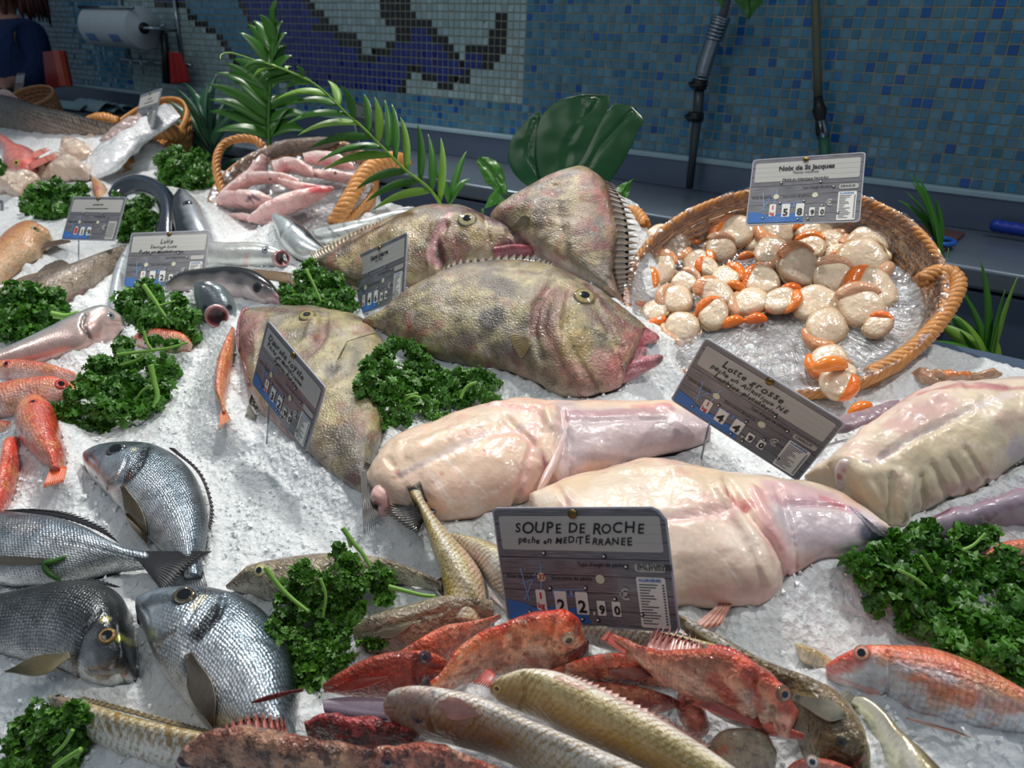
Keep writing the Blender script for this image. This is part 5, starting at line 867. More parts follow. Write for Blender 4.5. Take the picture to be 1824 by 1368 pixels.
# ------------------------------------------------------------------ back left of the display
def facing(d): return Plane(d/FW[2], -FW[1]/FW[2], -FW[0]/FW[2])
G_S = 'silver bass on the ice'
SV = [(-1, '#e4e6e4'), (-.3, '#d4d8d8'), (.3, '#a4adb0'), (.75, '#5c666c'), (1, '#2c3438')]
p = [(222, 563, 214, 582), (205, 551, 200, 597), (182, 547, 178, 620), (141, 562, 140, 640), (100, 584, 95, 648), (50, 607, 45, 656), (0, 627, 0, 662), (-50, 648, -50, 668)]
e, b = fish('S1', 'sea_bass', 'silver bass pointing up right behind the crossed parsley stems', 'fish', G_S, p, [.012, .026, .032, .032, .028, .022, .016, .008], ICE.up(0), M_BASS, [(-1, '#d8b8b0'), (-.4, '#dccac4'), (.1, '#b8bcbc'), (.6, '#8c989c'), (1, '#4c606c')], n=120, m=70,
    strokes=[('#2c343a', .8, [(150, 560), (145, 580), (160, 600)], 4), ('#c8a8a4', .6, [(170, 580), (185, 605)], 16), ('#c89c94', .6, [(120, 635), (170, 615)], 7)], relief=[(-.004, [(152, 560), (146, 580), (160, 604)], 4), (-.003, [(190, 575), (215, 578)], 3)])
eye(b, 197, 562, 6, e, '#8c949c', '#2c3840', bulge=.3)
e, b = fish('S2', 'sea_bass', 'black backed bass arching behind the parsley below the bass price card', 'fish', G_S, [(296, 506, 298, 516), (328, 486, 330, 522), (378, 477, 380, 532), (429, 474, 430, 542), (465, 481, 465, 552), (492, 503, 487, 548), (502, 524, 497, 544)], [.008, .018, .026, .03, .028, .02, .008], plane_at(410, 560, .35, h=.01), M_EEL, [(-1, '#c8b4b4'), (-.7, '#7c7878'), (-.3, '#1c1e20'), (.4, '#0e1012'), (1, '#0c0e10')], n=110, m=64,
    strokes=[('#e0d0d0', .8, [(440, 548), (470, 550)], 9), ('#c890a0', .7, [(492, 530), (495, 545)], 9), ('#4c2c34', .5, [(470, 510)], 8)])
eye(b, 458, 512, 8, e, '#2c2c34', '#08080c', bulge=.3)
fin('pectoral_fin', [(440, 478), (452, 492)], [(520, 486), (526, 506)], b, e, '#b09878', '#6a5844', 12, .1, on=False, hgt=.02)
e, b = fish('S3', 'sea_bass', 'bass facing the viewer with round open mouth beside the lone red mullet', 'fish', G_S, [(372, 590, 403, 590), (360, 583, 414, 580), (352, 562, 422, 560), (347, 538, 418, 536), (345, 515, 402, 512), (345, 505, 385, 502)], [.014, .020, .022, .022, .018, .012], facing(1.22), M_BASS, [(-1, '#8c989c'), (0, '#5c666c'), (.4, '#6c767c'), (1, '#a8b0b0')], n=80, m=60)
h = hit(386, 562, [b.bvh]); c0 = h[0]; nn = -ray(388, 574)+np.array([0, 0, -.25]); nn /= np.linalg.norm(nn)
V, Fc = lathe([(.016, -.010), (.0185, .003), (.0165, .008), (.0145, .0075), (.012, .006), (.009, .0045), (.0, .0045)], 28, nn, c0)
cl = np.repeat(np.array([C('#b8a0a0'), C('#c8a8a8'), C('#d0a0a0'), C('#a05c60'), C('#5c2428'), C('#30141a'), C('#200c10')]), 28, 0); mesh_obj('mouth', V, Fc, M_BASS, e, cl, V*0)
eye(b, 366, 548, 5, e, '#2c3438', '#0c1014', bulge=.3); eye(b, 408, 548, 5, e, '#2c3438', '#0c1014', bulge=.3)
e, b = fish('S4', 'sea_bass', 'silver bass with gaping round mouth right of the bass price card', 'fish', G_S, [(512, 450, 511, 468), (496, 441, 494, 475), (461, 434, 460, 480), (410, 434, 405, 484), (360, 430, 355, 482), (320, 438, 315, 478)], [.014, .02, .028, .03, .028, .016], plane_at(440, 490, .4), M_BASS, [(-1, '#e4e4e0'), (0, '#ccd0cc'), (.6, '#8c9894'), (1, '#5c6864')], n=90, m=60, strokes=[('#e0b8b0', .6, [(440, 455), (436, 475)], 5)])
h = hit(500, 460, [b.bvh]); c0 = h[0]; nn = -ray(500, 460)*.8+RT*.5; nn /= np.linalg.norm(nn)
V, Fc = lathe([(.013, -.010), (.015, .003), (.014, .007), (.0125, .006), (.0105, .0045), (.009, .003), (.0, .0025)], 28, nn, c0); mesh_obj('mouth', V, Fc, M_BASS, e, cl, V*0)
eye(b, 473, 444, 6, e, '#8c949c', '#30383c', bulge=.3)
e, b = fish('S5', 'sea_bass', 'bass head with dark crown and bright cheek in front of the squid basket', 'fish', G_S, [(489, 384, 485, 396), (511, 379, 487, 425), (537, 388, 498, 450), (562, 411, 521, 465), (577, 436, 547, 463), (588, 448, 572, 460)], [.014, .026, .03, .028, .018, .008], plane_at(530, 470, .6), M_BASS, [(-1, '#dce0dc'), (0, '#c4ccd0'), (.45, '#98a4a8'), (.6, '#2c3438'), (1, '#3c464c')], n=80, m=56, relief=[(-.003, [(520, 395), (500, 420)], 3)])
e, b = fish('S6', 'sea_bass', 'silver fish back with dark lines running between squid basket and john dory', 'fish', G_S, [(548, 410, 552, 440), (610, 396, 615, 436), (660, 386, 665, 424), (705, 374, 710, 402), (745, 368, 748, 386)], [.014, .02, .02, .014, .006], plane_at(640, 450, .5), M_BASS, [(-1, '#e0e4e0'), (0, '#ccd4d4'), (1, '#8c989c')], n=80, m=50, stripes=(7, '#30383c', (-1, 1), .7, .3, .35))
e, b = fish('S7', 'sea_bass', 'bass head pointing up beside the black curled eel', 'fish', G_S, [(318, 343, 336, 344), (309, 360, 352, 360), (308, 385, 366, 386), (312, 412, 376, 412), (320, 445, 385, 445)], [.012, .02, .024, .024, .016], plane_at(345, 450, .6), M_BASS, [(-1, '#c4ccd4'), (-.3, '#a0a8b0'), (.1, '#2c343a'), (1, '#14181c')], n=80, m=56, correct=False)
eye(b, 334, 362, 7, e, '#3c444c', '#101418', bulge=.4)
e, b = fish('E1', 'eel', 'shiny blue black eel curled over behind two parsley bunches', 'fish', None, [(196, 350, 202, 360), (212, 330, 222, 348), (252, 317, 246, 344), (290, 328, 271, 355), (311, 351, 284, 374), (316, 382, 286, 396), (313, 412, 280, 410), (305, 445, 275, 432)], [.014, .02, .022, .022, .022, .02, .018, .012], plane_at(250, 430, .55), M_EEL, [(-1, '#3c444c'), (-.2, '#14181c'), (.4, '#223048'), (1, '#101316')], n=120, m=56, correct=False)
e, b = fish('K1', 'catshark', 'brown smooth dogfish with raised fin lying behind the left parsley', 'fish', None, [(229, 437, 227, 455), (177, 457, 195, 486), (126, 478, 166, 516), (90, 487, 112, 545), (45, 498, 60, 560), (0, 520, 10, 576), (-50, 535, -40, 585)], [.012, .022, .03, .032, .03, .026, .016], ICE.up(0), M_BROWN, [(-1, '#b09c88'), (-.3, '#6c5c48'), (.5, '#5c4e3c'), (1, '#54463a')], n=120, m=64, strokes=[('#7c3038', .7, [(205, 478), (222, 468)], 5), ('#90504c', .5, [(120, 535), (150, 520)], 8)])
fin('dorsal_fin', [(60, 490), (90, 488), (124, 482)], [(80, 472), (108, 462), (125, 470)], b, e, '#5c5044', '#4c4236', 6, .02, hgt=.008)
e, b = fish('S8', 'sea_bass', 'pale silver fish flank under the bass price card edge', 'fish', G_S, [(224, 438, 236, 444), (198, 478, 236, 482), (189, 512, 232, 516), (184, 545, 226, 548), (190, 560, 215, 562)], [.006, .012, .014, .012, .006], plane_at(205, 545, .4), M_BASS, [(-1, '#dce0e4'), (1, '#b8c8d4')], n=60, m=40)
OR_ = [(-1, '#f0c89c'), (-.4, '#e8a868'), (.3, '#d88850'), (1, '#b0603c')]
e, b = fish('O1', 'gurnard', 'orange gurnard with blunt snout lying at the left edge behind the parsley', 'fish', None, [(90, 412, 91, 428), (66, 401, 84, 441), (48, 399, 70, 461), (20, 414, 45, 476), (0, 432, 20, 494), (-25, 450, -5, 512), (-60, 480, -45, 525)], [.014, .028, .034, .034, .03, .026, .012], plane_at(30, 500, .3), M_MULLET, OR_, n=110, m=64, noise=MUN[:1], relief=[(-.004, [(72, 425), (88, 432)], 3)])
eye(b, 62, 408, 6, e, '#b8a070', '#2c2c2c')
fin('pectoral_fin', [(80, 432), (84, 440)], [(122, 424), (126, 430)], b, e, '#7c6450', '#4c3c30', 6, .1)
e, b = fish('X1', 'corvina', 'big dark scaly fish lying across the top left behind the red gurnard', 'fish', None, [(-90, 172, -90, 215), (-40, 172, -40, 230), (0, 174, 0, 236), (50, 182, 45, 248), (101, 198, 95, 252), (151, 212, 150, 246), (200, 222, 200, 240), (245, 228, 245, 236)], [.04, .06, .065, .065, .055, .045, .03, .01], plane_at(60, 256, .5), M_BIGSCALE, [(-1, '#98897c'), (-.4, '#5c544a'), (.2, '#38342e'), (.8, '#1c1b1a'), (1, '#101010')], n=130, m=70)
e, b = fish('RG', 'gurnard', 'pink red gurnard with yellow eye in front of the big scaly fish', 'fish', None, [(-20, 222, -30, 240), (8, 236, -12, 262), (30, 246, 0, 275), (52, 260, 4, 292), (69, 277, 12, 307), (73, 292, 35, 313), (68, 304, 52, 312)], [.03, .038, .042, .044, .04, .03, .012], plane_at(30, 318, .5), M_MULLET, [(-1, '#f0a8a0'), (0, '#e87c70'), (.6, '#d8706c'), (1, '#c07070')], n=90, m=56, strokes=[('#f04830', .7, [(40, 292), (60, 285)], 8)])
eye(b, 30, 290, 5.5, e, '#c8b048', '#141414')
fin('pectoral_fin', [(62, 285), (66, 296)], [(96, 272), (104, 278)], b, e, '#e09080', '#b05048', 6, .3, hgt=.02)
fin('dorsal_fin', [(60, 270), (68, 278)], [(82, 262), (90, 266)], b, e, '#e8a090', '#c06050', 4, .4, hgt=.02)
e, b = fish('RS', 'gurnard', 'small orange fish snout poking up between parsley and eel', 'fish', None, [(158, 322, 180, 320), (156, 335, 200, 332), (158, 350, 204, 346), (165, 368, 200, 366)], [.012, .022, .024, .014], plane_at(182, 365, .5), M_MULLET, OR_, n=50, m=40, strokes=[('#d06878', .6, [(172, 335)], 10)])
G_C = 'cuttlefish pieces at the left'
for (pp, T, pt, lab) in (([(118, 262, 128, 270), (116, 240, 150, 256), (122, 230, 175, 262), (150, 232, 186, 262), (180, 250, 188, 258)], [.014, .026, .03, .024, .01], (150, 275), 'pale cuttlefish piece uppermost of the pile beside the basket'),
                         ([(108, 272, 112, 284), (112, 256, 128, 288), (130, 248, 158, 284), (150, 252, 166, 272)], [.014, .026, .028, .012], (140, 292), 'creamy cuttlefish piece in the middle of the pile'),
                         ([(68, 312, 74, 322), (80, 292, 95, 326), (105, 278, 130, 326), (135, 282, 160, 322), (158, 296, 162, 312)], [.014, .03, .034, .03, .012], (120, 330), 'lowest whole cuttlefish of the pile with a dark hollow'),
                         ([(-15, 325, -12, 345), (5, 318, 5, 352), (30, 306, 36, 352), (52, 304, 58, 338), (68, 310, 70, 322)], [.014, .026, .03, .026, .01], (30, 350), 'peach coloured cuttlefish at the left edge beside the parsley')):
    e, b = fish('C'+lab[:8], 'cuttlefish', lab, 'cuttlefish', G_C, pp, T, plane_at(*pt, .5), M_SQUID, [(-1, '#d8bca8'), (0, '#e8d8c4'), (1, '#e4ccb8')], n=90, m=60, lump=(.035, .010), noise=[(.03, '#b89890', .5, .5)])
# ------------------------------------------------------------------ wicker baskets
M_WICK = flat('wicker', C('#c98a4a'), .45, 0, .5, .2, var=.28, vs=60., bump=(300., .3, .001))
M_WICKP = flat('wicker_pale', C('#b8865c'), .5, 0, .5, .2, var=.25, vs=60., bump=(300., .3, .001))
def film_mat():
    m = bpy.data.materials.new('cling_film'); m.use_nodes = True; nt = m.node_tree; L = nt.links.new
    for n in list(nt.nodes): nt.nodes.remove(n)
    out = N(nt, 'ShaderNodeOutputMaterial'); mx = N(nt, 'ShaderNodeMixShader'); tr = N(nt, 'ShaderNodeBsdfTransparent'); gl = N(nt, 'ShaderNodeBsdfGlossy', i_Roughness=.12)
    tr.inputs[0].default_value = (.97, .97, .98, 1)
    lw = N(nt, 'ShaderNodeLayerWeight', i_Blend=.35); tc = N(nt, 'ShaderNodeTexCoord'); su = N(nt, 'ShaderNodeAttribute', attribute_name='suv')
    nz = N(nt, 'ShaderNodeTexNoise', i_Scale=1., i_Detail=3.); mp = N(nt, 'ShaderNodeMapping'); mp.inputs['Scale'].default_value = (75, 5, 1)
    L(su.outputs['Vector'], mp.inputs['Vector']); L(mp.outputs[0], nz.inputs['Vector'])
    n2 = N(nt, 'ShaderNodeTexNoise', i_Scale=70., i_Detail=3.); L(tc.outputs['Object'], n2.inputs['Vector'])
    ad = N(nt, 'ShaderNodeMath', operation='ADD'); L(nz.outputs['Fac'], ad.inputs[0]); L(n2.outputs['Fac'], ad.inputs[1])
    bp = N(nt, 'ShaderNodeBump', i_Strength=1., i_Distance=.006); L(ad.outputs[0], bp.inputs['Height']); L(bp.outputs[0], gl.inputs['Normal']); L(bp.outputs[0], lw.inputs['Normal'])
    mr = N(nt, 'ShaderNodeMapRange'); mr.inputs['To Min'].default_value = .14; mr.inputs['To Max'].default_value = .9; L(lw.outputs['Facing'], mr.inputs['Value'])
    L(mr.outputs[0], mx.inputs[0]); L(tr.outputs[0], mx.inputs[1]); L(gl.outputs[0], mx.inputs[2]); L(mx.outputs[0], out.inputs[0]); return m
M_FILM = film_mat()
def ice_mat():
    m, nt, b = nodes('crushed_ice'); L = nt.links.new
    tc = N(nt, 'ShaderNodeTexCoord'); vo = N(nt, 'ShaderNodeTexVoronoi', i_Scale=150., i_Randomness=1.); nz = N(nt, 'ShaderNodeTexNoise', i_Scale=28., i_Detail=6., i_Roughness=.7); L(tc.outputs['Object'], nz.inputs['Vector'])
    vm = N(nt, 'ShaderNodeVectorMath', operation='ADD'); n3 = N(nt, 'ShaderNodeTexNoise', i_Scale=120., i_Detail=2.); L(tc.outputs['Object'], n3.inputs['Vector']); sc = N(nt, 'ShaderNodeVectorMath', operation='SCALE'); sc.inputs['Scale'].default_value = .006; L(n3.outputs['Color'], sc.inputs[0]); L(tc.outputs['Object'], vm.inputs[0]); L(sc.outputs[0], vm.inputs[1]); L(vm.outputs[0], vo.inputs['Vector'])
    mx = N(nt, 'ShaderNodeMix', data_type='RGBA'); cr = N(nt, 'ShaderNodeMapRange'); cr.inputs['From Min'].default_value = .35; cr.inputs['From Max'].default_value = .65; L(nz.outputs['Fac'], cr.inputs['Value']); L(cr.outputs[0], mx.inputs[0])
    mx.inputs[6].default_value = (.80, .85, .87, 1); mx.inputs[7].default_value = (.93, .95, .96, 1)
    b.inputs['Subsurface Weight'].default_value = .22; b.inputs['Subsurface Radius'].default_value = (.7, .9, 1.); b.inputs['Subsurface Scale'].default_value = .006; L(mx.outputs[2], b.inputs['Base Color'])
    b.inputs['Roughness'].default_value = .22; b.inputs['Coat Weight'].default_value = .6; b.inputs['Coat Roughness'].default_value = .05; b.inputs['IOR'].default_value = 1.35
    bp = N(nt, 'ShaderNodeBump', i_Strength=.75, i_Distance=.0035); L(vo.outputs['Distance'], bp.inputs['Height'])
    b2 = N(nt, 'ShaderNodeBump', i_Strength=.6, i_Distance=.0035); n4 = N(nt, 'ShaderNodeTexNoise', i_Scale=260., i_Detail=4., i_Roughness=.7); L(tc.outputs['Object'], n4.inputs['Vector']); L(n4.outputs['Fac'], b2.inputs['Height']); L(bp.outputs[0], b2.inputs['Normal'])
    L(b2.outputs[0], b.inputs['Normal']); L(b2.outputs[0], b.inputs['Coat Normal']); return m
M_ICE = ice_mat()
M_CHIP = flat('ice_chip', (.88, .91, .93), .25, var=.03)
def braid(path, rs, rw, k, turns, mat, name, parent, m=6):
    q, _ = crom(np.array(path), 40*max(1, int(turns/3))+40)
    T = np.gradient(q, axis=0); T /= np.linalg.norm(T, axis=1)[:, None]; up = np.array([0, 0, 1.]); n1 = np.cross(T, up); n1 /= np.linalg.norm(n1, axis=1)[:, None]; n2 = np.cross(T, n1)
    mb = MB()
    L = np.concatenate([[0], np.cumsum(np.linalg.norm(np.diff(q, axis=0), axis=1))]); L /= L[-1]
    for i in range(k):
        a = L*turns*2*np.pi+i*2*np.pi/k
        V, Fc = tube(q+rw*(np.cos(a)[:, None]*n1+np.sin(a)[:, None]*n2), rs, m); mb.add(V, Fc)
    return mb.obj(name, mat, parent)
def basket(name, label, L, R, T, B, slope, depth, hts, xs=0., rimr=.004, nst=40, levels=9, mat=None, plpt=None):
    pl = plane_at(*(plpt or B), slope, xs, 0.0)
    l, r, t, b = pl.pt(L), pl.pt(R), pl.pt(T), pl.pt(B); c = (l+r+t+b)/4; u = (r-l)/2; v = (t-b)/2
    e = thing(name, label, 'basket', c-pl.n*depth)
    mat = mat or M_WICK
    rim = lambda th, s=1., d=0.: c+u*(np.cos(th)*s)[..., None]+v*(np.sin(th)*s)[..., None]-pl.n*np.asarray(d)[..., None]
    th = np.linspace(0, 2*np.pi, 400)
    mb = MB()
    for i in range(4):
        a = th*30+i*np.pi/2; q = rim(th, 1+.012*np.cos(a), -.005*np.sin(a)-.001); V, Fc = tube(q, rimr, 6, False); mb.add(V, Fc)
    mb.obj('rim', mat, e)
    mb = MB(); sc = lambda k: 1-.30*k**1.6
    for lv in range(levels):
        k = (lv+.6)/levels
        for s_ in (0, 1):
            q = rim(th, sc(k)+.009*np.sin(th*nst/2+np.pi*((lv+s_) % 2)), np.full_like(th, depth*(k+s_*.35/levels))); V, Fc = tube(q, .0034, 5, False); mb.add(V, Fc)
    for i in range(nst):
        a = i*2*np.pi/nst; kk = np.linspace(0, 1, 8); q = rim(np.full(8, a), np.array([sc(k) for k in kk]), depth*kk); V, Fc = tube(q, .0028, 5); mb.add(V, Fc)
    for rr in np.linspace(.08, .7, 9):
        q = rim(th[::4], rr, np.full(100, depth)); V, Fc = tube(q, .003, 5, False); mb.add(V, Fc)
    for i in range(0, nst, 2):
        a = np.full(2, i*2*np.pi/nst); q = rim(a, np.array([.05, .7]), np.full(2, depth)); V, Fc = tube(q, .003, 5); mb.add(V, Fc)
    mb.obj('weave', mat, e)
    for path, rs, turns in hts:
        pp = [pl.up(hh).pt((x, y)) for x, y, hh in path]; braid(pp, rs, rs*1.05, 4, turns, mat, 'handle', e)
    return e, pl, rim, c, u, v
def basket_fill(e, pl, rim, c, u, v, lo, tilt, name='crushed_ice', label='', seed=1, film=True, ice=True):
    """ice bed inside the basket and film that covers it and climbs to the rim; lo(s) depth under the rim plane, s = -1 front .. 1 back"""
    nr, na = 46, 420; rr = np.linspace(.0, 1, nr); a = np.linspace(0, 2*np.pi, na, endpoint=False); RR, A = np.meshgrid(rr, a, indexing='ij')
    s = RR*np.sin(A)
    dep = lo+tilt*(s+1)/2
    if ice:
        R2 = RR*.93; P = c+u*(np.cos(A)*R2)[..., None]+v*(np.sin(A)*R2)[..., None]-pl.n*(dep)[..., None]; P = P.reshape(-1, 3)
        P += pl.n*((fbm(P, .02, seed, 3)*.004+.003*vn(P, .005, seed+5))*sstep(1., .9, RR.ravel()))[:, None]; P[RR.ravel() > .98] -= pl.n*.05
        Fc = grid_faces(nr, na, True).tolist()
        o = mesh_obj(name, P, Fc, M_ICE, None); o['kind'] = 'stuff'; tag(o, label, 'ice'); solid(P, Fc)
    if film:
        edge = sstep(.80, 1.0, RR)
        P = c+u*(np.cos(A)*RR*1.015)[..., None]+v*(np.sin(A)*RR*1.015)[..., None]-pl.n*((dep-.006)*(1-edge)-.009*edge)[..., None]; P = P.reshape(-1, 3)
        P += pl.n*(fbm(P, .03, seed+9, 3)*.003)[:, None]
        P += pl.n*((np.sin(A*34+4*np.sin(A*5)+2*np.sin(A*13)+RR*3)*.0016+np.abs(np.sin(A*17+RR*2+3*np.sin(A*7)))*.0028)*sstep(.55, .85, RR)*sstep(1.03, .96, RR)).ravel()[:, None]
        suv = np.stack([np.cos(A)*.5+np.sin(A)*.0+A*.2, RR, RR*0], -1).reshape(-1, 3)
        o = mesh_obj('cling_film', P, grid_faces(nr, na, True), M_FILM, None, None, suv); return o
Ba = basket('wicker_basket', 'large tilted wicker basket of scallops at the right with braided handle', (1108, 500), (1668, 520), (1420, 336), (1370, 700), .62, .085,
    [([(1640, 500, .0), (1668, 486, .0), (1694, 487, .0), (1707, 502, 0), (1702, 525, 0), (1674, 572, 0), (1632, 617, 0), (1592, 645, 0), (1550, 668, 0)], .0055, 7),
     ([(1150, 400, .0), (1132, 378, 0), (1108, 380, 0), (1090, 400, 0), (1085, 440, 0), (1095, 470, 0)], .005, 5)], xs=-.05)
fo = basket_fill(*Ba, .012, .045, label='crushed ice filling the scallop basket under cling film', seed=3)
tag(fo, 'cling film stretched over the scallop basket and its ice', 'film')
SPL = Plane(*(lambda c, n: (c@n/n[2], -n[1]/n[2], -n[0]/n[2]))(Ba[3]-Ba[1].n*.0345, (lambda n: n/np.linalg.norm(n))(np.cross(Ba[4], Ba[5]-Ba[1].n*.0225)*np.sign(np.cross(Ba[4], Ba[5])[2]))))
# ------------------------------------------------------------------ scallops: one nut with roe and mantle, then copies
def scallop_proto(seed):
    r0 = random.Random(seed); e = bpy.data.objects.new('scallop', None); COL.objects.link(e)
    m = 40; prof = [(0, .27), (.35, .275), (.7, .25), (.88, .18), (.98, .05), (1, -.06), (.95, -.2), (.8, -.27), (.4, -.28), (0, -.28)]
    a = np.linspace(0, 2*np.pi, m, endpoint=False); V = np.concatenate([np.stack([max(r, .01)*np.cos(a)*(1+.09*np.sin(a*2+seed)+.05*np.sin(3*a+seed*2)), max(r, .01)*np.sin(a)*(1+.06*np.cos(a*3+seed)), np.full(m, z)+.05*r*np.sin(a*2+seed*1.7)], 1) for r, z in prof])
    V[:, 2] += .05*fbm(V, .5, seed, 2)
    rad = np.linalg.norm(V[:, :2], axis=1); col = C('#ead4b8')+(C('#c8a478')-C('#ead4b8'))*sstep(.75, 1.05, rad)[:, None]; col = col*(1+.10*fbm(V, .6, seed+3, 2))[:, None]
    mesh_obj('muscle', V, grid_faces(len(prof), m, True), M_SCALLOP, None, col, V).parent = e
    an = r0.uniform(0, 6.28); t = np.linspace(-.9, .9, 16); pth = np.stack([np.cos(an+t)*1.0, np.sin(an+t)*1.0, -.02+.1*np.cos(t*1.5)], 1)
    rr = .33*np.cos(t*1.25)**.7*(1+.3*t)+.02; V, Fc = tube(pth, rr, 14); V[:, 2] = V[:, 2]*.75
    orange = ['#f2862c', '#ef7a22', '#e2a070', '#f2862c', '#d9a884'][seed % 5]
    mesh_obj('roe', V, Fc, M_SCALLOP, None, np.tile(C(orange), (len(V), 1)), V).parent = e
    t = np.linspace(0, 1.6, 14); pth = np.stack([np.cos(an+1.1+t)*1.02, np.sin(an+1.1+t)*1.02, -.1+.05*np.sin(t*9)], 1); V, Fc = tube(pth, .07+.03*np.sin(t*7), 8)
    mesh_obj('mantle', V, Fc, M_SCALLOP, None, np.where((np.arange(len(V)) % 8 < 3)[:, None], C('#6c6450'), C('#cdb392')), V).parent = e
    return e
def dup(root):
    r = root.copy(); COL.objects.link(r)
    for ch in root.children: c = ch.copy(); COL.objects.link(c); c.parent = r
    return r
protos = [scallop_proto(i) for i in range(5)]; fresh = [True]*5
# z-space list of the photo crop: x, y, half width, prototype, roe direction (deg), extra tilt
SC_ = [(235, 392, 52, 0, 250, 'behind the left rim, roe drooping'), (345, 366, 46, 3, 20, ''), (505, 330, 72, 2, 200, ''), (690, 338, 50, 4, 0, ''), (760, 372, 92, 2, 180, ''), (560, 408, 78, 0, 100, ''), (655, 422, 60, 4, 60, ''), (965, 348, 88, 4, 320, ''), (885, 398, 48, 0, 250, ''), (995, 425, 58, 1, 160, ''), (1140, 452, 90, 4, 250, ''), (290, 455, 66, 2, 45, ''), (190, 508, 56, 1, 60, ''), (500, 470, 62, 4, 10, ''), (715, 490, 70, 2, 270, ''), (885, 455, 62, 3, 200, ''), (1005, 478, 45, 2, 180, ''), (1110, 527, 98, 4, 100, ''), (395, 515, 58, 0, 320, ''), (232, 562, 72, 2, 90, ''), (450, 555, 44, 1, 0, ''), (340, 602, 56, 4, 90, ''), (520, 592, 62, 0, 300, ''), (840, 556, 82, 2, 110, ''), (680, 602, 74, 1, 20, ''), (985, 592, 78, 4, 0, ''), (130, 622, 74, 0, 10, ''), (1170, 640, 95, 1, 60, ''), (310, 690, 70, 4, 40, ''), (480, 668, 66, 2, 0, ''), (630, 690, 74, 4, 180, ''), (205, 740, 58, 1, 150, ''), (755, 702, 64, 0, 60, ''), (915, 700, 95, 4, 60, ''), (1110, 732, 92, 4, 200, ''), (470, 762, 62, 1, 330, ''), (332, 800, 72, 4, 50, ''), (955, 812, 86, 2, 160, ''), (1180, 815, 52, 1, 10, ''), (1020, 1005, 68, 4, 60, ''), (975, 960, 78, 3, 95, ''), (1000, 1062, 70, 1, 330, '')]
names = ['with orange roe', 'with bright roe', 'with peach roe', 'with vivid roe', 'with tan roe']
rs_ = random.Random(11)
for i, (x, y, hw, k, rd, ex) in enumerate(SC_):
    px, py = 1080+x/2.4516, 260+y/2.4516; rpx = hw/2.4516*1.16
    p = SPL.up(.006).pt((px, py)) if y < 900 else ICE.up(.012).pt((px, py)); sc = rpx*(p@FW)/F
    p = p+SPL.n*(.12*sc+.004*(i % 3))
    r = protos[k] if fresh[k] else dup(protos[k]); fresh[k] = False
    face = (SPL.n+.55*(-ray(px, py))+np.array([rs_.uniform(-.35, .35), rs_.uniform(-.25, .25), 0])); face /= np.linalg.norm(face)
    ux = RT-face*(RT@face); ux /= np.linalg.norm(ux); uy = np.cross(face, ux); a = math.radians(rs_.uniform(0, 360)); c_, s_ = math.cos(a), math.sin(a)
    X = ux*c_+uy*s_; Y = -ux*s_+uy*c_; zs = .9+.3*rs_.random()
    r.matrix_world = Matrix(((X[0]*sc, Y[0]*sc*.9, face[0]*sc*zs, p[0]), (X[1]*sc, Y[1]*sc*.9, face[1]*sc*zs, p[1]), (X[2]*sc, Y[2]*sc*.9, face[2]*sc*zs, p[2]), (0, 0, 0, 1)))
    col_ = 'left' if x < 420 else ('middle' if x < 820 else 'right'); row_ = 'back row' if y < 440 else ('second row' if y < 580 else ('third row' if y < 720 else ('front row' if y < 900 else 'fallen pile before the basket')))
    size = 'large' if hw > 80 else ('small' if hw < 58 else 'medium')
    near = [q for q in SC_[:i] if abs(q[1]-y) < 75 and q[3] == k and (q[0] < 420) == (x < 420)]
    tag(r, f'{size} scallop {names[k]}, {col_} of the {row_}'+(f', {["second", "third", "fourth", "fifth"][min(len(near)-1, 3)]} such' if near else ''), 'scallop', 'scallops in and before the right basket')
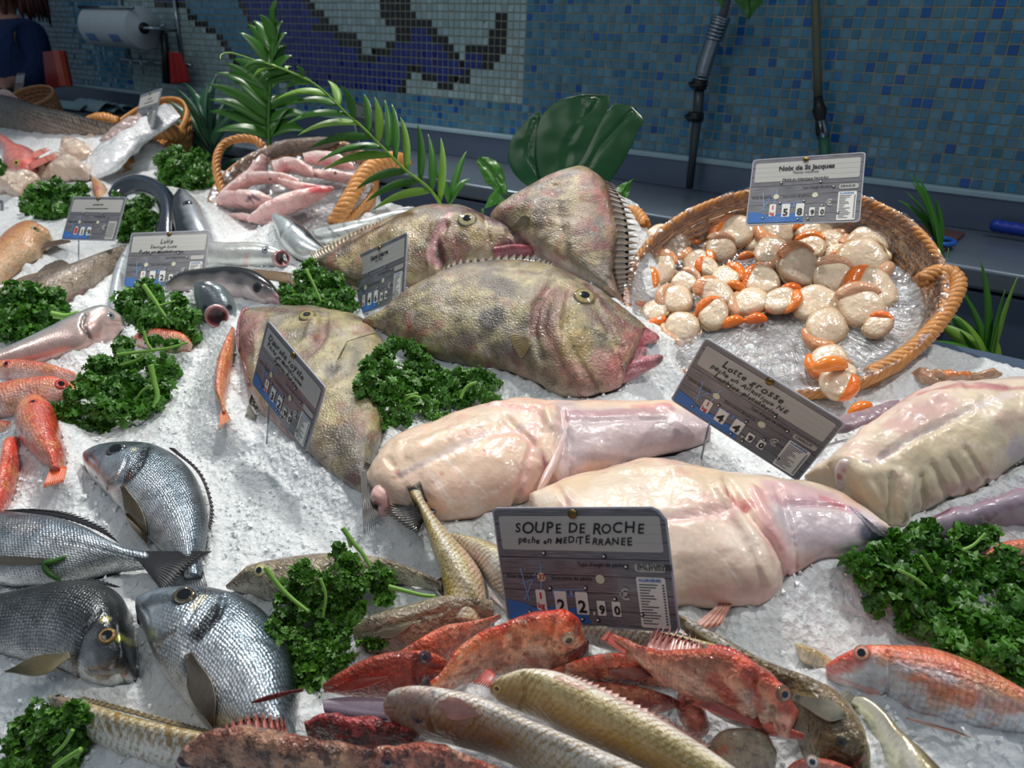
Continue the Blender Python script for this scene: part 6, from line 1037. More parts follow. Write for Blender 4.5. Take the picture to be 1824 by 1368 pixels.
# roe and mantle scraps
def scrap(px, py, rpx, an, col, label, kname='scallop_roe', pl=None, el=1.7):
    p = (pl or SPL.up(.012)).pt((px, py)); sc = rpx*(p@FW)/F; t = np.linspace(-1, 1, 18); ax = RT*math.cos(an)-DN*math.sin(an); ax2 = RT*math.sin(an)+DN*math.cos(an)
    q = p+(ax[None]*(t*sc*el*.6)[:, None])+ax2[None]*(sc*.35*t**2)[:, None]; V, Fc = tube(q, sc*.55*np.sqrt(np.maximum(1-t**2*.97, .01)), 14)
    o = mesh_obj(kname, V, Fc, M_SCALLOP, None, np.tile(C(col), (len(V), 1)), V); tag(o, label, 'scallop roe', 'loose orange scallop roes')
for i, (x, y, r, an, col, lab) in enumerate([(197, 425, 26, 1.3, '#ee7a20', 'orange roe drooping at the left rim'), (412, 345, 18, 0, '#ee7a20', 'small orange roe near the back left rim'), (528, 362, 30, .3, '#e88a3c', 'orange roe under the tall back scallop'), (625, 376, 22, -.4, '#ee7a20', 'orange roe left of the largest back scallop'), (385, 420, 28, 0, '#ee7a20', 'orange roe on the left scallops'), (610, 478, 36, .2, '#e8863c', 'wide orange roe in the middle of the basket'), (905, 408, 36, .2, '#ee7418', 'bright roe below the price card'), (1005, 470, 34, .3, '#e09c68', 'peach roe right of the middle'), (700, 548, 34, .1, '#ee7418', 'bright roe over the middle round scallop'), (572, 612, 42, -.5, '#ef8420', 'tapered orange roe in the third row'), (810, 622, 48, -.1, '#ee6c10', 'deep orange roe under the round scallop'), (180, 602, 22, -.9, '#ee7a20', 'small orange roe at the left third row'), (1165, 462, 40, -.3, '#e09060', 'roe lying on the right back scallop'), (1190, 592, 46, -.5, '#ef8224', 'long thin orange roe at the right'), (140, 695, 36, .2, '#ee7418', 'orange roe beside the john dory mouth'), (392, 742, 30, 1.2, '#f08418', 'upright orange roe in the front row'), (552, 765, 48, .3, '#f07c14', 'large orange roe in the front row'), (655, 752, 46, .1, '#ee7010', 'deep orange roe beside the large front one'), (1212, 790, 42, .9, '#f08418', 'curved orange roe at the right front'), (620, 760, 22, 0, '#ee7410', 'small roe tucked in the front row')]):
    scrap(1080+x/2.4516, 260+y/2.4516, r/2.4516*1.0, an, col, lab)
scrap(1478, 648, 26, .1, '#f08a2c', 'large orange roe on top of the fallen scallops', pl=ICE.up(.045), el=2.)
scrap(1530, 728, 22, .5, '#f28420', 'orange roe half disc beside the lotte price card', pl=ICE.up(.03), el=1.8)
e, b = fish('SQ', 'scallop_mantle', 'brown scallop scraps with an orange tip beside the palm foot', 'scallop', None, [(1618, 664, 1622, 672), (1650, 660, 1655, 682), (1690, 668, 1690, 690), (1730, 662, 1735, 685), (1765, 660, 1768, 676), (1785, 664, 1785, 670)], [.004, .01, .012, .012, .01, .004], ICE.up(.002), M_SQUID, [(-1, '#a88468'), (0, '#c8a080'), (1, '#b08c70')], n=70, m=40, lump=(.012, .005), strokes=[('#f08428', .9, [(1690, 664), (1720, 664)], 8), ('#d0a080', .6, [(1640, 666)], 12)])
# ------------------------------------------------------------------ squid basket and the ones behind
Bb = basket('wicker_basket', 'wicker basket heaped with pink squid under the arching palm frond', (378, 372), (676, 338), (530, 240), (500, 414), .62, .07,
    [([(398, 345, .0), (388, 315, .01), (386, 285, .02), (398, 258, .02), (425, 247, .02), (455, 250, .01), (470, 262, .0)], .005, 5),
     ([(596, 398, .0), (612, 372, .02), (628, 345, .03), (645, 315, .04), (668, 294, .04), (700, 284, .03), (722, 292, 0)], .0085, 5)], xs=-.1)
fo = basket_fill(*Bb, .006, .02, label='crushed ice filling the squid basket', seed=8); tag(fo, 'cling film under the squid in the second basket', 'film')
QP = Bb[1]
SQC = [(-1, '#e8b0ac'), (0, '#f6ddd6'), (.6, '#f8e4de'), (1, '#eec0ba')]
for i, (pp, T, h, lab, ex) in enumerate([
    ([(384, 352, 388, 360), (400, 335, 412, 348), (430, 312, 448, 330), (452, 290, 478, 308), (462, 276, 482, 286)], [.004, .012, .018, .022, .01], .012, 'long pink squid tube slanting up at the left of the basket', []),
    ([(384, 358, 388, 366), (400, 340, 415, 372), (432, 338, 445, 376), (466, 340, 470, 372), (484, 350, 482, 362)], [.006, .02, .024, .02, .008], .012, 'round pink squid with dark purple tentacles at the front left', [('#5c3c54', .8, [(440, 358), (450, 350), (462, 356)], 3), ('#5c3c54', .7, [(443, 350), (452, 362)], 2.5)]),
    ([(430, 318, 425, 335), (450, 308, 452, 330), (480, 306, 482, 328), (510, 308, 512, 330), (535, 318, 532, 330)], [.008, .016, .02, .018, .006], .024, 'glossy pink squid across the middle with a small black speck', [('#2c2430', .9, [(481, 319)], 3)]),
    ([(445, 388, 440, 396), (475, 362, 480, 392), (515, 345, 525, 378), (560, 334, 566, 358), (590, 332, 592, 342)], [.008, .022, .026, .02, .006], .020, 'pale squid tube with a red pointed end at the front right', [('#d83848', .85, [(555, 338), (592, 336)], 7), ('#30242c', .8, [(588, 333)], 2.5)]),
    ([(500, 315, 496, 330), (530, 322, 530, 345), (560, 328, 560, 342), (595, 333, 594, 338)], [.008, .014, .01, .004], .034, 'thin pink squid arm with dark tip in the middle', [('#c84858', .7, [(540, 332), (590, 336)], 4)]),
    ([(486, 285, 490, 310), (510, 278, 520, 312), (535, 282, 545, 318), (558, 296, 560, 318)], [.01, .02, .022, .01], .026, 'lumpy pink squid head in the middle of the heap', [('#d87880', .6, [(508, 300)], 7)]),
    ([(540, 272, 545, 292), (570, 268, 580, 300), (600, 272, 612, 305), (630, 290, 632, 305)], [.01, .018, .02, .008], .02, 'pink squid under the palm frond at the back', [('#b05868', .6, [(575, 285), (590, 292)], 5)]),
    ([(560, 300, 562, 318), (590, 302, 596, 325), (620, 308, 624, 328), (645, 312, 645, 322)], [.008, .014, .014, .006], .022, 'small squid with black spot near the thick handle', [('#201c24', .9, [(597, 308)], 3), ('#d03040', .5, [(590, 305), (602, 303)], 3)]),
    ([(405, 378, 404, 386), (440, 380, 440, 396), (480, 386, 478, 404), (520, 390, 515, 406)], [.006, .012, .014, .006], .006, 'pale squid piece at the front rim of the basket', [])]):
    fish('q%d' % i, 'squid', lab, 'squid', 'squid in the second basket', pp, T, QP.up(h-.012), M_SQUID, SQC, ice=False, n=70, m=44, strokes=ex, noise=[(.015, '#d88c8c', .5, .35)], lump=(.02, .002))
e, b = fish('FS', 'flatfish', 'brown skinned fish lying behind the squid under cling film', 'fish', None, [(470, 268, 478, 282), (500, 252, 505, 275), (540, 246, 548, 270), (580, 244, 590, 262), (600, 248, 602, 256)], [.008, .016, .016, .012, .004], QP.up(.0), M_BROWN, [(-1, '#8c7868'), (1, '#6c5444')], ice=False, n=60, m=40)
Bc = basket('wicker_basket', 'wicker basket with a big white fish wing under the tilted blue card', (160, 285), (330, 205), (262, 188), (240, 302), .55, .09,
    [([(236, 300, 0), (222, 272, .02), (236, 246, .04), (268, 234, .05), (300, 236, .03), (318, 240, .0)], .011, 5), ([(148, 236, 0), (160, 218, .03), (185, 211, .04), (208, 218, .02)], .009, 5)], levels=8)
e, b = fish('WF', 'skate_wing', 'long white skate wing overflowing its basket towards the viewer', 'fish', None, [(150, 300, 156, 320), (168, 268, 186, 314), (200, 246, 216, 292), (240, 224, 252, 258), (282, 198, 292, 232), (304, 186, 322, 208)], [.006, .018, .022, .022, .016, .006], Bc[1].up(.045), M_SQUID, [(-1, '#ececee'), (0, '#fafafc'), (1, '#e4e6ea')], ice=False, n=90, m=50, lump=(.06, .012), stripes=(3, '#d0d8e0', (-1, 1), .5, 2.5, .6))
e, b = fish('GF', 'fish_fillet', 'greyish pink wet fish lying behind the white skate wing', 'fish', None, [(178, 252, 184, 260), (200, 236, 210, 252), (232, 215, 245, 236), (262, 196, 275, 215)], [.01, .026, .026, .01], Bc[1].up(.04), M_SQUID, [(-1, '#c0a8a4'), (0, '#b09c98'), (1, '#8c7c7c')], ice=False, n=60, m=40, lump=(.02, .004))
Bd = basket('wicker_basket', 'small pale basket behind the scaly fish at the far left', (12, 180), (94, 166), (62, 157), (50, 192), .5, .11, [], mat=M_WICKP, levels=7, plpt=(50, 205))
e, b = fish('PK', 'fish_fillet', 'pink fish piece in the small far left basket', 'fish', None, [(-5, 172, -5, 184), (12, 166, 14, 186), (26, 168, 28, 184), (34, 176, 34, 180)], [.02, .035, .03, .01], Bd[1].up(.0), M_SQUID, [(-1, '#e0b0a8'), (1, '#e8ccc4')], ice=False, n=40, m=30)
# ------------------------------------------------------------------ the crushed ice bed, heaped up against whatever lies on it
def ice_bed():
    xs = [.40]; 
    while xs[-1] > -3.5: xs.append(xs[-1]-.0030*(1+1.2*max(0., -xs[-1]-.6)))
    xs = np.array(xs[::-1]); ys = np.concatenate([np.arange(.04, .9, .003), np.arange(.9, YB+.02, .0045)])
    X, Y = np.meshgrid(xs, ys, indexing='ij'); Y = Y-(YB-1.10)*sstep(-.42, -.2, X)*sstep(.7, YB, Y)*(Y > .7); Y0_ = Y; H = np.zeros_like(X)
    R_ = np.full_like(X, -9.)
    for low in UNDER:
        i = np.searchsorted(xs, low[:, 0]).clip(0, len(xs)-1); j = np.searchsorted(ys, low[:, 1]).clip(0, len(ys)-1)
        ok = (low[:, 1] < YB) & (low[:, 0] > xs[0]) & (low[:, 0] < xs[-1]); h = low[:, 2]-(Z0+SL*low[:, 1])-.001
        np.minimum.at if False else None
        T = np.full_like(X, 9.); np.minimum.at(T, (i[ok], j[ok]), h[ok]); R_ = np.maximum(R_, np.where(T < 8, T, -9.))
    # heap in front of / under the big baskets
    for bk, s0 in ((Ba, .96), (Bb, .9), (Bc, .8)):
        e_, pl_, rim_, c_, u_, v_ = bk; U = np.array([u_[:2], v_[:2]]).T; q = np.linalg.solve(U, np.stack([X.ravel()-c_[0], Y.ravel()-c_[1]])); rr = np.linalg.norm(q, axis=0).reshape(X.shape)
        zpl = pl_.a+pl_.b*Y+pl_.c*X-.012-(.0 if bk is not Ba else 0.)
        R_ = np.where((rr > s0*.985) & (rr < 1.02) & (q[1].reshape(X.shape) < -.45), np.maximum(R_, zpl-(Z0+SL*Y)-.004), R_)
    for k in range(26):
        M = R_.copy(); d = .0022
        M[1:] = np.maximum(M[1:], R_[:-1]-d); M[:-1] = np.maximum(M[:-1], R_[1:]-d); M[:, 1:] = np.maximum(M[:, 1:], R_[:, :-1]-d); M[:, :-1] = np.maximum(M[:, :-1], R_[:, 1:]-d); R_ = M
    H = np.maximum(R_, 0)
    for k in range(3): H[1:-1, 1:-1] = (H[1:-1, 1:-1]*2+H[2:, 1:-1]+H[:-2, 1:-1]+H[1:-1, 2:]+H[1:-1, :-2])/6
    H += np.clip((Y-1.08)/.12, 0, 1)*.0
    P = np.stack([X.ravel(), Y.ravel(), (Z0+SL*Y+H).ravel()], 1)
    big = fbm(P, .16, 2, 2)*.005+fbm(P, .035, 4, 3)*.0036
    g = np.abs(vn(P, .012, 21))*.0026+np.abs(vn(P, .0068, 22))*.0018
    P[:, 2] += big+g-.002
    Fc = grid_faces(len(xs), len(ys))
    e = (np.minimum(X-xs[0], xs[-1]-X) < 1e-6) | (np.arange(len(ys))[None] == 0) | (np.arange(len(ys))[None] == len(ys)-1); P[e.ravel(), 2] -= .05
    o = mesh_obj('crushed_ice', P, Fc, M_ICE, None); o['kind'] = 'stuff'; tag(o, 'sloping bed of crushed ice under all the fish', 'ice'); solid(P, Fc)
    # loose chips on top
    n = 9000; px = rng.uniform(-1.3, .36, n); py = rng.uniform(.1, 1.07, n)
    i = np.searchsorted(xs, px).clip(0, len(xs)-1); j = np.searchsorted(ys, py).clip(0, len(ys)-1); z = P[:, 2].reshape(X.shape)[i, j]
    s = rng.uniform(.001, .0028, n)*np.where(rng.random(n) < .05, 1.6, 1)
    base = np.array([(1, 0, 0), (-1, 0, 0), (0, 1, 0), (0, -1, 0), (0, 0, 1), (0, 0, -1)], float); F8 = np.array([(0, 2, 4), (2, 1, 4), (1, 3, 4), (3, 0, 4), (2, 0, 5), (1, 2, 5), (3, 1, 5), (0, 3, 5)])
    V = base[None]*rng.uniform(.5, 1.5, (n, 6, 1)); q = rng.standard_normal((n, 4)); q /= np.linalg.norm(q, axis=1)[:, None]; a, b, c, d = q.T
    Rm = np.stack([1-2*(c*c+d*d), 2*(b*c-a*d), 2*(b*d+a*c), 2*(b*c+a*d), 1-2*(b*b+d*d), 2*(c*d-a*b), 2*(b*d-a*c), 2*(c*d+a*b), 1-2*(b*b+c*c)], 1).reshape(n, 3, 3)
    V = np.einsum('nij,nkj->nki', Rm, V)*s[:, None, None]+np.stack([px, py, z+s*.3], 1)[:, None]
    Fc = (F8[None]+np.arange(n)[:, None, None]*6).reshape(-1, 3)
    o = mesh_obj('ice_chips', V.reshape(-1, 3), Fc, M_CHIP, None, smooth=False); o['kind'] = 'stuff'; tag(o, 'loose glinting chips scattered over the crushed ice', 'ice')
ice_bed()
# ------------------------------------------------------------------ parsley
def leaf_mat(name, c1, c2, rough=.4, tr=.25, bump=0.):
    m = bpy.data.materials.new(name); m.use_nodes = True; nt = m.node_tree; L = nt.links.new; b = nt.nodes['Principled BSDF']; out = nt.nodes['Material Output']
    ge = N(nt, 'ShaderNodeNewGeometry'); tc = N(nt, 'ShaderNodeTexCoord'); nz = N(nt, 'ShaderNodeTexNoise', i_Scale=25., i_Detail=3.); L(tc.outputs['Object'], nz.inputs['Vector'])
    ad = N(nt, 'ShaderNodeMath', operation='ADD'); L(ge.outputs['Random Per Island'], ad.inputs[0]); L(nz.outputs['Fac'], ad.inputs[1]); ml = N(nt, 'ShaderNodeMath', operation='MULTIPLY'); ml.inputs[1].default_value = .5; L(ad.outputs[0], ml.inputs[0])
    mx = N(nt, 'ShaderNodeMix', data_type='RGBA'); L(ml.outputs[0], mx.inputs[0]); mx.inputs[6].default_value = (*c1, 1); mx.inputs[7].default_value = (*c2, 1); L(mx.outputs[2], b.inputs['Base Color'])
    b.inputs['Roughness'].default_value = rough; b.inputs['Specular IOR Level'].default_value = .6
    t = N(nt, 'ShaderNodeBsdfTranslucent'); L(mx.outputs[2], t.inputs[0]); ms = N(nt, 'ShaderNodeMixShader', i_Fac=tr); L(b.outputs[0], ms.inputs[1]); L(t.outputs[0], ms.inputs[2]); L(ms.outputs[0], out.inputs[0]); return m
M_PAR = leaf_mat('parsley_leaf', C('#1c4c0c'), C('#5c9c2c'))
M_FPAR = leaf_mat('flat_parsley_leaf', C('#24580f'), C('#6aa434'))
M_STEM = flat('parsley_stem', C('#7cae48'), .35, var=.2)
M_PALM = leaf_mat('palm_leaf', C('#2c6420'), C('#4c8c30'), .35, .3)
M_PALML = leaf_mat('bright_palm_leaf', C('#58922a'), C('#9cc652'), .42, .35)
M_PALMD = leaf_mat('dark_palm_leaf', C('#1f4a34'), C('#356a4c'), .35, .2)
M_MONS = leaf_mat('monstera_leaf', C('#0b3518'), C('#14481f'), .22, .10)
def curly_proto(sd):
    r0 = np.random.default_rng(sd); m = 11; a = np.linspace(0, 2*np.pi, m, endpoint=False)+r0.uniform(0, 6); V = [np.zeros((1, 3))]
    for r, z in ((.55, .22), (1., .1)):
        rr = r*(1+.28*np.sin(a*5+sd)*(r > .6)+.12*r0.standard_normal(m)); zz = z+.38*r*np.where(np.arange(m) % 2, 1, -1)*r0.uniform(.4, 1, m)
        V.append(np.stack([rr*np.cos(a), rr*np.sin(a), zz], 1))
    V = np.concatenate(V); Fc = [(0, 1+k, 1+(k+1) % m) for k in range(m)]+[(1+k, 1+m+k, 1+(k+1) % m) for k in range(m)]+[(1+(k+1) % m, 1+m+k, 1+m+(k+1) % m) for k in range(m)]
    return V, np.array(Fc)
def flat_proto(sd):
    r0 = np.random.default_rng(sd); out = []
    for lobe, (an, L) in enumerate(((0, 1.), (1.15, .8), (-1.15, .8))):
        pts = [(.12, 0), (.35, .2), (.45, .36), (.6, .22), (.75, .42), (.82, .17), (1.02, 0)]
        full = pts+[(x, -y) for x, y in pts[-2:0:-1]]
        for x, y in full: out.append((L*(x*math.cos(an)-y*math.sin(an)), L*(x*math.sin(an)+y*math.cos(an)), .25*abs(y)-.3*x*x+.08*r0.standard_normal()))
    V = np.array([(0, 0, 0)]+out); n = 12; Fc = []
    for l in range(3):
        o = 1+l*n; Fc += [(0, o, o+n-1)]; 
        for k in range(1, n-1): Fc.append((o, o+k, o+k+1))
    return V, np.array(Fc)
PRO = {'c': [curly_proto(i) for i in range(6)], 'f': [flat_proto(i) for i in range(5)]}
def bunch(label, blobs, leaf, kind='c', dens=2.1, stems=(), squash=.8, mat=None, up=.35, group=None):
    """blobs: (x, y, r) in the photo; each is set on whatever lies there"""
    cen = []
    allt = []
    for x, y, r in blobs:
        ts = [h for h in (hit(x+dx*r, y+dy*r) for dx, dy in ((0, 0), (.5, 0), (-.5, 0), (0, .5))) if h is not None]
        t = min([h[0]@FW for h in ts]) if ts else ICE.pt((x, y))@FW
        allt.append(t)
    med = float(np.median(allt))
    for (x, y, r), t in zip(blobs, allt):
        t = max(min(t, med+.05), med-.05); R_ = r*t/F; cen.append((ray(x, y)*(t-R_*.55), R_))
    c0 = np.mean([c for c, _ in cen], 0); base = c0-ICE.n*.02
    e = thing('parsley_bunch', label, 'parsley', base, group)
    VV, FF, off = [], [], 0; P_ = PRO[kind]; d0 = -c0/np.linalg.norm(c0)
    for c, R_ in cen:
        n = int(dens*9*(R_/leaf)**2)+10; ns = 7 if kind == 'c' else 4
        w0 = rng.standard_normal((ns, 3)); w0 /= np.linalg.norm(w0, axis=1)[:, None]; w0 = np.where(((w0@d0) < -.1)[:, None], -w0, w0)
        sub = c+w0*R_*rng.uniform(.55, .8, (ns, 1)); pick = rng.integers(0, ns, n); r_s = R_*(.5 if kind == 'c' else .55)*rng.uniform(.75, 1.2, ns)
        v = rng.standard_normal((n, 3)); v /= np.linalg.norm(v, axis=1)[:, None]
        v[:, :] = np.where(((v@d0) < -.35)[:, None], -v, v)
        rad = r_s[pick]*(rng.uniform(.4, 1.04, n)**.6)
        inn = rng.random(n) < .16; rad = np.where(inn, R_*.55, rad)
        p = np.where(inn[:, None], c, sub[pick])+v*rad[:, None]; p = p-ICE.n*(((p-c)@ICE.n)*(1-squash))[:, None]
        nn = v+.6*rng.standard_normal((n, 3))+ICE.n*up; nn /= np.linalg.norm(nn, axis=1)[:, None]
        t1 = np.cross(nn, rng.standard_normal((n, 3))); t1 /= np.linalg.norm(t1, axis=1)[:, None]; t2 = np.cross(nn, t1)
        s = leaf*(.62 if kind == 'c' else .8)*rng.uniform(.6, 1.15, n)
        which = rng.integers(0, len(P_), n)
        for w in range(len(P_)):
            k = np.where(which == w)[0]
            if not len(k): continue
            V0, F0 = P_[w]
            V = p[k][:, None]+s[k][:, None, None]*(V0[None, :, :1]*t1[k][:, None]+V0[None, :, 1:2]*t2[k][:, None]+V0[None, :, 2:3]*nn[k][:, None])
            VV.append(V.reshape(-1, 3)); FF.append((F0[None]+np.arange(len(k))[:, None, None]*len(V0)).reshape(-1, 3)+off); off += V.shape[0]*V.shape[1]
    mesh_obj('foliage', np.concatenate(VV), np.concatenate(FF), mat or (M_FPAR if kind == 'f' else M_PAR), e)
    for st in stems:
        pts, wd = st[0], st[1]; t = med-(st[2] if len(st) > 2 else .04)
        q = np.array([ray(x, y)*(t-.0*i) for i, (x, y) in enumerate(pts)]); q, _ = crom(q, 20)
        V, Fc = tube(q, wd*t/F*np.linspace(1.1, .7, 20), 7); mesh_obj('stem', V, Fc, M_STEM, e)
    return e
# curly bunches
bunch('dense curly parsley heap at the upper left of the ice, behind the leftmost price card', [(60, 350, 26), (90, 335, 26), (120, 345, 26), (140, 360, 18), (75, 378, 24), (105, 372, 24), (50, 372, 16), (145, 335, 14)], .013)
bunch('round curly parsley in the curl of the black eel', [(215, 370, 26), (245, 365, 26), (262, 385, 22), (235, 400, 28), (222, 418, 16), (205, 385, 18), (258, 408, 18)], .012)
bunch('dark curly parsley at the foot of the dark fern', [(300, 280, 26), (335, 285, 28), (365, 300, 22), (310, 310, 30), (345, 320, 28), (375, 325, 16), (325, 335, 18), (295, 300, 20)], .013)
bunch('curly parsley at the left edge with a pale stalk to the right', [(20, 530, 28), (55, 520, 26), (88, 525, 22), (105, 545, 18), (20, 565, 32), (60, 560, 34), (90, 560, 20), (45, 590, 22), (10, 590, 20), (100, 530, 14)], .012, stems=[([(92, 558), (118, 562), (140, 556)], 4.5), ([(95, 565), (120, 568)], 2.5)])
bunch('curly parsley with a long green stalk below the price card reading Loup', [(228, 530, 24), (262, 520, 24), (240, 555, 30), (285, 545, 28), (320, 540, 18), (270, 575, 24), (310, 570, 24), (335, 565, 18), (345, 600, 14), (220, 552, 18), (255, 505, 12), (330, 590, 14)], .0115, stems=[([(256, 508), (272, 530), (284, 548), (305, 580)], 4, .06), ([(284, 545), (312, 536)], 2.5, .06)])
bunch('large curly parsley spray with crossed stems below the john dory snout, above the lone bream', [(215, 615, 20), (180, 650, 26), (215, 650, 28), (250, 640, 28), (285, 650, 26), (150, 680, 22), (190, 690, 34), (235, 690, 36), (280, 690, 28), (305, 665, 14), (175, 725, 30), (130, 735, 24), (100, 725, 20), (80, 740, 12), (220, 730, 30), (262, 730, 22), (160, 755, 22), (190, 765, 18), (175, 785, 12), (275, 715, 18), (140, 700, 22), (270, 605, 14), (305, 615, 14)], .0105,
      stems=[([(208, 632), (255, 626), (300, 620), (335, 610)], 3, .05), ([(268, 650), (275, 680), (280, 705), (272, 725)], 5, .06), ([(256, 590), (262, 610), (275, 628)], 3, .05), ([(215, 650), (245, 640), (262, 628)], 2.5, .05), ([(268, 688), (255, 695), (240, 715)], 3, .055)])
bunch('bright curly parsley leaning on the saint pierre price card', [(545, 480, 20), (535, 510, 22), (565, 495, 20), (595, 505, 24), (610, 530, 26), (570, 530, 26), (530, 535, 22), (505, 525, 16), (590, 545, 20), (555, 470, 10), (620, 545, 16), (510, 510, 10)], .010, stems=[([(545, 480), (560, 510), (575, 545)], 3, .05)])
bunch('big dark green curly parsley lying on the monkfish and olive john dory', [(680, 625, 20), (705, 612, 18), (735, 625, 20), (660, 650, 22), (690, 655, 22), (755, 645, 18), (655, 690, 26), (690, 700, 28), (720, 690, 26), (650, 730, 24), (680, 745, 28), (715, 735, 24), (660, 770, 20), (690, 780, 16), (640, 750, 16), (755, 690, 24), (740, 655, 22), (705, 672, 24), (728, 712, 22), (775, 708, 22), (765, 655, 18), (850, 690, 22), (805, 692, 22), (790, 680, 24), (820, 675, 22), (850, 665, 20), (872, 680, 18), (790, 710, 22), (825, 710, 18), (870, 710, 20), (760, 725, 20), (785, 745, 16), (760, 665, 16), (855, 695, 18), (868, 728, 10)], .0088,
      stems=[([(700, 708), (725, 705), (745, 700)], 3, .05), ([(708, 730), (730, 722), (748, 718)], 3, .05), ([(820, 710), (830, 690), (850, 680)], 3, .05), ([(715, 716), (735, 706), (750, 708)], 2.5, .055)])
bunch('very large curly parsley at the right edge over the red mullet', [(1530, 1000, 24), (1565, 985, 26), (1600, 975, 26), (1640, 960, 26), (1545, 1030, 24), (1590, 1020, 34), (1640, 1010, 36), (1690, 990, 34), (1640, 945, 18), (1735, 960, 24), (1760, 950, 18), (1580, 1060, 26), (1630, 1060, 36), (1690, 1050, 40), (1740, 1030, 40), (1790, 1010, 36), (1620, 1100, 24), (1670, 1110, 36), (1730, 1110, 44), (1790, 1090, 46), (1700, 1150, 30), (1750, 1170, 42), (1800, 1150, 44), (1735, 1205, 28), (1780, 1215, 34), (1815, 1200, 34), (1560, 1075, 16), (1830, 1060, 40), (1760, 1235, 18), (1715, 945, 14), (1660, 940, 14), (1600, 955, 14)], .0098, up=.2,
      stems=[([(1600, 1015), (1630, 1030), (1650, 1045)], 3, .06), ([(1715, 980), (1735, 970), (1755, 950)], 3, .06), ([(1640, 990), (1660, 1020)], 3, .06)])
# flat parsley
bunch('flat leaf parsley bunch with long stalks in the middle foreground', [(612, 985, 20), (630, 1005, 22), (530, 1020, 24), (560, 1030, 26), (600, 1035, 30), (640, 1035, 26), (672, 1030, 24), (500, 1050, 24), (540, 1070, 34), (590, 1075, 36), (640, 1070, 30), (675, 1060, 22), (500, 1095, 28), (540, 1115, 34), (590, 1120, 34), (625, 1105, 26), (490, 1130, 24), (530, 1155, 32), (575, 1160, 32), (605, 1165, 22), (520, 1195, 26), (560, 1195, 26), (590, 1185, 18), (525, 1230, 24), (555, 1235, 22), (510, 1260, 22), (530, 1285, 16), (655, 1150, 14), (680, 1140, 14), (690, 1065, 14), (575, 1265, 14)], .0112, 'f', 1.9, up=.5,
      stems=[([(610, 940), (628, 965), (645, 985), (660, 1010)], 4.5, .06), ([(472, 1010), (490, 1035), (515, 1062), (550, 1090)], 4.5, .07), ([(692, 1045), (720, 1052), (752, 1060), (776, 1062)], 4.5, .03), ([(640, 1110), (645, 1135), (650, 1150)], 3, .05), ([(570, 1030), (580, 1060), (575, 1100)], 3, .075), ([(620, 955), (625, 975)], 4, .06)])
bunch('flat leaf parsley in the bottom left corner of the display', [(70, 1265, 22), (100, 1275, 20), (130, 1260, 14), (50, 1290, 26), (90, 1300, 28), (130, 1290, 18), (20, 1310, 26), (60, 1325, 30), (110, 1330, 28), (140, 1320, 14), (15, 1345, 28), (70, 1360, 30), (120, 1360, 22), (145, 1275, 12), (30, 1375, 26)], .0110, 'f', 1.7, stems=[([(130, 1300), (115, 1325), (95, 1345)], 3.5, .06), ([(145, 1335), (120, 1350), (95, 1368)], 5, .05)])
bunch('small sliver of parsley at the left edge below the red gurnard', [(2, 295, 10), (-6, 305, 12)], .012)
def sprig():
    q = surf(ALL['D2'][1], [(117, 992), (98, 1000), (80, 1005), (84, 1018), (100, 1030), (108, 1036)], .004); q, _ = crom(q, 30)
    V, Fc = tube(q, .0026*np.sin(np.linspace(.4, 2.9, 30))+.0006, 8); o = mesh_obj('parsley_stalk', V, Fc, flat('green_stalk', C('#3c6a2c'), .3, var=.3), None); tag(o, 'bent green parsley stalk lying on the left bream', 'parsley')
sprig()
# ------------------------------------------------------------------ palms and leaves
def foot(e, p, mat, r, up=False):
    g = np.array([p[0]+.005, min(p[1], YB-.03), Z0+SL*min(p[1], YB-.03)-.02])
    if up: g = np.array([p[0], p[1], 1.2])
    elif g[2] > p[2]-.01: return
    V, Fc = tube(crom(np.array([p, p*.5+g*.5+np.array([0, .008, -.01]), g]), 14)[0], r, 8); mesh_obj('leaf_stem', V, Fc, mat, e)
def frond(name, label, spine, dep, leaflets, mat, cat='palm', wd=9., bend=6., stem_r=3., mats=None, seed=0, dj=.03):
    r0 = random.Random(seed); sp = np.array([at_depth(x, y, d) for (x, y), d in zip(spine, np.interp(np.linspace(0, 1, len(spine)), np.linspace(0, 1, len(dep)), dep))])
    e = thing(name, label, cat, sp[0])
    foot(e, sp[0], mat, stem_r*np.mean(dep)/F)
    q, _ = crom(sp, 60); V, Fc = tube(q, np.linspace(stem_r, stem_r*.35, 60)*np.mean(dep)/F, 8); mesh_obj('rachis', V, Fc, mat, e)
    mb = MB(); S2 = np.array(spine, float)
    for k, lf in enumerate(leaflets):
        bx, by, tx, ty = lf[:4]; w_ = lf[4] if len(lf) > 4 else wd
        i = int(np.argmin((np.array([(CX+F*(p@RT)/(p@FW)) for p in q])-bx)**2+(np.array([(CY+F*(p@DN)/(p@FW)) for p in q])-by)**2)); b = q[i]; d = b@FW
        t = at_depth(tx, ty, d+r0.uniform(-dj, dj)); L = np.linalg.norm(t-b)
        ax = (t-b)/L; nrm = np.cross(ax, FW); nrm /= np.linalg.norm(nrm)+1e-9
        tw = nrm*math.cos(.5)+FW*math.sin(.5)*r0.choice((-1, 1))*.6
        V, Fc = blade(b, t, w_*d/F, nrm*(bend*d/F)*(-1 if (tx-bx) < 0 else 1)+np.array([0, 0, L*.05]), tw, 10)
        o = mesh_obj('leaflet', V, Fc, (mats or [mat])[k % len(mats or [mat])], e)
    return e
z4 = lambda L: [(300+a/2.606, b/2.606, 300+c/2.606, d/2.606)+tuple(r) for a, b, c, d, *r in L]
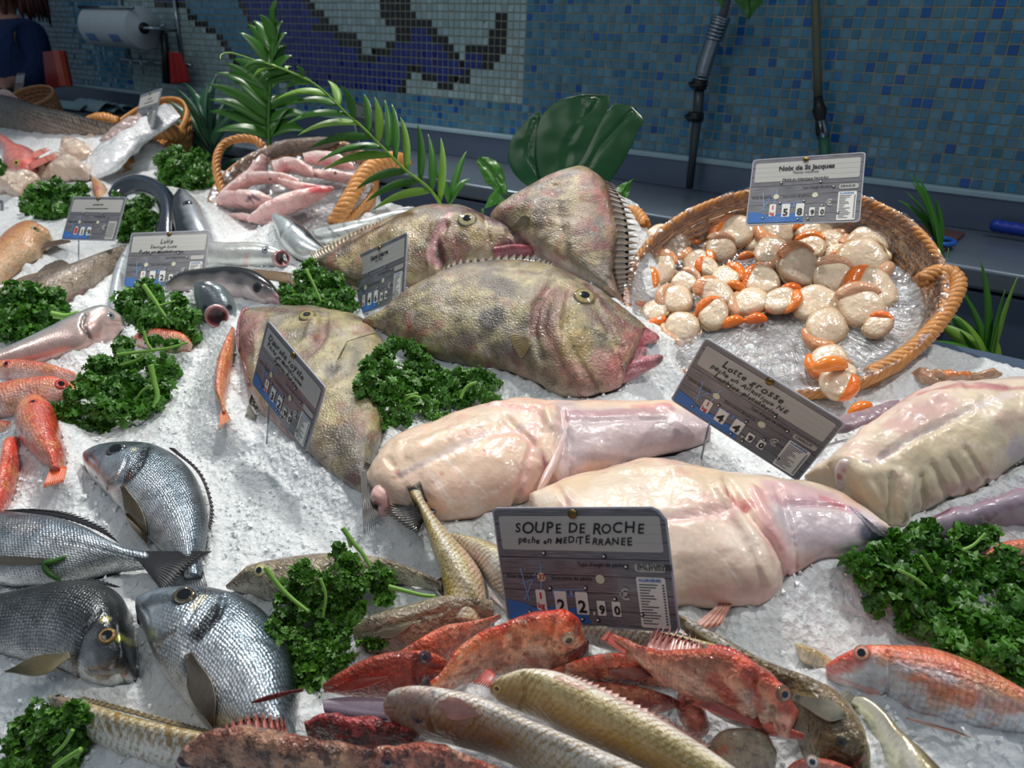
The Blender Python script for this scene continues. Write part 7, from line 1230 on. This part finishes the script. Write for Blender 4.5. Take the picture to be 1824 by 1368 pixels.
frond('palm_frond', 'bright green palm frond arching over the squid basket, curled pale tip at the left',
      [(786, 366), (772, 345), (753, 326), (722, 303), (699, 280), (672, 253), (645, 226), (618, 203), (592, 177), (561, 150), (530, 134), (492, 119), (450, 106), (411, 94), (395, 97), (392, 106)], (1.36, 1.28, 1.2),
      z4([(790, 500, 740, 375), (870, 560, 800, 395), (925, 610, 903, 432), (985, 670, 957, 448), (1030, 700, 1003, 462), (1060, 720, 1035, 480), (1120, 790, 1075, 540), (1170, 840, 1155, 572), (1230, 890, 1205, 622), (1265, 930, 1264, 640),
          (620, 375, 440, 410), (660, 415, 540, 412), (740, 460, 492, 465), (775, 500, 548, 490), (830, 545, 548, 575), (885, 595, 600, 628), (930, 645, 650, 692), (985, 675, 690, 755), (1035, 720, 715, 792), (1100, 790, 870, 882), (1165, 840, 915, 940), (1215, 890, 950, 975),
          (450, 305, 345, 322, 5), (480, 315, 360, 348, 5), (510, 325, 385, 368, 6), (545, 345, 415, 385, 7), (590, 360, 440, 395, 7), (540, 330, 575, 310, 4), (480, 300, 500, 302, 3), (620, 370, 590, 310, 5)]), M_PALML, wd=7.5, bend=5, mats=[M_PALML, M_PALM, M_PALM], seed=2)
frond('palm_frond', 'upright palm frond with pale leaflet tips against the mosaic wall', [(480, 262), (479, 210), (481, 165), (484, 120), (487, 80), (489, 40), (492, 2)], (1.9, 1.85),
      z4([(470, 640, 215, 612), (465, 620, 190, 518), (463, 580, 190, 462), (462, 545, 186, 392), (463, 510, 240, 335), (466, 470, 262, 292), (470, 430, 215, 340, 6), (472, 400, 300, 275), (478, 330, 328, 150), (483, 290, 365, 110), (487, 240, 393, 95), (490, 200, 420, 68), (492, 150, 470, 60, 6), (492, 120, 500, 0, 6),
          (486, 320, 552, 210), (488, 270, 550, 152), (490, 220, 530, 98), (482, 370, 575, 258), (478, 420, 570, 330), (473, 500, 640, 470), (470, 560, 655, 540), (472, 620, 600, 575), (474, 640, 560, 500), (470, 600, 500, 440), (472, 630, 640, 610), (472, 640, 420, 500)]), M_PALM, wd=11, bend=5, stem_r=4, seed=4)
frond('palm_frond', 'dark bluish fern frond behind the small left basket', [(400, 330), (385, 290), (372, 250), (362, 215), (352, 190)], (2.3, 2.2),
      [(395, 310, 300, 262), (390, 300, 292, 236), (385, 285, 290, 205), (380, 270, 296, 178), (375, 260, 312, 156), (368, 235, 330, 148), (360, 215, 345, 165), (378, 265, 430, 200), (385, 285, 440, 240), (390, 300, 300, 285), (372, 250, 386, 132), (365, 225, 372, 150), (395, 315, 440, 285), (398, 320, 330, 320), (383, 280, 405, 175)], M_PALMD, wd=9, bend=6, seed=5, stem_r=3)
frond('palm_frond', 'dark palm leaves standing between the palm frond foot and john dory', [(800, 365), (812, 345), (822, 325)], (1.42, 1.4), [(806, 362, 832, 268), (815, 362, 836, 318), (800, 362, 770, 300)], M_PALM, wd=7, bend=3, seed=6)
frond('palm_frond', 'thin palm leaves rising beside the right handle of the scallop basket', [(1700, 610), (1692, 560), (1684, 510), (1676, 470), (1668, 431)], (1.42, 1.45),
      [(1672, 440, 1620, 308), (1672, 440, 1632, 310, 5), (1670, 445, 1624, 323), (1668, 400, 1599, 356), (1672, 445, 1613, 340, 5), (1674, 450, 1665, 352), (1674, 452, 1655, 366), (1676, 470, 1602, 382), (1676, 480, 1640, 330), (1690, 560, 1702, 452, 5), (1688, 540, 1690, 440, 4)], M_PALM, wd=6, bend=5, seed=7)
frond('palm_frond', 'long narrow palm leaves standing at the ice edge right of the scallop basket', [(1768, 668), (1760, 645), (1752, 620)], (1.28, 1.28),
      [(1758, 640, 1746, 462), (1762, 655, 1814, 491, 6), (1760, 655, 1791, 516), (1764, 660, 1706, 505), (1762, 655, 1700, 560), (1758, 640, 1712, 520, 6), (1765, 662, 1640, 610, 14), (1765, 662, 1665, 575, 16), (1765, 664, 1636, 640, 14), (1765, 662, 1690, 560, 14), (1764, 660, 1755, 585, 14), (1766, 664, 1720, 600, 15)], M_PALM, wd=6.5, bend=5, seed=8, mats=[M_PALM, M_PALML, M_PALM])
def broad(name, label, pairs, d, mat, creases, T=.0012, cat='leaf'):
    pl = facing(d); e = thing(name, label, cat, pl.pt(pairs[0][:2])); foot(e, pl.pt(pairs[0][:2]), mat, .0025, pairs[0][1] < 0)
    bo = loft('leaf_blade', pairs, T, pl, mat, e, [(-1, '#1c5c2c'), (1, '#1c5c2c')], n=70, m=70, correct=False, lump=(.05, .010), relief=[(-.006, c, 4) for c in creases], prof=.1)
    return e, bo
def lobes(name, label, parts, d, mat, cat='leaf'):
    e = thing(name, label, cat, at_depth(*parts[0][0][0][:2], d)); foot(e, at_depth(1008, 348, d), mat, .004)
    for k, (prs, cr) in enumerate(parts):
        loft('leaf_lobe', prs, .0012, facing(d-.006*k), mat, e, [(-1, '#1c5c2c'), (1, '#1c5c2c')], n=60, m=60, correct=False, lump=(.09, .0035), relief=[(-.003, c, 4) for c in cr], prof=.1)
lobes('monstera_leaf', 'large dark glossy split leaf standing behind the john dories', [
    ([(960, 345, 1010, 350), (925, 320, 985, 325), (906, 285, 975, 290), (912, 248, 966, 255), (938, 215, 964, 225), (960, 198, 966, 204)], [[(985, 345), (940, 280), (950, 215)]]),
    ([(975, 345, 1040, 350), (960, 310, 1075, 310), (955, 260, 1080, 260), (962, 215, 1080, 215), (990, 182, 1085, 185), (1035, 168, 1084, 170)], [[(1005, 345), (1010, 260), (1060, 175)]]),
    ([(1000, 345, 1070, 345), (1020, 310, 1100, 300), (1045, 270, 1122, 262), (1062, 235, 1135, 235), (1078, 205, 1146, 213), (1096, 184, 1126, 190)], [[(1020, 345), (1070, 260), (1125, 200)]])], 1.5, M_MONS)
broad('green_leaf', 'pointed mid green leaf left of the large split leaf', [(905, 350, 908, 348), (878, 338, 905, 330), (862, 315, 896, 308), (852, 292, 884, 288), (848, 279, 870, 280)], 1.52, M_PALM, [[(905, 348), (870, 300), (850, 280)]])
broad('green_leaf', 'small dark leaf poking out right of the upright john dory', [(1088, 372, 1100, 375), (1095, 345, 1115, 352), (1105, 330, 1128, 330), (1125, 320, 1136, 318)], 1.5, M_PALM, [[(1095, 370), (1130, 320)]])
broad('green_leaf', 'dark leaf hanging into the top edge over the blue tiles', [(1290, -20, 1370, -25), (1300, 0, 1362, 0), (1318, 15, 1352, 12), (1328, 32, 1336, 34)], 1.75, M_PALM, [[(1330, -20), (1332, 30)]])
broad('green_leaf', 'small dark leaf tip at the top edge beside the spring hose', [(1275, -20, 1305, -20), (1276, 0, 1300, 0), (1284, 12, 1292, 12)], 1.76, M_PALM, [[(1288, -20), (1288, 8)]])
broad('green_leaf', 'dark leaf base between the pointed leaf and john dory', [(860, 372, 905, 360), (870, 352, 900, 345), (882, 335, 900, 330)], 1.5, M_PALM, [[(880, 368), (890, 335)]])
# ------------------------------------------------------------------ price cards
def text_geo(s, size, bold=0., shear=0., align='LEFT'):
    cu = bpy.data.curves.new('t', 'FONT'); cu.body = s; cu.size = size; cu.offset = bold; cu.shear = shear; cu.align_x = align; cu.resolution_u = 3
    o = bpy.data.objects.new('t', cu); COL.objects.link(o); dg = bpy.context.evaluated_depsgraph_get(); me = bpy.data.meshes.new_from_object(o.evaluated_get(dg))
    V = np.array([v.co[:] for v in me.vertices]) if len(me.vertices) else np.zeros((0, 3)); Fc = [list(p.vertices) for p in me.polygons]
    bpy.data.objects.remove(o); bpy.data.curves.remove(cu); bpy.data.meshes.remove(me); return V, Fc
def pnp(cor, W=.15, z0=1.):
    cor = np.array(cor, float)
    def pj(p): z = p@FW; return np.stack([CX+F*(p@RT)/z, CY+F*(p@DN)/z], -1)
    def rot(a, b, c):
        ca, sa, cb, sb, cc, sc = math.cos(a), math.sin(a), math.cos(b), math.sin(b), math.cos(c), math.sin(c)
        return np.array([[cc, -sc, 0], [sc, cc, 0], [0, 0, 1]])@np.array([[1, 0, 0], [0, ca, -sa], [0, sa, ca]])@np.array([[cb, 0, sb], [0, 1, 0], [-sb, 0, cb]])
    best = None
    for yw in (-.9, -.3, .2, .7):
        for rl in (-.9, -.5, 0, .5, .9):
            def res(p): H = p[6]; o = np.array([[-W/2, 0, H/2], [W/2, 0, H/2], [W/2, 0, -H/2], [-W/2, 0, -H/2]]); return np.append((pj(o@rot(*p[3:6]).T+p[:3])-cor).ravel(), (H-.7*W)*400)
            p = np.array([*(ray(*cor.mean(0))*z0), -.2, rl, yw, .7*W]); lam = 1.; e = res(p)
            for it in range(80):
                J = np.array([(res(p+np.eye(7)[i]*1e-5)-e)/1e-5 for i in range(7)]).T; A = J.T@J; dp = -np.linalg.solve(A+lam*np.diag(np.diag(A)+1e-6), J.T@e); e2 = res(p+dp)
                if e2@e2 < e@e: p, e, lam = p+dp, e2, max(lam/3, 1e-9)
                else: lam = min(lam*4, 1e9)
            fr_ = abs(rot(*p[3:6])[:, 1]@(p[:3]/np.linalg.norm(p[:3]))); sc_ = e@e+(60 if fr_ < .45 else 0)+(1e6 if rot(*p[3:6])[:, 1]@p[:3] < 0 else 0)
            if best is None or sc_ < best[0]: best = (sc_, p)
    p = best[1]; return p[:3], rot(*p[3:6]), p[6]
def card_mat():
    m, nt, b = nodes('price_card_print'); L = nt.links.new; su = N(nt, 'ShaderNodeAttribute', attribute_name='suv')
    mp = N(nt, 'ShaderNodeMapping'); mp.inputs['Scale'].default_value = (7, 120, 1); L(su.outputs['Vector'], mp.inputs['Vector']); nz = N(nt, 'ShaderNodeTexNoise', i_Scale=1., i_Detail=4.); L(mp.outputs[0], nz.inputs['Vector'])
    cr = N(nt, 'ShaderNodeValToRGB'); cr.color_ramp.elements[0].position = .3; cr.color_ramp.elements[0].color = (*C('#4e4e54'), 1); cr.color_ramp.elements[1].position = .72; cr.color_ramp.elements[1].color = (*C('#8c8c92'), 1); L(nz.outputs['Fac'], cr.inputs[0])
    sx = N(nt, 'ShaderNodeSeparateXYZ'); L(su.outputs['Vector'], sx.inputs[0]); ml = N(nt, 'ShaderNodeMath', operation='MULTIPLY'); ml.inputs[1].default_value = 7.; L(sx.outputs[1], ml.inputs[0]); fr = N(nt, 'ShaderNodeMath', operation='FRACT'); L(ml.outputs[0], fr.inputs[0]); lt = N(nt, 'ShaderNodeMath', operation='LESS_THAN'); lt.inputs[1].default_value = .06; L(fr.outputs[0], lt.inputs[0])
    mx = N(nt, 'ShaderNodeMix', data_type='RGBA'); L(lt.outputs[0], mx.inputs[0]); L(cr.outputs[0], mx.inputs[6]); mx.inputs[7].default_value = (*C('#2c2c30'), 1); L(mx.outputs[2], b.inputs['Base Color'])
    b.inputs['Roughness'].default_value = .28; b.inputs['Coat Weight'].default_value = .3; return m
M_CARD = card_mat(); M_EDGE = flat('card_edge', C('#aeb2bc'), .3)
M_HEAD = flat('card_header', C('#b8b7b2'), .35, var=.03); M_INK = flat('card_ink', C('#15161a'), .5, var=.02); M_BLUE = flat('card_blue', C('#3a72bc'), .35, var=.05)
M_WHT = flat('card_white', C('#ecebe4'), .4, var=.02); M_REDP = flat('card_red', C('#cc2c34'), .4, var=.02); M_LBLUE = flat('card_pale_blue', C('#7ea2d4'), .4); M_GREY = flat('card_grey_print', C('#55575f'), .45, var=.02); M_YGR = flat('card_sticker', C('#d8d8b8'), .5)
def rr_poly(x0, y0, x1, y1, r, n=5, cut=0):
    P = []
    for cx_, cy_, a0 in ((x1-r, y1-r, 0), (x0+r, y1-r, 90), (x0+r, y0+r, 180), (x1-r, y0+r, 270)):
        for k in range(n): a = math.radians(a0+90*k/(n-1)); P.append((cx_+r*math.cos(a), cy_+r*math.sin(a)))
    return P
def card(label, cor, title, hand, price, z0=1., wid=.15, printed=False, detail=2, clip=False, extra='', sub=None, pin=True, depth=None):
    W = wid; c, Rm, H = pnp(cor, W, z0)
    if Rm[:, 1]@ray(*np.mean(cor, 0)) < 0: pass
    fr = -Rm[:, 1]                                    # face normal toward the customer
    e = thing('price_card', label, 'price card', c-Rm[:, 2]*H/2, 'price cards stuck in the ice')
    def put(V2, z): V2 = np.asarray(V2, float); return c+V2[:, :1]*W*Rm[:, 0]+(V2[:, 1:2]*H-H/2)*Rm[:, 2]-W/2*Rm[:, 0]+fr*z       # V2 in 0..1
    P = np.array(rr_poly(0, 0, 1, 1, .035))
    if clip: P = P[[i for i in range(len(P)) if i > 4]]; P = np.vstack([[(1, .90), (.965, .975), (.93, 1.)], P])
    n = len(P); V = np.vstack([put(P, 0), put(P, -.0016)]); Fc = [list(range(n)), list(range(2*n-1, n-1, -1))]+[[i, i+n, (i+1) % n+n, (i+1) % n] for i in range(n)]
    suv = np.vstack([np.c_[P, P[:, 0]*0]]*2); mesh_obj('plate', V, Fc, None, e, None, suv, False, [M_CARD, M_EDGE], [0, 1]+[1]*n)
    V = np.vstack([put(P*np.array([1.0, 1.0]), .0003), put((P-.5)*np.array([.982, .974])+.5, .0003)]); mesh_obj('border', V, [[i, (i+1) % n, (i+1) % n+n, i+n] for i in range(n)], M_EDGE, e, smooth=False)
    mb = {}
    def shape(Ps, z, mat, key=None): Ps = np.array(Ps, float); mb.setdefault((mat, key), MB()).add(put(Ps, z), [list(range(len(Ps)))])
    def txt(s, x, y, h, mat, bold=0., shear=0., align='LEFT', ang=0., z=.0009, sx=1., key=None):
        V, Fc = text_geo(s, h/.7*1.0, bold, shear, align)
        if not len(V): return
        V2 = V[:, :2].copy(); V2[:, 0] *= sx
        a = math.radians(ang); V2 = V2@np.array([[math.cos(a), math.sin(a)], [-math.sin(a), math.cos(a)]])
        mb.setdefault((mat, key or 'txt'), MB()).add(put(np.c_[x+V2[:, 0]/W*1.0, y+V2[:, 1]/H], z), Fc)
    def handw(s, x, y, h, mat, sd=1, sp=.62):
        r0 = random.Random(sd)
        for k, ch in enumerate(s):
            hh = h*r0.uniform(.85, 1.15)*(1.15 if ch.isupper() else 1)
            if ch == ' ': x += h*.55/W; continue
            V, _ = text_geo(ch, hh/.7, 0, .22); txt(ch, x-V[:, 0].min()/W, y+r0.uniform(-.008, .008), hh, mat, .00012, .22, 'LEFT', r0.uniform(-6, 6), .001); x += (np.ptp(V[:, 0])+h*.16)/W
    shape(rr_poly(.035, .64, .965, .93, .02), .0004, M_HEAD, 'header_panel')
    for k in range(1, 4): shape([(.035, .64+.072*k), (.965, .64+.072*k), (.965, .643+.072*k), (.035, .643+.072*k)], .0005, M_EDGE)
    wv = [(.02, .03)]+[(.52, .03), (.5, .08), (.52, .14), (.46, .17), (.40, .15), (.34, .17), (.28, .15), (.20, .13), (.12, .18), (.02, .20)]; shape(wv, .0005, M_BLUE, 'wave_print')
    for k in range(3): shape([(.04, .06+.03*k), (.3, .04+.03*k), (.44, .07+.03*k), (.3, .048+.03*k)], .0006, M_LBLUE)
    # trawler sketched in blue lines
    for a, b in (((.16, .20), (.13, .48)), ((.13, .20), (.22, .44)), ((.24, .26), (.26, .52)), ((.29, .24), (.52, .26)), ((.29, .30), (.50, .32)), ((.12, .34), (.22, .40))):
        d = np.array([b[1]-a[1], a[0]-b[0]]); d = d/np.linalg.norm(d)*.004; a, b = np.array(a), np.array(b); shape([a-d, b-d, b+d, a+d], .0005, M_LBLUE)
    for k in range(6): shape([(.31+.035*k, .26), (.325+.035*k, .26), (.325+.035*k, .30), (.31+.035*k, .30)], .0005, M_LBLUE)
    # allergen panel
    shape(rr_poly(.80, .03, .955, .44, .012), .0005, M_WHT if detail > 1 else M_HEAD, 'allergen_panel')
    if detail > 1:
        txt('ALLERGÈNES', .812, .405, .0022, M_BLUE, .0001); 
        for k, wd in enumerate((.10, .09, .06, .05, .075, .085, .05, .04, .095, .06, .08, .10, .09, .05, .08)): yk = .375-.0225*k; shape([(.812, yk), (.812+wd, yk), (.812+wd, yk+.009), (.812, yk+.009)], .0007, M_GREY); shape([(.935, yk-.002), (.947, yk-.002), (.947, yk+.011), (.935, yk+.011)], .0007, M_GREY)
        txt('Zone de pêche :', .035, .395, .0031, M_INK, .00006); txt('Sous-zone de pêche :', .315, .395, .0031, M_INK, .00006); txt("Type d'engin de pêche :", .48, .515, .0031, M_INK, .00006)
        shape(rr_poly(.80, .48, .965, .55, .02), .0005, M_HEAD, 'gear_panel')
        if extra:
            for q, s in enumerate(extra.split('|')): txt(s, .815, .505+(.018 if '|' in extra else 0)-.026*q, .0024 if '|' in extra else .0032, M_INK, .00006)
    else:
        for k in range(8): yk = .37-.04*k; shape([(.812, yk), (.93, yk), (.93, yk+.012), (.812, yk+.012)], .0007, M_GREY)
        for x, y, w_ in ((.05, .40, .2), (.33, .40, .24), (.5, .53, .27)): shape([(x, y), (x+w_, y), (x+w_, y+.014), (x, y+.014)], .0006, M_INK)
    disc = lambda x, y, r, z, mat: shape([(x+r*math.cos(k*math.pi/7), y+r*W/H*math.sin(k*math.pi/7)) for k in range(14)], z, mat)
    disc(.255, .41, .026, .0006, M_YGR); disc(.60, .41, .026, .0006, M_YGR)
    if title and detail > 1 and sub == '37': txt('37', .237, .39, .0044, M_REDP, .0002, z=.0011)
    # price digits on little white tiles, euro sign, kilo box
    shape(rr_poly(.205, .12, .265, .30, .012), .0007, M_WHT, 'kilo_tile')
    if detail > 1: txt('1', .224, .225, .005, M_REDP, .0004, z=.0011); txt('kg', .211, .14, .0048, M_REDP, .0002, z=.0011)
    else: shape(rr_poly(.212, .14, .258, .28, .01), .0009, M_REDP)
    for s, x, y, h in zip(price, (.33, .455, .575, .66, .56), (.125, .125, .125, .125, .1), (.0100, .0100, .0068, .0068, .006)):
        w_ = .072 if h > .009 else .048; hh = .19 if h > .009 else .125; shape(rr_poly(x-.012, y-.02, x-.012+w_, y-.02+hh,   .008), .0007, M_WHT, 'price_tile%d' % int(x*100)); txt(s, x, y, h, M_INK, .0004, z=.0012)
    txt(',', .535, .12, .007, M_WHT, .0003); txt('€', .70, .25, .0088, M_HEAD, .0004)
    for x, y in ((.29, .615), (.64, .60), (.30, .315), (.51, .33), (.67, .25), (.155, .10), (.81, .135), (.47, .065), (.56, .065), (.755, .52)):
        disc(x, y, .013, .0009, M_INK); disc(x-.002, y+.003, .007, .0012, M_WHT)
    if printed: txt(title, .5, .80, .0068 if len(title) > 12 else .0075, M_INK, .00035, 0, 'CENTER'); txt(hand[0] if hand else '', .5, .745, .0036, M_GREY, .0001, 0, 'CENTER'); [txt(t, .5, .645-.05*k, .0035, M_INK, .0001, 0, 'CENTER') for k, t in enumerate(hand[1:])]
    else:
        tt = title
        if not tt: [shape([(x_, y_), (x_+w_, y_+.006), (x_+w_, y_+.024), (x_, y_+.018)], .0008, M_INK, 'pen_mark%d' % q) for q, (x_, y_, w_) in enumerate(((.42, .80, .2), (.3, .71, .42)))]
        handw(tt, max(.04, .5-.0058*len(tt)/W/2*1.35), .79, .0076, M_INK, len(tt), .60)
        for k, t in enumerate(hand): handw(t, max(.045, .5-.0040*len(t)/W/2*1.28), .70-.085*k, .0052, M_INK, 5+k, .58)
    nm_ = {'card_header': 'euro_sign', 'card_ink': 'lettering', 'card_blue': 'allergen_title', 'card_white': 'rivet_dots', 'card_red': 'kilo_lettering', 'card_edge': 'ruled_lines', 'card_grey_print': 'grey_lettering', 'card_pale_blue': 'boat_print', 'card_sticker': 'stickers'}
    for (mt, ky), m_ in mb.items():
        nm = (ky if ky and ky != 'txt' else nm_[mt.name]+('' if ky or mt.name != 'card_ink' else ''))
        m_.obj(nm.rstrip('0123456789'), mt, e, False)
    V, Fc = lathe([(0, .0022), (.0035, .002), (.004, .0008), (.004, 0)], 18, fr, put([(.49, .95)], .0003)[0]); mesh_obj('rivet', V, Fc, flat('brass', C('#7c6438'), .3, .8), e)
    if pin:
        a, b = put([(.30, .06)], -.002)[0], put([(.30, .06)], -.002)[0]+np.array([0, -.01, -.055]); V, Fc = tube([a, b], .0011, 6); mesh_obj('pin', V, Fc, M_CHR, e)
    return e
card('grey price card reading Soupe de Roche at 22.90 standing over the soup fish', [(877, 905), (1184, 903), (1213, 1128), (903, 1106)], 'SOUPE DE ROCHE', ['peche en MEDiTERRANEE'], '2290', .64, clip=True, extra='FILET TOURNANT|ET FILET SOULEVÉ', sub='37')
card('printed price card reading Noix de St Jacques standing in the scallop basket', [(1341, 288), (1542, 268), (1532, 398), (1328, 398)], 'Noix de St Jacques', ['Pecten maximus', 'Pêché en Atlantique Nord-Est'], '5890', 1.08, printed=True, extra='DRAGUE', pin=False)
card('strongly tilted price card reading Lotte grosse at 44.90 between the monkfish pieces', [(1261, 600), (1501, 755), (1427, 857), (1189, 712)], 'Lotte grosse', ['peche en Atlantique NE', 'Lophius piscatorius'], '4490', .77, extra='CHALUT')
card('leaning price card reading Daurade royale at 32.90 propped on a john dory belly', [(475, 573), (581, 688), (543, 809), (450, 680)], 'Daurade royale', ['Peche en Mediterranee', 'Sparus Aurata'], '3290', 1.0, wid=.134)
card('price card reading Saint pierre between parsley and two john dories', [(634, 458), (725, 412), (720, 535), (626, 565)], 'Saint pierre', ['Zeus faber'], '4690', 1.2, printed=True)
card('bright price card reading Loup at 22.90 behind the curly parsley with the long stalk', [(234, 417), (375, 408), (362, 512), (218, 512)], 'Loup', ['Sauvage ligne', 'Peche en Mediterranee'], '2290', 1.34)
card('bright price card partly covered by the round parsley at the left', [(134, 351), (222, 350), (208, 430), (106, 426)], '', [], '19', 1.8, detail=1, wid=.125)
card('tilted blue and white price card standing in the skate wing basket', [(249, 172), (290, 155), (272, 228), (238, 234)], '', [], '', 2.4, detail=1, pin=False)
card('narrow edge-on price card in the small far left basket', [(30, 131), (44, 130), (36, 178), (22, 176)], '', [], '', 2.9, detail=0, pin=False)
card('pale price card standing behind the arching palm frond over the squid basket', [(622, 172), (672, 198), (690, 262), (640, 262)], '', [], '', 1.6, detail=1, pin=False)
card('sliver of a white price card cut by the left edge near the orange gurnard', [(-80, 352), (3, 356), (9, 436), (-84, 430)], '', [], '', 1.75, detail=0)
